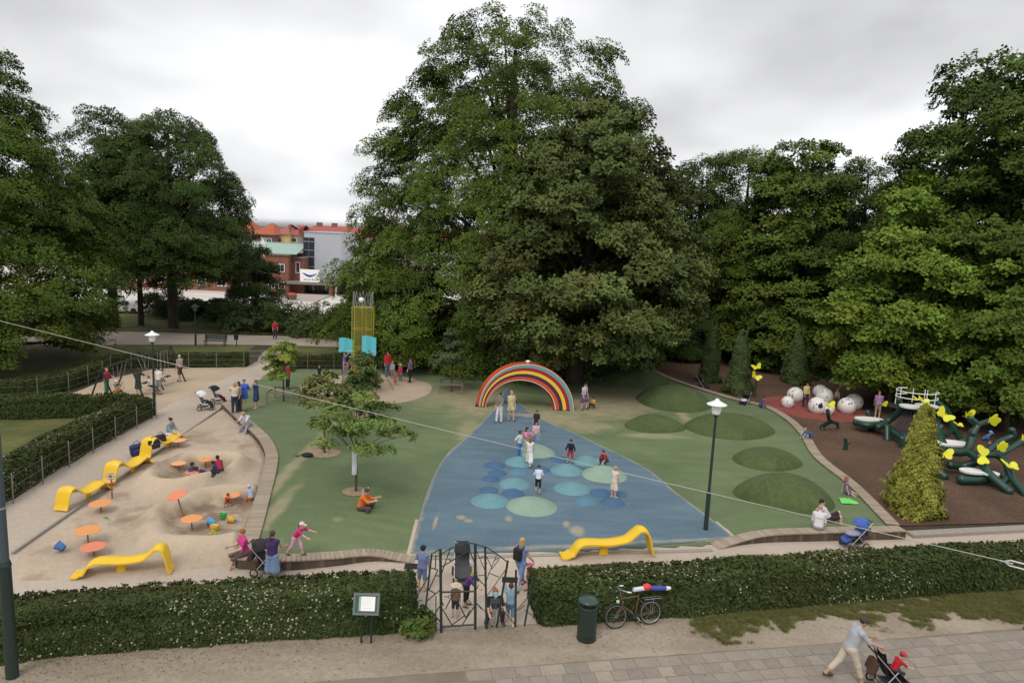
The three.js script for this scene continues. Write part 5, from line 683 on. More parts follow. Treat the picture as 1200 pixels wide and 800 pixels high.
// ---------- bicycle ----------
{
  const a = P(718, 737), b = P(766, 731), o = thing('bicycle', 'bronze bicycle leaning on the hedge with a red and blue bundle on its carrier', 'bicycle', a.clone().lerp(b, 0.5).setY(0), faceZ(a, b)); o.rotation.order = 'YXZ'; o.rotation.x = -0.14;
  const fr = mat([0.16, 0.09, 0.05], 0.4, { metalness: 0.3 }), B = (n, p, q, r, m = fr, par = o) => part(n, bar(V(...p), V(...q), r), m, par), R = 0.345;
  for (const [x, dark] of [[-0.54, 1], [0.54, 0]]) { const w = part('wheel', new THREE.TorusGeometry(R - 0.018, 0.02, 8, 44), M.rubber, o, V(x, R, 0)); part('rim', new THREE.TorusGeometry(R - 0.045, 0.014, 6, 44), dark ? mat([0.3, 0.25, 0.22], 0.4, { metalness: 0.6 }) : M.steel, w); const sp = []; for (let i = 0; i < 18; i++) { const t = i / 18 * 6.283; sp.push(bar(V(0, 0, (i % 2) * 0.05 - 0.025), V(Math.cos(t) * (R - 0.05), Math.sin(t) * (R - 0.05), 0), 0.0022, 0.0022, 4)); } part('spokes', sp, M.steel, w); part('hub', cyl(0.025, 0.025, 0.1, 0, 0, 0, 10, [Math.PI / 2, 0, 0]), M.steel, w); const f = new THREE.TorusGeometry(R + 0.02, 0.022, 5, 26, 2.5); f.rotateZ(x < 0 ? 0.7 : 0.1); part('mudguard', f, M.dark, o, V(x, R, 0)); }
  B('down_tube', [-0.32, 0.62, 0], [0.06, 0.3, 0], 0.02); B('top_tube', [-0.36, 0.83, 0], [0.14, 0.86, 0], 0.018); B('seat_tube', [0.06, 0.3, 0], [0.17, 0.92, 0], 0.018); B('head_tube', [-0.33, 0.66, 0], [-0.39, 0.94, 0], 0.022); for (const s of [-0.05, 0.05]) { B('fork', [-0.345, 0.66, s], [-0.54, R, s], 0.013); B('seat_stay', [0.15, 0.8, s * 0.4], [0.54, R, s], 0.01); B('chain_stay', [0.06, 0.3, s], [0.54, R, s], 0.01); }
  part('handlebar', tube([V(-0.3, 1.1, -0.26), V(-0.42, 1.13, -0.18), V(-0.45, 1.12, 0), V(-0.42, 1.13, 0.18), V(-0.28, 1.1, 0.26)], 0.013, 7), M.steel, o); B('stem', [-0.385, 0.9, 0], [-0.43, 1.13, 0], 0.014, M.steel); for (const s of [-0.26, 0.26]) B('grip', [-0.32, 1.105, s * 0.97], [-0.2, 1.09, s * 1.02], 0.019, M.white);
  part('saddle', ball(0.13, 0.2, 0.98, 0, [1, 0.4, 0.7], 12), M.black, o); B('chain_ring', [0.06, 0.3, 0.045], [0.06, 0.3, 0.06], 0.1, M.dark); B('crank', [0.06, 0.3, 0.07], [0.16, 0.16, 0.08], 0.012, M.steel); B('crank', [0.06, 0.3, -0.07], [-0.04, 0.44, -0.08], 0.012, M.steel); B('pedal', [0.16, 0.16, 0.07], [0.16, 0.16, 0.17], 0.025, M.dark); B('kickstand', [0.12, 0.28, 0.05], [0.22, 0.02, 0.2], 0.012, M.steel); part('lamp', ball(0.055, -0.48, 0.76, 0, [1, 1, 1], 10), mat([0.3, 0.6, 0.4], 0.3), o);
  part('carrier', [bar(V(0.3, 0.76, -0.07), V(0.86, 0.76, -0.07), 0.008), bar(V(0.3, 0.76, 0.07), V(0.86, 0.76, 0.07), 0.008), bar(V(0.86, 0.76, -0.07), V(0.86, 0.76, 0.07), 0.008), bar(V(0.6, 0.76, -0.07), V(0.56, R, -0.06), 0.008), bar(V(0.6, 0.76, 0.07), V(0.56, R, 0.06), 0.008)], M.steel, o);
  const bu = thing('rolled_bundle', 'rolled red, white and blue bundle lying along the bicycle', 'bundle', o.position.clone(), o.rotation.y); bu.rotation.order = 'YXZ'; bu.rotation.x = -0.14;
  part('white_sleeve', limb([V(-0.02, 1.06, 0.03), V(0.2, 1.07, 0.03), V(0.38, 1.07, 0.02)], [0.06, 0.065, 0.06], 12), mat([0.6, 0.62, 0.7], 0.7), bu); part('red_cover', ball(0.12, 0.4, 1.1, 0.03, [1.1, 0.85, 0.9], 14), mat([0.62, 0.05, 0.05], 0.6), bu); part('blue_sleeve', limb([V(0.5, 1.06, 0.02), V(0.75, 1.03, 0.02), V(1.02, 1.0, 0.02)], [0.06, 0.07, 0.06], 12), mat([0.05, 0.07, 0.32], 0.7), bu); part('white_tip', limb([V(1.0, 1.0, 0.02), V(1.08, 0.995, 0.02), V(1.16, 0.99, 0.02)], [0.062, 0.06, 0.04], 10), mat([0.7, 0.72, 0.74], 0.7), bu);
}
// park bench on the far path
{ const o = thing('park_bench', 'dark slatted park bench beside the far park path', 'bench', P(252, 405), 0.1); for (let i = 0; i < 3; i++) { part('seat_slat', box(1.9, 0.04, 0.12, 0, 0.45, 0.16 - i * 0.15), M.green, o); part('back_slat', box(1.9, 0.12, 0.04, 0, 0.58 + i * 0.15, -0.24 - i * 0.03), M.green, o); } for (const s of [-0.8, 0.8]) part('leg', [box(0.06, 0.5, 0.06, s, 0.22, 0.2), box(0.06, 0.95, 0.06, s, 0.46, -0.24), box(0.06, 0.05, 0.46, s, 0.4, -0.02)], M.dark, o); }
{ const o = thing('litter_bin', 'small dark post bin next to the park bench', 'litter bin', P(277, 406)); part('post', bar(V(0, -0.1, 0), V(0, 1.0, 0), 0.04), M.dark, o); part('bin', cyl(0.17, 0.2, 0.45, 0, 0.85, 0.1, 14), M.dark, o); }
{ const p = G(993, 588), o = mono('green_cloth', gridGeo(14, 12, (u, v) => { const d = Math.hypot(u - 0.6, v - 0.5); return V((u - 0.5) * 0.75 * (0.6 + 0.4 * v), 0.03 + 0.13 * vn(u * 4, v * 4, 3) * (1 - d), (v - 0.5) * 0.6); }, false), mat([0.16, 0.62, 0.12], 0.7), 'crumpled bright green cloth dropped on the green ground', 'cloth', undefined, p); }
{ const p = G(416, 556), o = thing('hanging_jacket', 'white jacket hanging on the trunk of the layered young tree', 'jacket', V(p.x, tC.y, p.z)); part('cloth', gridGeo(10, 12, (u, v) => V(tC.x - p.x - 0.06 + Math.cos(u * 5) * 0.1, 1.7 - v * 0.95, tC.z - p.z + 0.07 + Math.sin(u * 5) * 0.05 + 0.02 * Math.sin(v * 9)), false), mat([0.55, 0.57, 0.62], 0.9), o); }
{ const p = G(360, 535), o = thing('shoe_pile', 'small dark bag lying beside the bronze young tree', 'bag', p); o.name = numbered('ground_bag'); part('body', ball(0.22, 0, 0.09, 0, [1.3, 0.45, 0.8], 10), M.black, o); part('strap', tube([V(-0.2, 0.1, 0), V(-0.4, 0.05, 0.1), V(-0.55, 0.03, 0)], 0.02, 6), M.black, o); }
// ---------- bath house and houses beyond the plaza ----------
{
  const zB = -108, D = (x, y, z = zB) => Pz(x, y, z), K = (x, y) => [290 + x / 8, 255 + y / 8], Q = (x, y, z = zB) => Pz(...K(x, y), z);
  const brickTex = texture(512, 512, (u, v) => { const r = Math.floor(v * 64), c = Math.floor(u * 24 + (r % 2) * 0.5), e = (v * 64) % 1 < 0.16; const b = 0.85 + 0.3 * h3(c, r, 4); return e ? [150, 118, 104] : [128 * b, 76 * b, 62 * b]; }); brickTex.repeat.set(0.2, 0.2);
  const brick = mat(0xffffff, 0.95, { map: brickTex }), grey = mat([0.46, 0.48, 0.54], 0.7), copper = mat([0.3, 0.42, 0.37], 0.7), tile = (c) => { const t = texture(128, 128, (u, v) => c.map((q) => q * (0.82 + 0.28 * vn(u * 30, v * 60, 3, 60)))); t.repeat.set(0.25, 0.25); return mat(0xffffff, 0.9, { map: t }); }, glass = mat([0.03, 0.04, 0.055], 0.12), frameW = mat([0.7, 0.7, 0.68], 0.6);
  const slab = (x0, x1, y0, y1, z0, z1) => { const g = new THREE.BoxGeometry(x1 - x0, y1 - y0, z1 - z0); g.translate((x0 + x1) / 2, (y0 + y1) / 2, (z0 + z1) / 2); const p = g.attributes.position, n = g.attributes.normal, uv = g.attributes.uv; for (let i = 0; i < p.count; i++) uv.setXY(i, Math.abs(n.getX(i)) > 0.5 ? p.getZ(i) : p.getX(i), Math.abs(n.getY(i)) > 0.5 ? p.getZ(i) : p.getY(i)); return g; };
  const win = (o, x0, x1, y0, y1, z, bars = 1) => { const w = part('window', slab(x0, x1, y0, y1, z - 0.02, z + 0.05), glass, o); const f = 0.1; part('frame', [slab(x0 - f, x1 + f, y1, y1 + f, z, z + 0.1), slab(x0 - f, x1 + f, y0 - f, y0, z, z + 0.16), slab(x0 - f, x0, y0, y1, z, z + 0.1), slab(x1, x1 + f, y0, y1, z, z + 0.1), ...(bars ? [slab((x0 + x1) / 2 - 0.04, (x0 + x1) / 2 + 0.04, y0, y1, z + 0.05, z + 0.08)] : [])], frameW, w); };
  const b = thing('brick_building', 'two-storey red brick building with green copper roof behind the shrubs', 'building');
  const x0 = -62, x1 = Q(380, 0).x, top = Q(0, 340).y, z0 = zB; part('wall', slab(x0, x1, -0.3, top, z0 - 14, z0), brick, b); part('wall', slab(x1 - 0.02, Q(498, 0).x, -0.3, Q(0, 365).y, z0 - 13, z0 - 1.6), brick, b);
  part('cornice', slab(x0, x1 + 0.25, top, top + 0.22, z0 - 14, z0 + 0.25), mat([0.2, 0.17, 0.15], 0.9), b); part('cornice', slab(x1 + 0.25, Q(505, 0).x, Q(0, 365).y, Q(0, 365).y + 0.2, z0 - 13, z0 - 1.35), mat([0.2, 0.17, 0.15], 0.9), b);
  part('copper_roof', gridGeo(1, 1, (u, v) => V(mix(x0, Q(452, 0).x, u), mix(top + 0.24, top + 1.7, v), mix(z0 - 0.2, z0 - 6, v)), false), copper, b); part('roof_ridge', slab(x0, Q(452, 0).x, top + 1.66, top + 1.8, z0 - 6.3, z0 - 5.9), copper, b);
  for (const [a, c, y0, y1] of [[270, 340, 490, 425], [290, 340, 648, 590], [195, 245, 648, 590], [165, 195, 490, 420]]) win(b, Q(a, 0).x, Q(c, 0).x, Q(0, y0).y, Q(0, y1).y, z0); for (let i = 1; i < 8; i++) for (const [y0, y1] of [[490, 425], [648, 590]]) win(b, Q(170, 0).x - i * 3.1 - 1.2, Q(170, 0).x - i * 3.1, Q(0, y0).y, Q(0, y1).y, z0);
  win(b, Q(425, 0).x, Q(455, 0).x, Q(0, 500).y, Q(0, 405).y, z0 - 1.6, 0);
  const e = thing('entrance_hall', 'low dark glazed entrance hall with flat canopy under the white sign', 'building'); const ex0 = Q(382, 0).x, ex1 = Q(860, 0).x, eb = Math.min(0, Q(0, 712).y), et = Q(0, 600).y;
  part('wall', slab(ex0, ex1, -0.3, et, z0 - 8, z0 - 3), mat([0.04, 0.035, 0.03], 0.8), e); part('canopy', slab(ex0 - 0.2, ex1, et, Q(0, 575).y, z0 - 8, z0 + 0.6), mat([0.22, 0.2, 0.18], 0.8), e); for (let i = 0; i < 9; i++) { const x = mix(Q(420, 0).x, Q(760, 0).x, i / 8); part('window', slab(x, x + 0.5, 0.5, et - 0.35, z0 - 2.98, z0 - 2.94), mat(i % 3 ? [0.05, 0.055, 0.06] : [0.22, 0.22, 0.22], 0.2), e); part('column', slab(x - 0.12, x - 0.04, 0, et, z0 - 2.98, z0 - 2.86), mat([0.02, 0.02, 0.02], 0.6), e); } part('pier', slab(Q(770, 0).x, Q(808, 0).x, 0, et - 0.02, z0 - 0.6, z0 + 0.3), brick, e); part('pier', slab(Q(826, 0).x, Q(838, 0).x, 0, et - 0.02, z0 - 0.4, z0 + 0.2), M.white, e);
  const c = thing('grey_block', 'pale grey cube building with one tall dark window strip', 'building'), cx0 = Q(456, 0).x, cx1 = Q(820, 0).x, ct = Q(0, 115).y; part('wall', slab(cx0, cx1, 1, ct, z0 - 14, z0 - 4), grey, c); const wx0 = Q(522, 0, z0 - 4).x, wx1 = Q(626, 0, z0 - 4).x, wy0 = Q(0, 470, z0 - 4).y, wy1 = Q(0, 160, z0 - 4).y; const sw = part('window', slab(wx0, wx1, wy0, wy1, z0 - 4, z0 - 3.95), glass, c); for (const k of [0.12, 0.42, 0.62, 0.88]) part('transom', slab(wx0, wx1, mix(wy0, wy1, k) - 0.06, mix(wy0, wy1, k) + 0.06, z0 - 3.95, z0 - 3.88), mat([0.25, 0.26, 0.28], 0.5), sw); part('transom', slab((wx0 + wx1) / 2 - 0.05, (wx0 + wx1) / 2 + 0.05, wy0, wy1, z0 - 3.95, z0 - 3.9), mat([0.12, 0.12, 0.13], 0.5), sw); part('parapet', slab(cx0 - 0.1, cx1 + 0.1, ct, ct + 0.15, z0 - 14, z0 - 3.9), mat([0.4, 0.42, 0.47], 0.7), c);
  { const cv = document.createElement('canvas'); cv.width = 384; cv.height = 256; const g = cv.getContext('2d'); g.fillStyle = '#fbfbfa'; g.fillRect(0, 0, 384, 256); const gr = [['#1c3f9a', 0], ['#3b86c8', 14]]; g.fillStyle = '#1e3f98'; g.beginPath(); g.moveTo(36, 70); g.bezierCurveTo(90, 60, 150, 110, 200, 108); g.bezierCurveTo(240, 106, 300, 62, 350, 78); g.bezierCurveTo(320, 100, 280, 150, 190, 150); g.bezierCurveTo(130, 150, 80, 100, 36, 70); g.fill(); g.fillStyle = '#57a5d6'; g.beginPath(); g.moveTo(196, 104); g.bezierCurveTo(240, 104, 300, 60, 350, 78); g.bezierCurveTo(322, 98, 300, 120, 258, 138); g.bezierCurveTo(250, 120, 220, 108, 196, 104); g.fill(); g.fillStyle = '#6f8fb4'; g.font = 'bold 24px sans-serif'; g.textAlign = 'center'; g.font = 'italic bold 54px serif'; g.fillStyle = '#39456a'; g.fillText('Aq\u00b7va\u00b7kul', 192, 216); const t = new THREE.CanvasTexture(cv); t.colorSpace = THREE.SRGBColorSpace;
    const sx0 = Q(497, 0).x, sx1 = Q(681, 0).x, sy0 = Q(0, 580).y, sy1 = Q(0, 458).y, s = thing('roof_sign', 'white sign with a blue wave emblem above the dark entrance', 'sign', V((sx0 + sx1) / 2, sy0, z0 + 0.3)); part('panel', rbox(sx1 - sx0, sy1 - sy0, 0.2, 0.03, 0, (sy1 - sy0) / 2, 0), M.white, s); part('print', new THREE.PlaneGeometry((sx1 - sx0) * 0.97, (sy1 - sy0) * 0.97), new THREE.MeshStandardMaterial({ map: t, roughness: 0.5 }), s, V(0, (sy1 - sy0) / 2, 0.105)); }
  { const p = D(305, 300), s = thing('flagpole', 'white flagpole in front of the copper roof', 'flagpole', V(Q(124, 0, -104).x, 0, -104)); part('pole', bar(V(0, 0, 0), V(0, Q(0, 160, -104).y, 0), 0.09, 0.06), M.white, s); part('pennant', gridGeo(3, 8, (u, v) => V(0.1 + u * 0.5 * (1 - v * 0.3), Q(0, 165, -104).y - v * 2.2 - u * 0.9, 0.05), false), M.white, s); }
  // steps of the forecourt
  const st = thing('forecourt_steps', 'broad pale concrete steps leading up to the dark entrance', 'steps'); const pale = mat([0.42, 0.37, 0.33], 0.9); for (let i = 0; i < 5; i++) part('step', slab(Q(330 - i * 8, 0).x + 0.2, Q(860, 0).x - 1, 0.0, 0.06 + (4 - i) * 0.06, zB + 1.5 + i * 1.5, zB + 3 + i * 1.5 - 0.004), pale, st);
  { const s = thing('planter', 'round red flower planter on the forecourt', 'planter', V(Q(412, 0, -100).x, 0, -100)); part('bowl', cyl(0.5, 0.75, 0.6, 0, 0.3, 0, 16), mat([0.2, 0.14, 0.11], 0.9), s); part('flowers', ball(0.75, 0, 0.72, 0, [1, 0.45, 1], 10), mat([0.35, 0.08, 0.06], 0.9), s); }
  // houses behind
  const house = (label, ax, bx, eave, ridge, z, wc, rc, wins) => { const o = thing('town_house', label, 'house', undefined, 0, 'houses behind the brick building'), X0 = Q(ax, 0, z).x, X1 = Q(bx, 0, z).x, ye = Q(0, eave, z).y, yr = Q(0, ridge, z).y; part('wall', slab(X0, X1, -0.2, ye, z - 12, z), mat(wc, 0.9), o); const g = new THREE.BufferGeometry().setFromPoints([V(X0 - 0.4, ye, z + 0.5), V(X1 + 0.4, ye, z + 0.5), V(X0 + 2, yr, z - 6), V(X1 - 2, yr, z - 6), V(X0 - 0.4, ye, z - 12.5), V(X1 + 0.4, ye, z - 12.5)]); g.setIndex([0, 1, 2, 2, 1, 3, 4, 2, 5, 5, 2, 3, 0, 2, 4, 1, 5, 3]); const q = g.toNonIndexed(); q.computeVertexNormals(); const uv = []; const ps = q.attributes.position; for (let i = 0; i < ps.count; i++) uv.push(ps.getX(i), ps.getZ(i)); q.setAttribute('uv', new THREE.Float32BufferAttribute(uv, 2)); const rf = part('roof', q, tile(rc), o); for (let i = 0; i < 3; i++) { const cx = X0 + 2.5 + i * 3.4; if (cx < X1 - 3) part('chimney', slab(cx, cx + 1.1, yr - 1, yr + 0.7, z - 6.6, z - 5.6), mat([0.22, 0.1, 0.085], 0.9), rf); } for (const [a, b2, y0, y1] of wins) win(o, Q(a, 0, z).x, Q(b2, 0, z).x, Q(0, y0, z).y, Q(0, y1, z).y, z, 0); };
  house('yellow rendered house with a pink-red roof behind the copper roof', 236, 384, 140, 44, -150, [0.62, 0.5, 0.2], [158, 98, 92], [[240, 312, 215, 178], [240, 300, 290, 258]]);
  house('beige house with balconies squeezed beside the pale grey cube', 384, 470, 142, 48, -152, [0.42, 0.33, 0.27], [160, 84, 78], [[390, 420, 205, 175], [424, 455, 205, 175], [390, 455, 290, 262]]);
  house('dark brick house with a bright orange tiled roof', 40, 236, 150, 40, -146, [0.16, 0.085, 0.07], [170, 92, 64], [[178, 196, 222, 188], [202, 218, 222, 188], [178, 196, 275, 246], [202, 218, 275, 246], [140, 160, 222, 188]]);
  house('orange-roofed house glimpsed through the weeping beech', -900, 36, 145, 38, -148, [0.4, 0.34, 0.3], [168, 94, 66], [[-20, 10, 240, 200], [-80, -50, 240, 200], [-140, -110, 240, 200], [-200, -170, 240, 200]]);
  house('red-roofed house wing behind the pale grey cube', 470, 2600, 140, 44, -156, [0.5, 0.46, 0.4], [164, 88, 82], []);
  house('long house far behind the tree row', 3200, 4700, 200, 90, -150, [0.4, 0.3, 0.24], [170, 84, 60], []);
  // parked cars along the far street
  for (const [x, y, c, lab] of [[232, 364, [0.7, 0.7, 0.7], 'white parked car glimpsed between the tree trunks'], [146, 362, [0.6, 0.61, 0.62], 'silver parked car glimpsed between the tree trunks'], [262, 358, [0.65, 0.66, 0.67], 'pale parked car at the edge of the plaza']]) { const o = thing('parked_car', lab, 'car', P(x, y + 4), 0.05, 'cars parked along the plaza'), s = new THREE.Shape(); s.moveTo(-2.1, 0.3); s.lineTo(-2.15, 0.75); s.lineTo(-1.4, 0.9); s.lineTo(-0.8, 1.42); s.lineTo(0.75, 1.42); s.lineTo(1.5, 0.92); s.lineTo(2.1, 0.85); s.lineTo(2.12, 0.3); const g = new THREE.ExtrudeGeometry(s, { depth: 1.6, bevelEnabled: true, bevelSize: 0.06, bevelThickness: 0.06, bevelSegments: 2 }); g.translate(0, 0, -0.8); part('body', g, mat(c, 0.3), o); part('side_window', slab(-0.75, 0.85, 0.95, 1.35, 0.86, 0.9), glass, o); for (const wx of [-1.35, 1.35]) for (const wz of [-0.78, 0.78]) part('wheel', cyl(0.32, 0.32, 0.2, wx, 0.32, wz, 16, [Math.PI / 2, 0, 0]), M.rubber, o); }
}
// ---------- figures: a skeleton, a distance field round it, one continuous skin ----------
function nets(sdf, bb, cell) {                 // surface nets over the box bb
  const [x0, y0, z0, x1, y1, z1] = bb, nx = Math.ceil((x1 - x0) / cell) + 1, ny = Math.ceil((y1 - y0) / cell) + 1, nz = Math.ceil((z1 - z0) / cell) + 1, f = new Float32Array(nx * ny * nz), id = new Int32Array(nx * ny * nz).fill(-1), pos = [], ind = [], at = (i, j, k) => (k * ny + j) * nx + i;
  for (let k = 0; k < nz; k++) for (let j = 0; j < ny; j++) for (let i = 0; i < nx; i++) f[at(i, j, k)] = sdf(x0 + i * cell, y0 + j * cell, z0 + k * cell);
  for (let k = 0; k < nz - 1; k++) for (let j = 0; j < ny - 1; j++) for (let i = 0; i < nx - 1; i++) {
    let m = 0; const v = []; for (let c = 0; c < 8; c++) { const q = f[at(i + (c & 1), j + (c >> 1 & 1), k + (c >> 2))]; v.push(q); if (q < 0) m |= 1 << c; }
    if (m === 0 || m === 255) continue; let sx = 0, sy = 0, sz = 0, n = 0;
    for (let a = 0; a < 8; a++) for (const b of [1, 2, 4]) { if (a & b) continue; const e = a | b; if ((v[a] < 0) === (v[e] < 0)) continue; const t = v[a] / (v[a] - v[e]); sx += (a & 1) + (b === 1 ? t : 0); sy += (a >> 1 & 1) + (b === 2 ? t : 0); sz += (a >> 2) + (b === 4 ? t : 0); n++; }
    id[at(i, j, k)] = pos.length / 3; pos.push(x0 + (i + sx / n) * cell, y0 + (j + sy / n) * cell, z0 + (k + sz / n) * cell);
  }
  for (let k = 1; k < nz - 1; k++) for (let j = 1; j < ny - 1; j++) for (let i = 1; i < nx - 1; i++) {
    const s = f[at(i, j, k)] < 0, q = (a, b, c, d, fl) => { if (a < 0 || b < 0 || c < 0 || d < 0) return; fl ? ind.push(a, b, c, a, c, d) : ind.push(a, c, b, a, d, c); };
    if (s !== f[at(i + 1, j, k)] < 0) q(id[at(i, j - 1, k - 1)], id[at(i, j, k - 1)], id[at(i, j, k)], id[at(i, j - 1, k)], s);
    if (s !== f[at(i, j + 1, k)] < 0) q(id[at(i - 1, j, k - 1)], id[at(i - 1, j, k)], id[at(i, j, k)], id[at(i, j, k - 1)], s);
    if (s !== f[at(i, j, k + 1)] < 0) q(id[at(i - 1, j - 1, k)], id[at(i, j - 1, k)], id[at(i, j, k)], id[at(i - 1, j, k)], s);
  }
  const g = new THREE.BufferGeometry(); g.setAttribute('position', new THREE.Float32BufferAttribute(pos, 3)); g.setIndex(ind); g.computeVertexNormals(); return g;
}
function fieldOf(bones, kk) {                  // bones: [ax,ay,az, bx,by,bz, ra, rb]
  return (x, y, z) => { let d = 1; for (const b of bones) { const ux = b[3] - b[0], uy = b[4] - b[1], uz = b[5] - b[2], px = x - b[0], py = y - b[1], pz = z - b[2], t = clamp((px * ux + py * uy + pz * uz) / (ux * ux + uy * uy + uz * uz + 1e-9)), q = Math.hypot(px - ux * t, py - uy * t, pz - uz * t) - mix(b[6], b[7], t); if (d > q + kk) { d = q; continue; } if (q > d + kk) continue; const h = Math.max(kk - Math.abs(d - q), 0) / kk; d = Math.min(d, q) - h * h * kk * 0.25; } return d; };
}
function meshBones(bones, kk, cell) { const bb = [9, 9, 9, -9, -9, -9]; for (const b of bones) for (const [o, r] of [[0, b[6]], [3, b[7]]]) for (let a = 0; a < 3; a++) { bb[a] = Math.min(bb[a], b[o + a] - r); bb[a + 3] = Math.max(bb[a + 3], b[o + a] + r); } for (let a = 0; a < 3; a++) { bb[a] -= cell * 2.2; bb[a + 3] += cell * 2.2; } return nets(fieldOf(bones, kk), bb, cell); }
const white = (g) => { const n = g.attributes.position.count, c = new Float32Array(n * 3).fill(1); g.setAttribute('color', new THREE.BufferAttribute(c, 3)); return g; };
// head, 0.225 m from chin to crown, origin at its centre, facing +z; eyes, brows and mouth as skin colour
const headGeo = (() => {
  const g = nets((x, y, z) => { const e = (a, b, c, ra, rb, rc) => (Math.hypot((x - a) / ra, (y - b) / rb, (z - c) / rc) - 1) * Math.min(ra, rb, rc); let d = e(0, 0.03, -0.012, 0.074, 0.086, 0.092); const u = (q, k) => { const h = Math.max(k - Math.abs(d - q), 0) / k; d = Math.min(d, q) - h * h * k * 0.25; }; u(e(0, -0.045, 0.022, 0.054, 0.066, 0.066), 0.04); u(e(0, -0.022, 0.093, 0.012, 0.022, 0.016), 0.018); u(e(0, 0.022, 0.078, 0.045, 0.012, 0.012), 0.02); u(e(0.077, -0.005, -0.008, 0.01, 0.03, 0.02), 0.008); u(e(-0.077, -0.005, -0.008, 0.01, 0.03, 0.02), 0.008); u(e(0, -0.062, 0.082, 0.022, 0.009, 0.01), 0.012); u(e(0, -0.1, 0.065, 0.022, 0.016, 0.02), 0.02); for (const s of [-1, 1]) d = Math.max(d, -e(s * 0.03, 0.002, 0.094, 0.017, 0.011, 0.016)); return d; }, [-0.1, -0.13, -0.12, 0.1, 0.13, 0.125], 0.0085);
  white(g); const p = g.attributes.position, c = g.attributes.color; for (let i = 0; i < p.count; i++) { const x = Math.abs(p.getX(i)), y = p.getY(i), z = p.getZ(i); if (z > 0.06 && Math.hypot((x - 0.03) / 0.016, (y - 0.002) / 0.009) < 1) c.setXYZ(i, 0.12, 0.1, 0.1); else if (z > 0.05 && Math.abs(y - 0.024) < 0.006 && x > 0.014 && x < 0.048) c.setXYZ(i, 0.4, 0.33, 0.3); else if (z > 0.06 && Math.hypot(x / 0.024, (y + 0.062) / 0.009) < 1) c.setXYZ(i, 0.85, 0.42, 0.4); } return g;
})();
// hand hanging down -y from the wrist, palm towards -x, thumb forward +z (a right hand seen from the body)
const handGeo = (() => { const b = [[0, 0, 0, 0, -0.085, 0.0, 0.024, 0.03]]; b.push([0, -0.03, 0.012, 0, -0.085, 0.028, 0.018, 0.016], [0, -0.03, -0.012, 0, -0.08, -0.026, 0.018, 0.015]); [[0.03, 0.072], [0.01, 0.082], [-0.01, 0.076], [-0.029, 0.06]].forEach(([z, L]) => { const k = [0, -0.085, z], m = [-0.012, -0.085 - L * 0.52, z * 1.12], t = [-0.036, -0.085 - L * 0.92, z * 1.15]; b.push([...k, ...m, 0.0095, 0.0088], [...m, ...t, 0.0088, 0.007]); }); b.push([-0.006, -0.03, 0.024, -0.02, -0.065, 0.052, 0.013, 0.011], [-0.02, -0.065, 0.052, -0.03, -0.098, 0.06, 0.011, 0.009]); return white(meshBones(b, 0.008, 0.0062)); })();
const hairGeo = {};
function hairShape(kind) {
  return hairGeo[kind] ??= nets((x, y, z) => { const e = (a, b, c, ra, rb, rc) => (Math.hypot((x - a) / ra, (y - b) / rb, (z - c) / rc) - 1) * Math.min(ra, rb, rc); let d = e(0, 0.038, -0.016, 0.086, 0.092, 0.1); d = Math.max(d, -e(0, -0.06, 0.11, 0.072, 0.112, 0.09)); d = Math.max(d, -(y + 0.045 + (z > 0.02 ? (z - 0.02) * 0.9 : 0)) ); const u = (q) => { d = Math.min(d, q); };
    if (kind === 'long') { u(Math.max(e(0, -0.07, -0.055, 0.085, 0.17, 0.055), -0.22 - y)); u(e(0.066, -0.05, -0.01, 0.022, 0.1, 0.035)); u(e(-0.066, -0.05, -0.01, 0.022, 0.1, 0.035)); } if (kind === 'tail') { u(e(0, 0.03, -0.125, 0.025, 0.03, 0.03)); u(e(0, -0.06, -0.14, 0.028, 0.1, 0.03)); } if (kind === 'bun') u(e(0, 0.09, -0.1, 0.042, 0.04, 0.042)); if (kind === 'curly') u(e(0, 0.03, -0.02, 0.1, 0.1, 0.105) + 0.008 * Math.sin(x * 120) * Math.sin(y * 110) * Math.sin(z * 115)); if (kind === 'curly') d = Math.max(d, -e(0, -0.06, 0.12, 0.07, 0.11, 0.09)); return d; }, [-0.125, -0.25, -0.19, 0.125, 0.155, 0.12], 0.011);
}
const capGeo = (brim) => join([(() => { const g = new THREE.SphereGeometry(0.098, 18, 9, 0, 6.2832, 0, 1.65); g.scale(0.95, 0.95, 1.05); g.translate(0, 0.042, -0.012); return g; })(), (() => { const g = brim === 'hat' ? new THREE.CylinderGeometry(0.16, 0.19, 0.012, 24) : new THREE.CylinderGeometry(0.085, 0.085, 0.01, 18, 1, false, -1.3, 2.6); if (brim !== 'hat') { g.scale(0.95, 1, 1.25); g.translate(0, 0.04, 0.065); } else g.translate(0, 0.04, -0.01); return g; })()]);
const capGeos = { cap: capGeo('cap'), hat: capGeo('hat') };
const SK = { fair: [0.56, 0.36, 0.27], tan: [0.42, 0.25, 0.17], brown: [0.2, 0.11, 0.07] }, skinMats = {}; for (const k in SK) skinMats[k] = mat(SK[k], 0.6, { vertexColors: true });
const clothCache = {}, cloth = (c) => clothCache[c.join()] ??= mat(c, 0.9);
const HAIR = { blond: [0.42, 0.28, 0.12], brown: [0.075, 0.042, 0.025], dark: [0.018, 0.014, 0.012], grey: [0.4, 0.38, 0.35], red: [0.26, 0.11, 0.05] };
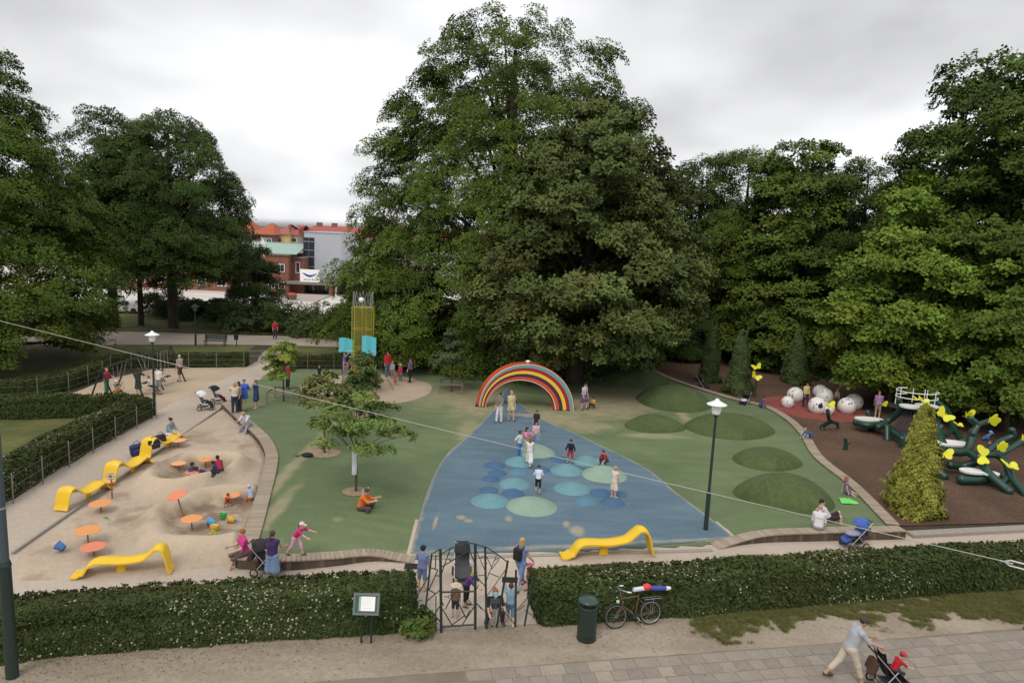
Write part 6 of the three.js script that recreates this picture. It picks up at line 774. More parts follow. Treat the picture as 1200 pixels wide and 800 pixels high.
// o: at, h, yaw (0 faces the camera, +z), lean, twist, hipY (fixed pelvis height) or feet on the ground; legs/arms as [forward, bend, sideways]
function person(label, o, group) {
  const { at: pos, h = 1.68, yaw = 0, lean = 0.03, legL = [0, 0.05, 0.04], legR = [0, 0.05, 0.04], armL = [0.1, 0.25, 0.12], armR = [0.1, 0.25, 0.12], headTilt = 0, headTurn = 0, skin = 'fair', hair = 'brown', cut = 'short', hat, top = [0.4, 0.4, 0.4], bottom = [0.05, 0.06, 0.1], shoe = [0.08, 0.07, 0.06], sleeve = 0.5, leg = 1, skirt = 0, dress, seat, bulk = 1, side = 0, cell } = o;
  const s = h / 1.7, child = clamp((1.5 - h) / 0.7), hs = 1 * Math.pow(s, 0.42), b = bulk, t = thing('person', label, 'person', pos, yaw, group), X = (v) => [v.x, v.y, v.z], C = Math.max(0.014, (cell || clamp(-pos.z / 1500, 0.014, 0.03)) );
  const legLen = s * (1 - 0.06 * child), th = 0.43 * legLen, shn = 0.43 * legLen, sp = 0.5 * s * (1 - 0.02 * child), dirL = (a, sd, k) => V(k * Math.sin(sd), -Math.cos(a) * Math.cos(sd), Math.sin(a) * Math.cos(sd));
  const legOf = (l, k) => { const hip = V(k * 0.088 * s, 0, 0), kn = hip.clone().addScaledVector(dirL(l[0], l[2] || 0, k), th), an = kn.clone().addScaledVector(dirL(l[0] - l[1], (l[2] || 0) * 0.4, k), shn), fa = l[3] ?? (l[0] - l[1] < -0.5 ? l[0] - l[1] + 0.3 : 0); const toe = an.clone().add(V(k * 0.02, -0.045 * s - Math.sin(-fa) * 0.1 * s, Math.cos(fa) * 0.15 * s)); return { hip, kn, an, toe, heel: an.clone().add(V(0, -0.045 * s, -0.035 * s)) }; };
  const L = legOf(legL, 1), R = legOf(legR, -1); const low = Math.min(L.toe.y, L.heel.y, R.toe.y, R.heel.y, L.kn.y, R.kn.y) - 0.035 * s, hy = seat !== undefined ? seat + 0.09 * s : -low, mv = (q) => q.add(V(0, hy, 0)); for (const l of [L, R]) for (const k of ['hip', 'kn', 'an', 'toe', 'heel']) mv(l[k]);
  const up = V(Math.sin(side), Math.cos(lean) * Math.cos(side), Math.sin(lean) * Math.cos(side)), pel = V(0, hy, 0), chest = pel.clone().addScaledVector(up, sp * 0.72), neck = pel.clone().addScaledVector(up, sp * 1.04), hd = V(up.x, Math.cos(lean * 0.6 + headTilt), Math.sin(lean * 0.6 + headTilt)), head = neck.clone().addScaledVector(hd, 0.165 * s * 0.55 + 0.075 * hs).add(V(0, 0, 0.015 * s));
  const sw = 0.175 * s * (1 - 0.08 * child), armOf = (a, k) => { const sh = pel.clone().addScaledVector(up, sp * 0.94).add(V(k * sw, 0, 0)), el = sh.clone().addScaledVector(dirL(a[0], a[2] || 0.1, k), 0.28 * s), wr = el.clone().addScaledVector(dirL(a[0] + a[1], (a[3] ?? (a[2] || 0.1) * 0.3), k), 0.25 * s); return { sh, el, wr }; }, A = armOf(armL, 1), B = armOf(armR, -1);
  const J = (p, q, r0, r1) => [...X(p), ...X(q), r0 * s, (r1 ?? r0) * s], off = (p, x, y, z) => p.clone().add(V(x * s, y * s, z * s));
  const torso = (e) => [J(off(pel, 0.055, 0.02, -0.01), off(pel, -0.055, 0.02, -0.01), 0.105 * b + e), J(off(pel, 0.04, 0.03, 0), off(chest, 0.055, 0, 0), 0.1 * b + e, 0.108 * b + e), J(off(pel, -0.04, 0.03, 0), off(chest, -0.055, 0, 0), 0.1 * b + e, 0.108 * b + e), J(A.sh, B.sh, 0.058 + e), J(chest, neck, 0.1 * b + e, 0.06 + e)];
  const legB = (l, e, f = 1) => { const q = f <= 0.5 ? l.hip.clone().lerp(l.kn, f * 2) : l.kn.clone().lerp(l.an, f * 2 - 1); return f <= 0.5 ? [J(l.hip, q, 0.088 * b + e, mix(0.088 * b, 0.06, f * 2) + e)] : [J(l.hip, l.kn, 0.088 * b + e, 0.06 + e), J(l.kn, q, 0.06 + e, mix(0.058, 0.04, f * 2 - 1) + e * 1.3)]; };
  const armB = (a, e, f = 1) => { const q = f <= 0.5 ? a.sh.clone().lerp(a.el, f * 2) : a.el.clone().lerp(a.wr, f * 2 - 1); return f <= 0.5 ? [J(a.sh, q, 0.052 + e, mix(0.052, 0.042, f * 2) + e)] : [J(a.sh, a.el, 0.052 + e, 0.042 + e), J(a.el, q, 0.041 + e, 0.032 + e)]; };
  const foot = (l) => [J(l.heel, l.toe, 0.036, 0.032), J(l.an, l.heel, 0.04, 0.036)];
  const skinG = [white(meshBones([...torso(-0.006), ...legB(L, 0), ...legB(R, 0), ...armB(A, 0), ...armB(B, 0), ...foot(L), ...foot(R), J(chest, neck, 0.06, 0.05), [...X(neck), ...X(head), 0.048 * s, 0.046 * hs]], 0.03 * s, C))];
  const hq = new THREE.Quaternion().setFromEuler(new THREE.Euler(lean * 0.5 + headTilt, headTurn, -side * 0.6, 'YXZ')), hm = new THREE.Matrix4().compose(head, hq, V(hs, hs, hs)); skinG.push(headGeo.clone().applyMatrix4(hm));
  for (const [a, k] of [[A, 1], [B, -1]]) { const d = a.wr.clone().sub(a.el).normalize(), q = new THREE.Quaternion().setFromUnitVectors(V(0, -1, 0), d), g = handGeo.clone(); if (k < 0) { g.scale(-1, 1, 1); const ix = g.index.array; for (let i = 0; i < ix.length; i += 3) { const w = ix[i]; ix[i] = ix[i + 1]; ix[i + 1] = w; } g.computeVertexNormals(); } g.applyMatrix4(new THREE.Matrix4().compose(a.wr.clone().addScaledVector(d, -0.005), q, V(1, 1, 1).multiplyScalar(Math.pow(s, 0.8)))); skinG.push(g); }
  part('body', skinG, skinMats[skin], t);
  const e = 0.016, tb = [...torso(e)]; if (sleeve > 0) tb.push(...armB(A, e, sleeve), ...armB(B, e, sleeve));
  if (dress) for (const l of [L, R]) { tb.push(J(off(pel, l === L ? 0.04 : -0.04, -0.02, 0), l.hip.clone().lerp(l.kn, Math.min(1, dress * 2)), 0.12 * b, 0.135)); if (dress > 0.5) tb.push(J(l.kn, l.kn.clone().lerp(l.an, dress * 2 - 1), 0.13, 0.14)); }
  part(dress ? 'dress' : 'shirt', meshBones(tb, 0.045 * s, C), cloth(top), t);
  if (!dress) { const bb = [J(off(pel, 0.055, 0.01, -0.01), off(pel, -0.055, 0.01, -0.01), 0.112 * b + e * 0.8), J(pel, off(pel, up.x * 0.1, up.y * 0.1, up.z * 0.1), 0.11 * b + e * 0.6)]; if (skirt) for (const l of [L, R]) { bb.push(J(l.hip, l.hip.clone().lerp(l.kn, Math.min(1, skirt * 2)), 0.115 * b, 0.13)); if (skirt > 0.5) bb.push(J(l.kn, l.kn.clone().lerp(l.an, skirt * 2 - 1), 0.128, 0.14)); } else bb.push(...legB(L, e, leg), ...legB(R, e, leg)); part(skirt ? 'skirt' : 'trousers', meshBones(bb, 0.04 * s, C), cloth(bottom), t); }
  if (shoe) part('shoes', join([L, R].map((l) => meshBones([J(l.heel, l.toe, 0.045, 0.041)], 0.02, Math.max(0.012, C * 0.8)))), cloth(shoe), t);
  if (cut !== 'bald') part('hair', hairShape(cut).clone().applyMatrix4(hm), cloth(HAIR[hair]), t);
  if (hat) part(hat[0] === 'hat' ? 'sun_hat' : 'cap', capGeos[hat[0]].clone().applyMatrix4(new THREE.Matrix4().compose(head, hq, V(hs * 1.04, hs * 1.04, hs * 1.04))), cloth(hat[1]), t);
  t.userData.j = undefined; delete t.userData.j; return Object.assign(t, { joints: { A, B, L, R, head, chest, pel, neck } });
}
// ---------- strollers ----------
function stroller(label, pos, yaw, c, o = {}) {      // rolls towards +z, handle at -z
  const t = thing('stroller', label, 'stroller', pos, yaw, 'strollers'), fr = o.frame || M.alu, cl = cloth(c), B = (n, a, b, r, m = fr) => part(n, bar(V(...a), V(...b), r), m, t), s = 0.24;
  for (const [x, z, r] of [[-s - 0.03, 0.34, 0.1], [s + 0.03, 0.34, 0.1], [-s - 0.05, -0.28, 0.14], [s + 0.05, -0.28, 0.14]]) { const w = part('wheel', new THREE.TorusGeometry(r - 0.022, 0.022, 8, 22), M.rubber, t, V(x, r, z), [0, Math.PI / 2, 0]); part('hub', cyl(0.045, 0.045, 0.035, 0, 0, 0, 10, [Math.PI / 2, 0, 0]), M.alu, w); const sp = []; for (let i = 0; i < 5; i++) sp.push(bar(V(0, 0, 0), V(Math.cos(i * 1.257) * (r - 0.03), Math.sin(i * 1.257) * (r - 0.03), 0), 0.008, 0.008, 5)); part('spokes', sp, M.alu, w); }
  for (const k of [-1, 1]) { B('frame_leg', [k * s, 0.12, 0.34], [k * s, 0.66, -0.16], 0.014); B('frame_leg', [k * (s + 0.02), 0.15, -0.28], [k * s, 0.58, 0.08], 0.014); B('push_bar', [k * s, 0.64, -0.14], [k * s * 0.9, 1.02, -0.5], 0.014); } B('axle', [-s - 0.05, 0.14, -0.28], [s + 0.05, 0.14, -0.28], 0.012); B('handle', [-s * 0.9, 1.02, -0.5], [s * 0.9, 1.02, -0.5], 0.019, M.black);
  const seat = (pts, w) => gridGeo(20, 8, (u, v) => { const k = u * (pts.length - 1), i = Math.min(pts.length - 2, Math.floor(k)), f = k - i, a = (v - 0.5) * 2; return V(a * w, mix(pts[i][0], pts[i + 1][0], f) + 0.1 * a * a, mix(pts[i][1], pts[i + 1][1], f)); }, false);
  part('seat', join([seat([[0.98, -0.3], [0.7, -0.22], [0.45, -0.1], [0.42, 0.16], [0.26, 0.34], [0.22, 0.42]], 0.23), seat([[0.94, -0.35], [0.66, -0.27], [0.4, -0.14], [0.37, 0.16], [0.2, 0.34], [0.17, 0.42]], 0.24)]), cl, t);
  if (o.hood !== 0) { const g = gridGeo(16, 12, (u, v) => { const a = mix(-0.5, 1.5, v) * (o.hood || 1), b = (u - 0.5) * Math.PI; return V(Math.sin(b) * 0.26, 0.8 + Math.cos(b) * Math.cos(a - 0.3) * 0.34, -0.2 + Math.cos(b) * Math.sin(a - 0.3) * 0.36); }, false); part('hood', g, cloth(o.hoodC || c), t); }
  part('basket', join([gridGeo(8, 8, (u, v) => V((u - 0.5) * 0.42, 0.2 + 0.1 * Math.pow(Math.abs(v - 0.5) * 2, 3), -0.26 + v * 0.5), false)]), cloth([0.03, 0.03, 0.035]), t);
  if (o.bag) part('bag', join([rbox(0.36, 0.34, 0.17, 0.06, 0.02, 0.62, -0.45, [0.25, 0, 0.1]), rbox(0.2, 0.16, 0.12, 0.04, -0.06, 0.5, -0.52, [0.3, 0.2, 0])]), cloth(o.bag), t); if (o.cover) part('blanket', ball(0.22, 0, 0.55, 0.1, [1, 0.5, 1.4], 12), cloth(o.cover), t); part('footrest', box(0.3, 0.025, 0.14, 0, 0.17, 0.44), M.black, t); return t;
}
const PI = Math.PI;
stroller('black and white stroller standing on the path kerb', P(240, 480), 1.9, [0.03, 0.035, 0.035], { hoodC: [0.7, 0.72, 0.72] });
stroller('stroller with crimson seat and black hood behind the three women', P(255, 473), 2.0, [0.16, 0.012, 0.02], { hoodC: [0.015, 0.015, 0.018] });
stroller('dark stroller in front of the wooden wall by the woman in purple', P(312, 672), 1.5, [0.03, 0.022, 0.03], { bag: [0.05, 0.03, 0.04] });
stroller('grey and black stroller parked inside the twig gate', P(541, 678), 0.1, [0.06, 0.06, 0.068], { hoodC: [0.02, 0.02, 0.022] });
stroller('black stroller parked on the curved wooden curb beside the conifer', P(872, 478), -0.7, [0.015, 0.016, 0.018], { cover: [0.5, 0.5, 0.5] });
stroller('dark stroller under the maple boughs behind the mounds', G(823, 456), 0.8, [0.025, 0.02, 0.02]);
stroller('blue stroller loaded with bags in front of the wooden seat wall', P(1001, 641), -1.4, [0.05, 0.1, 0.36], { hoodC: [0.06, 0.12, 0.42], bag: [0.1, 0.085, 0.07], cover: [0.3, 0.28, 0.34] });
const walkS = P(1040, 806); stroller('black stroller carrying a child in red on the paved walk', walkS, 1.62, [0.014, 0.014, 0.016], { hood: 0, bag: [0.07, 0.035, 0.02] });
// ---------- people ----------
const sit = { legL: [1.45, 1.4, 0.12], legR: [1.4, 1.35, 0.1] }, squat = { legL: [2.0, 2.35, 0.25], legR: [1.95, 2.3, 0.25], lean: 0.5 }, walk = { legL: [0.42, 0.12, 0.03], legR: [-0.32, 0.35, 0.03], armL: [-0.35, 0.3, 0.14], armR: [0.4, 0.4, 0.14] };
const feet = (x, y) => { let p = P(x, y); for (let i = 0; i < 6; i++) p = P(x, y, SandY(p.x, p.z)); return p; }, onY = (x, y, h) => P(x, y, h);
const PP = (label, at, o, group) => person(label, { at, ...o }, group);
// on the paved walk
PP('man in a grey tee, cream trousers and dark cap pushing a stroller', P(992, 798), { h: 1.82, yaw: 1.55, lean: 0.28, legL: [-0.42, 0.25, 0.03], legR: [0.42, 0.1, 0.03], armL: [0.75, 0.5, 0.08], armR: [0.75, 0.5, 0.08], top: [0.36, 0.38, 0.42], bottom: [0.52, 0.46, 0.37], leg: 0.82, hair: 'dark', hat: ['cap', [0.06, 0.04, 0.035]], headTilt: 0.3, bulk: 1.15, shoe: [0.07, 0.045, 0.03], skin: 'tan', cell: 0.014 });
PP('child in a red tee and red cap riding in the black stroller', V(walkS.x + 0.1, 0.0, walkS.z), { h: 0.98, yaw: 1.7, seat: 0.47, lean: 0.45, legL: [1.2, 0.9, 0.15], legR: [1.25, 1.0, 0.15], armL: [0.9, 0.3, 0.15], armR: [0.9, 0.3, 0.15], top: [0.42, 0.012, 0.02], bottom: [0.03, 0.03, 0.035], leg: 0.5, hat: ['cap', [0.45, 0.03, 0.05]], hair: 'brown', headTilt: 0.25, cell: 0.014 });
PP('person in pale trousers walking at the grass verge', P(1211, 735), { h: 1.75, yaw: -1.5, legL: [0.3, 0.1, 0.03], legR: [-0.1, 0.1, 0.03], top: [0.4, 0.42, 0.44], bottom: [0.5, 0.5, 0.48], hair: 'grey', shoe: [0.02, 0.02, 0.02] });
// at the gate
PP('boy in a blue patterned shirt and black cap inside the gate hinge', P(494, 692), { h: 1.4, yaw: 2.9, top: [0.14, 0.18, 0.34], bottom: [0.12, 0.18, 0.3], leg: 0.5, hat: ['cap', [0.012, 0.012, 0.016]], hair: 'dark', armL: [0.5, 0.8, 0.2], shoe: [0.3, 0.25, 0.2] });
PP('toddler in a cream sun hat and brown shirt behind the gate', P(533, 723), { h: 1.0, yaw: 3.0, top: [0.2, 0.1, 0.06], bottom: [0.03, 0.035, 0.05], leg: 0.5, hat: ['hat', [0.6, 0.52, 0.36]], hair: 'blond', shoe: [0.3, 0.2, 0.2] });
PP('blond child in a purple top and black trousers bending by the gate', P(546, 710), { h: 1.22, yaw: 1.2, lean: 0.5, headTilt: 0.2, top: [0.09, 0.04, 0.16], bottom: [0.014, 0.013, 0.015], leg: 0.75, hair: 'blond', cut: 'long', armL: [0.8, 0.4, 0.1], armR: [0.7, 0.5, 0.1] });
PP('woman in black crouching behind the gate with a child', P(577, 727), { h: 1.66, yaw: 0.25, ...squat, lean: 0.35, top: [0.015, 0.015, 0.017], bottom: [0.03, 0.03, 0.04], hair: 'red', cut: 'bun', armL: [0.9, 0.5, 0.2], armR: [0.9, 0.5, 0.2], sleeve: 0.4 });
PP('child in a pale blue cap held by the crouching woman', P(579, 733), { h: 0.98, yaw: 0.2, top: [0.06, 0.07, 0.09], bottom: [0.45, 0.42, 0.38], hat: ['cap', [0.2, 0.42, 0.52]], hair: 'brown', armL: [0.6, 0.8, 0.3], armR: [0.6, 0.8, 0.3] });
PP('boy in a blue and white shirt hanging on the gate plate', P(597, 731), { h: 1.18, yaw: 3.1, top: [0.22, 0.36, 0.46], bottom: [0.1, 0.2, 0.3], armL: [2.6, 0.2, 0.35], armR: [2.6, 0.2, 0.35], legR: [-0.2, 0.3, 0.1], hair: 'brown', shoe: [0.6, 0.6, 0.6], leg: 0.6 });
{ const w = PP('blond woman in blue dungarees with a black backpack by the gate', P(609, 690), { h: 1.68, yaw: 2.5, ...walk, top: [0.16, 0.22, 0.38], bottom: [0.15, 0.23, 0.42], sleeve: 0.0, leg: 0.85, hair: 'blond', cut: 'long', armL: [0.35, 0.6, 0.2] }); const bp = part('backpack', rbox(0.28, 0.4, 0.17, 0.06), cloth([0.012, 0.012, 0.014]), w, V(0, w.joints.chest.y - 0.02, -0.2)); part('straps', [tube([V(0.1, 0.14, 0.08), V(0.11, 0.2, 0.18), V(0.11, 0.0, 0.3)], 0.02, 6), tube([V(-0.1, 0.14, 0.08), V(-0.11, 0.2, 0.18), V(-0.11, 0.0, 0.3)], 0.02, 6)], cloth([0.02, 0.02, 0.022]), bp); }
PP('toddler in pink holding the hand of the blond woman', P(619, 690), { h: 0.84, yaw: 2.2, ...walk, top: [0.5, 0.12, 0.2], bottom: [0.42, 0.1, 0.2], hair: 'blond', armL: [1.6, 0.2, 0.5], dress: 0.4, hat: ['hat', [0.5, 0.14, 0.2]] });
// at the wooden wall
PP('woman in a bright pink shirt sitting on the end of the wooden wall', onY(287, 650, CURB), { h: 1.66, yaw: -0.95, seat: 0.02, ...sit, legL: [1.25, 0.9, 0.05], legR: [1.35, 1.5, 0.15], lean: 0.12, top: [0.56, 0.04, 0.22], bottom: [0.12, 0.09, 0.08], leg: 0.5, hair: 'red', sleeve: 0.3, armL: [0.5, 0.9, 0.15], armR: [0.5, 0.9, 0.15], shoe: [0.04, 0.03, 0.03], headTurn: -0.4 });
PP('woman in a purple top and denim skirt standing behind the hedge', P(319, 684), { h: 1.66, yaw: 2.95, top: [0.045, 0.02, 0.1], bottom: [0.16, 0.25, 0.4], skirt: 0.55, sleeve: 0, hair: 'brown', cut: 'tail', armL: [0.6, 0.8, 0.25], armR: [0.6, 0.7, 0.2], skin: 'tan' });
PP('girl in pink with a pale cap leaning across the wooden wall', onY(346, 650, CURB + 0.02), { h: 1.2, yaw: 1.35, lean: 0.6, headTilt: -0.2, legL: [0.5, 0.3, 0.05], legR: [-0.3, 0.3, 0.05], armL: [1.3, 0.1, 0.2], armR: [1.0, 0.2, 0.2], top: [0.5, 0.025, 0.16], bottom: [0.62, 0.36, 0.46], leg: 0.7, hat: ['cap', [0.68, 0.5, 0.56]], hair: 'red', cut: 'tail', sleeve: 0.4 });
// in the sand
PP('child in a crimson shirt stooping over the sand rim', feet(258, 556), { h: 1.25, yaw: -2.4, ...squat, lean: 0.7, top: [0.3, 0.015, 0.05], bottom: [0.03, 0.035, 0.06], hair: 'dark', skin: 'brown', cut: 'tail' });
PP('child in navy kneeling in the sand below the crimson child', feet(255, 558), { h: 1.0, yaw: -1.4, ...squat, top: [0.025, 0.03, 0.07], bottom: [0.02, 0.022, 0.03], hair: 'dark', skin: 'brown' });
PP('dark-haired child in blue squatting behind the coral disc table', feet(224, 562), { h: 1.15, yaw: 0.9, ...squat, lean: 0.2, top: [0.05, 0.08, 0.24], bottom: [0.03, 0.04, 0.09], hair: 'dark', cut: 'curly', skin: 'brown' });
PP('child in navy bending face down beside the coral disc table', feet(243, 562), { h: 1.15, yaw: -1.3, ...squat, lean: 1.0, headTilt: 0.4, top: [0.03, 0.025, 0.08], bottom: [0.03, 0.03, 0.07], hair: 'dark', skin: 'brown' });
PP('small child in pale blue and orange crouching at the curved curb', feet(294, 588), { h: 0.98, yaw: -2.4, ...squat, top: [0.3, 0.4, 0.56], bottom: [0.6, 0.2, 0.06], hair: 'blond', hat: ['cap', [0.4, 0.5, 0.62]] });
PP('toddler in red crouching under the amber disc table', feet(267, 592), { h: 0.8, yaw: 0.4, ...squat, top: [0.4, 0.05, 0.03], bottom: [0.3, 0.1, 0.05], hair: 'brown' });
PP('woman in a grey-blue top and white trousers sitting on a yellow bench', P(198, 520), { h: 1.66, yaw: 1.35, seat: 0.45, ...sit, lean: 0.2, top: [0.2, 0.27, 0.32], bottom: [0.62, 0.61, 0.58], hair: 'dark', cut: 'bun', armL: [0.5, 0.8, 0.1], armR: [0.5, 0.8, 0.1], sleeve: 0.75 });
// bags on the benches
for (const [lab, x, y, z, c, s] of [['navy suitcase bag behind the middle yellow bench', 160, 527, 0.28, [0.025, 0.03, 0.1], 1.15], ['black holdall heaped on the last yellow bench', 180, 520, 0.62, [0.02, 0.02, 0.028], 1], ['dark rucksack on the seat of the last yellow bench', 188, 514, 0.62, [0.015, 0.016, 0.03], 0.9]]) { const p = P(x, y, z), o = thing('bag', lab, 'bag', V(p.x, 0, p.z), 0.7, 'bags on the yellow benches'); part('body', rbox(0.5 * s, 0.46 * s, 0.3 * s, 0.1, 0, z, 0, [0.1, 0, 0.15]), cloth(c), o); part('pocket', rbox(0.34 * s, 0.24 * s, 0.12 * s, 0.05, 0.02, z - 0.06, 0.17 * s, [0.1, 0, 0.15]), cloth(c.map((q) => q * 1.3)), o); const h = new THREE.TorusGeometry(0.12 * s, 0.014, 6, 16, PI); part('handle', h, M.dark, o, V(0, z + 0.24 * s, 0)); }
// group on the curb
{ const w = PP('woman in a white top and navy jeans standing on the curb with a bag', onY(275, 484, CURB), { h: 1.7, yaw: -2.6, top: [0.58, 0.5, 0.4], bottom: [0.02, 0.026, 0.06], hair: 'blond', cut: 'long', sleeve: 0.3, armL: [0.9, 1.4, 0.1] }); part('handbag', rbox(0.1, 0.3, 0.3, 0.05), cloth([0.03, 0.016, 0.018]), w, V(w.joints.B.wr.x - 0.08, w.joints.B.wr.y - 0.25, w.joints.B.wr.z)); }
PP('woman with dark hair half hidden behind the woman in white', onY(280, 482, CURB), { h: 1.66, yaw: -0.6, top: [0.3, 0.2, 0.2], bottom: [0.04, 0.04, 0.06], hair: 'dark', cut: 'long' });
PP('woman in a bright blue tunic and black leggings', onY(286, 480, CURB), { h: 1.7, yaw: -2.9, top: [0.045, 0.11, 0.5], dress: 0.22, bottom: [0.012, 0.012, 0.014], hair: 'brown', cut: 'short', armL: [0.5, 1.0, 0.25], armR: [0.5, 1.0, 0.25], sleeve: 0.7, bulk: 1.12 });
PP('woman in a navy dress over a white top on the green ground', G(300, 479), { h: 1.66, yaw: -1.7, top: [0.035, 0.05, 0.13], dress: 0.42, hair: 'red', cut: 'bun', sleeve: 0.1, armL: [0.7, 1.2, 0.1], shoe: [0.4, 0.33, 0.26] });
PP('fair-haired man in pale grey sitting hunched on the curved curb', onY(291, 498, CURB), { h: 1.76, yaw: -0.3, seat: 0.0, legL: [1.5, 0.9, 0.3], legR: [1.15, 0.6, 0.2], lean: 0.5, headTilt: 0.5, top: [0.55, 0.55, 0.58], bottom: [0.3, 0.3, 0.36], hair: 'blond', armL: [0.9, 0.6, 0.1], armR: [0.9, 0.6, 0.1] });
// green ground
PP('person in an orange shirt sitting on the green ground reading a white paper', G(423, 597), { h: 1.7, yaw: 1.4, seat: 0.0, legL: [1.9, 2.2, 0.3], legR: [1.75, 2.1, 0.3], lean: 0.25, headTilt: 0.3, top: [0.66, 0.15, 0.02], bottom: [0.07, 0.055, 0.05], hair: 'brown', armL: [1.0, 0.9, 0.1], armR: [1.0, 0.9, 0.1], sleeve: 0.7, bulk: 1.1 });
{ const p = G(433, 588), o = thing('newspaper', 'white paper held up by the person in orange', 'paper', V(p.x - 0.02, G(423, 597).y, G(423, 597).z), 1.2); part('sheet', gridGeo(4, 3, (u, v) => V((u - 0.5) * 0.42, 0.55 + v * 0.3, 0.06 * Math.abs(u - 0.5)), false), mat([0.75, 0.74, 0.73], 0.9), o); }
PP('woman in a red top and black trousers behind the yellow-green young tree', G(337, 456), { h: 1.66, yaw: 2.4, top: [0.4, 0.02, 0.06], bottom: [0.014, 0.014, 0.018], hair: 'dark' });
PP('child in black standing at the edge of the sand circle', G(374, 446), { h: 1.05, yaw: 0.3, top: [0.016, 0.016, 0.018], bottom: [0.016, 0.016, 0.02], hair: 'brown' });
{ const t0 = G(424, 459); PP('child in blue and pink climbing the rope ladder of the tower', V(t0.x - 1.05, t0.y + 1.35, t0.z + 0.5), { h: 1.2, yaw: 1.5, top: [0.14, 0.14, 0.4], bottom: [0.4, 0.2, 0.3], armL: [2.3, 0.5, 0.2], armR: [2.0, 0.6, 0.2], legL: [1.0, 1.2, 0.1], hair: 'blond' }); PP('child in dark clothes at the foot of the tower ropes', G(402, 447), { h: 1.15, yaw: 1.2, top: [0.06, 0.05, 0.05], bottom: [0.05, 0.04, 0.04], armL: [2.2, 0.4, 0.2], armR: [1.9, 0.5, 0.2], hair: 'brown' }); PP('child in brown beside the tower behind the upright young tree', G(412, 449), { h: 1.1, yaw: -0.5, top: [0.16, 0.1, 0.08], bottom: [0.05, 0.05, 0.06], hair: 'dark' }); }
PP('man in an open red jacket at the sand circle', G(454, 441), { h: 1.78, yaw: 0.3, top: [0.5, 0.02, 0.03], bottom: [0.13, 0.15, 0.2], hair: 'brown', sleeve: 0.95, legR: [0.2, 0.1, 0.05] });
PP('child in pale grey beside the man in red', G(460, 444), { h: 1.25, yaw: -0.4, top: [0.32, 0.34, 0.38], bottom: [0.2, 0.22, 0.28], hair: 'blond', sleeve: 0.9 });
PP('small girl in a coral dress on the sand circle', G(463, 452), { h: 1.0, yaw: -0.6, top: [0.5, 0.12, 0.1], dress: 0.5, hair: 'red' });
PP('girl in a crimson top and white cap on the sand circle', G(469, 447), { h: 1.2, yaw: -0.5, top: [0.46, 0.02, 0.1], bottom: [0.12, 0.14, 0.2], hat: ['cap', [0.6, 0.42, 0.44]], hair: 'brown', sleeve: 0.9 });
PP('woman in a purple striped top and black trousers on the sand circle', G(481, 448.5), { h: 1.7, yaw: -2.0, top: [0.16, 0.11, 0.2], bottom: [0.012, 0.012, 0.016], hair: 'brown', sleeve: 0.6, legR: [0.25, 0.1, 0.05] });
PP('person in red on the far park path by the shrubs', P(322, 397), { h: 1.7, yaw: 0.5, top: [0.5, 0.02, 0.03], bottom: [0.05, 0.05, 0.06], hair: 'dark' });
PP('walker in pink on the far park path', P(82, 400), { h: 1.68, yaw: 1.4, ...walk, top: [0.45, 0.3, 0.34], bottom: [0.05, 0.05, 0.07], hair: 'blond' });
PP('walker in grey beside the walker in pink', P(91, 399), { h: 1.76, yaw: 1.4, ...walk, top: [0.22, 0.23, 0.25], bottom: [0.06, 0.06, 0.07], hair: 'dark' });
// by the rainbow
PP('woman in a striped top and white trousers under the rainbow arch', G(585, 495), { h: 1.66, yaw: -0.5, top: [0.2, 0.17, 0.15], bottom: [0.66, 0.64, 0.63], hair: 'dark', cut: 'bun', sleeve: 0.6, legR: [0.2, 0.1, 0.05], armL: [0.5, 0.9, 0.2] });
PP('woman in a pale yellow tunic and brown trousers under the rainbow arch', G(598, 493), { h: 1.7, yaw: 0.6, top: [0.6, 0.52, 0.26], dress: 0.3, bottom: [0.1, 0.05, 0.04], leg: 0.95, hair: 'blond', cut: 'bun', sleeve: 0.4, legL: [0.2, 0.05, 0.05] });
PP('woman in a white top and purple skirt beside the rainbow arch', G(683, 480), { h: 1.66, yaw: 0.8, top: [0.56, 0.52, 0.58], bottom: [0.12, 0.07, 0.2], skirt: 0.42, hair: 'dark', legL: [0.5, 0.6, 0.1], lean: 0.15, sleeve: 0.3 });
PP('child in yellow next to the woman in the purple skirt', G(695, 478), { h: 1.1, yaw: -0.6, top: [0.55, 0.36, 0.05], bottom: [0.06, 0.04, 0.06], hair: 'dark', skin: 'brown', ...squat, lean: 0.1 });
// on the blue ground
const dome = (x, y, h = 0.03) => { const p = onRamp(x, y); return V(p.x, p.y + h, p.z); };
PP('girl in a white top and bright blue leggings in the cluster of girls', dome(608, 536), { h: 1.28, yaw: 0.9, top: [0.6, 0.62, 0.6], bottom: [0.06, 0.2, 0.5], hair: 'brown', cut: 'curly', armR: [-0.5, 0.4, 0.5], skin: 'tan' });
PP('girl in a pink top and mint trousers in the cluster of girls', dome(616, 533.5), { h: 1.36, yaw: 0.7, top: [0.58, 0.22, 0.32], bottom: [0.42, 0.56, 0.44], hair: 'dark', cut: 'long', armL: [1.2, 0.4, 0.3], armR: [1.0, 0.5, 0.3], skin: 'tan' });
PP('girl in a pale pink top and jeans stepping out of the cluster', dome(627, 524), { h: 1.3, yaw: 0.2, top: [0.62, 0.42, 0.46], bottom: [0.16, 0.24, 0.38], hair: 'dark', cut: 'long', legL: [0.5, 0.4, 0.05], legR: [-0.1, 0.1, 0.05] });
PP('girl in black behind the cluster of girls', dome(628, 508), { h: 1.25, yaw: -0.3, top: [0.02, 0.018, 0.02], bottom: [0.025, 0.022, 0.025], hair: 'brown', skin: 'tan' });
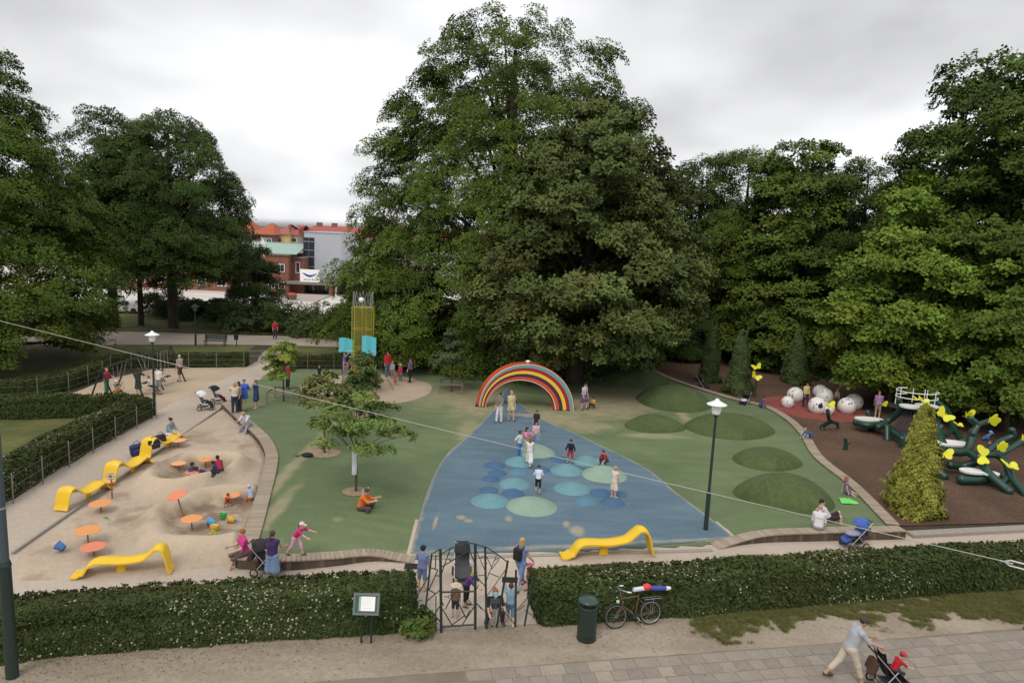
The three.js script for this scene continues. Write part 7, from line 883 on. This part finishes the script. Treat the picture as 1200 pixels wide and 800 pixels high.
PP('girl in a long white dress at the cluster of girls', dome(620, 547), { h: 1.38, yaw: 2.9, top: [0.7, 0.68, 0.67], dress: 0.72, hair: 'red', cut: 'long', sleeve: 0, legL: [0.3, 0.2, 0.05], legR: [-0.25, 0.3, 0.05] });
PP('boy in a white and pale blue shirt walking up a dome', dome(630, 581, 0.12), { h: 1.18, yaw: 3.1, top: [0.58, 0.66, 0.76], bottom: [0.02, 0.022, 0.028], leg: 0.65, hair: 'brown', lean: 0.15, legL: [0.4, 0.5, 0.05], armL: [0.2, 0.3, 0.35], armR: [0.2, 0.3, 0.35], shoe: [0.03, 0.03, 0.03] });
PP('boy in a navy jacket and red shorts striding between domes', dome(668, 543), { h: 1.18, yaw: -0.25, lean: 0.2, top: [0.012, 0.014, 0.035], bottom: [0.36, 0.02, 0.04], leg: 0.5, sleeve: 0.9, hair: 'dark', legL: [0.2, 0.6, 0.15], legR: [0.4, 0.3, 0.15], armL: [0.1, 0.5, 0.45], armR: [0.3, 0.5, 0.4], skin: 'tan' });
PP('boy in a red shirt squatting on a pale green dome', dome(710, 549, 0.16), { h: 1.25, yaw: -0.9, ...squat, lean: 0.55, top: [0.32, 0.02, 0.025], bottom: [0.05, 0.06, 0.06], hair: 'brown', armL: [0.6, 0.2, 0.2], armR: [0.6, 0.2, 0.2] });
PP('blond girl in a pale summer dress standing between domes', dome(719, 584), { h: 1.34, yaw: 2.3, top: [0.66, 0.56, 0.46], dress: 0.5, sleeve: 0, hair: 'blond', cut: 'short', armL: [0.1, 0.1, 0.12], shoe: [0.5, 0.45, 0.35] });
// mounds and bark mulch
PP('person in a white shirt sitting on the seat wall, back turned', onY(959, 620, CURB), { h: 1.7, yaw: 2.7, seat: 0.02, ...sit, lean: 0.3, top: [0.6, 0.57, 0.6], bottom: [0.3, 0.32, 0.38], hair: 'blond', headTilt: 0.3, sleeve: 0.8, bulk: 1.1 });
PP('person in white and dark shorts lounging back by the seat wall', G(971, 610), { h: 1.74, yaw: 1.2, seat: 0.0, lean: -0.6, legL: [2.2, 1.9, 0.2], legR: [2.0, 1.8, 0.1], armL: [-0.6, 0.1, 0.3], armR: [-0.6, 0.1, 0.3], top: [0.58, 0.55, 0.56], bottom: [0.035, 0.015, 0.03], leg: 0.45, hair: 'dark', headTilt: 0.3 });
PP('girl in purple sitting on the curb with outstretched legs', onY(992, 577, CURB), { h: 1.3, yaw: 1.3, seat: 0.02, legL: [1.3, 0.2, 0.1], legR: [1.1, 0.1, 0.1], lean: -0.1, top: [0.2, 0.14, 0.32], bottom: [0.14, 0.1, 0.24], leg: 0.25, sleeve: 0.1, hair: 'red', cut: 'long', armL: [-0.3, 0.1, 0.2], shoe: null });
PP('blond child in blue denim bending over the long curved curb', P(949, 521), { h: 1.12, yaw: -1.4, lean: 1.1, headTilt: -0.2, top: [0.05, 0.1, 0.3], bottom: [0.05, 0.08, 0.18], hair: 'blond', armL: [0.5, 0.2, 0.1], armR: [0.5, 0.2, 0.1], sleeve: 0.9 });
PP('child in blue sitting on the long curved curb near the red circle', onY(891, 476, CURB), { h: 1.3, yaw: 1.2, seat: 0.02, ...sit, lean: 0.35, top: [0.06, 0.08, 0.24], bottom: [0.04, 0.05, 0.12], hair: 'dark', skin: 'tan', sleeve: 0.8 });
PP('woman in a yellow top and navy jeans among the spotted balls', P(943, 477), { h: 1.68, yaw: 0.4, top: [0.6, 0.5, 0.18], bottom: [0.02, 0.025, 0.07], hair: 'dark', sleeve: 0.8, skin: 'tan', legL: [0.2, 0.1, 0.1] });
PP('child in beige between the two groups of spotted balls', P(980, 475), { h: 1.15, yaw: -0.4, top: [0.42, 0.34, 0.2], bottom: [0.1, 0.07, 0.06], hair: 'blond' });
PP('person in a lilac shirt and khaki shorts by the climbing frame', P(1028, 490), { h: 1.74, yaw: 2.8, top: [0.36, 0.2, 0.4], bottom: [0.3, 0.24, 0.18], leg: 0.5, hair: 'blond', headTilt: 0.4, lean: 0.1 });
{ const p = P(1153, 518, 1.15); PP('child in a bright blue cap climbing on the green tubes', V(p.x, p.y, p.z), { h: 1.15, yaw: 0.8, seat: 0.1, ...squat, top: [0.05, 0.2, 0.42], bottom: [0.03, 0.035, 0.06], hair: 'brown', hat: ['cap', [0.06, 0.34, 0.6]], lean: 0.6 }); }
// at the swings
const sg = 'people at the swings', rider = (i, label, o) => { const q = swingSeats[i]; PP(label, V(q.x, 0, q.z), { h: 1.2, seat: 0.52, legL: [1.3, 0.5, 0.1], legR: [1.3, 0.5, 0.1], armL: [1.2, 1.4, 0.35], armR: [1.2, 1.4, 0.35], yaw: 1.1, ...o }, sg); };
rider(0, 'child in black and orange riding a swing', { top: [0.5, 0.2, 0.05], bottom: [0.025, 0.04, 0.13], hair: 'dark', yaw: 1.0 }); rider(1, 'child in navy with a white cap riding a swing', { top: [0.04, 0.06, 0.14], bottom: [0.05, 0.06, 0.1], hat: ['cap', [0.7, 0.7, 0.7]], hair: 'brown', lean: -0.3 }); rider(2, 'child in white leaning back on a swing', { top: [0.68, 0.66, 0.64], bottom: [0.03, 0.03, 0.04], hair: 'dark', lean: -0.4, yaw: 1.2 }); rider(4, 'small child in dark clothes on the last swing', { h: 1.0, top: [0.05, 0.06, 0.09], bottom: [0.03, 0.035, 0.05], hair: 'brown' });
PP('woman in red and green at the swing frame end', P(125, 463), { h: 1.68, yaw: 1.6, top: [0.34, 0.03, 0.06], bottom: [0.06, 0.16, 0.1], hair: 'blond', armL: [0.6, 0.5, 0.2] }, sg);
PP('woman in a dark green dress pushing a swing', P(162, 463), { h: 1.68, yaw: 2.8, top: [0.035, 0.06, 0.045], dress: 0.5, hair: 'brown', cut: 'long', armL: [1.0, 0.4, 0.2], armR: [1.0, 0.4, 0.2] }, sg);
PP('woman in a white top and grey shorts by the lamp post', P(186, 462), { h: 1.68, yaw: 2.9, top: [0.66, 0.64, 0.62], bottom: [0.22, 0.26, 0.28], leg: 0.5, hair: 'dark', sleeve: 0.5 }, sg);
PP('man in a grey shirt and brown shorts walking on the swing sand', P(211, 447), { h: 1.78, yaw: -1.9, top: [0.42, 0.34, 0.34], bottom: [0.1, 0.055, 0.05], leg: 0.5, hair: 'grey', shoe: [0.02, 0.02, 0.02], legR: [0.25, 0.1, 0.05] }, sg);
renderer.render(scene, camera);
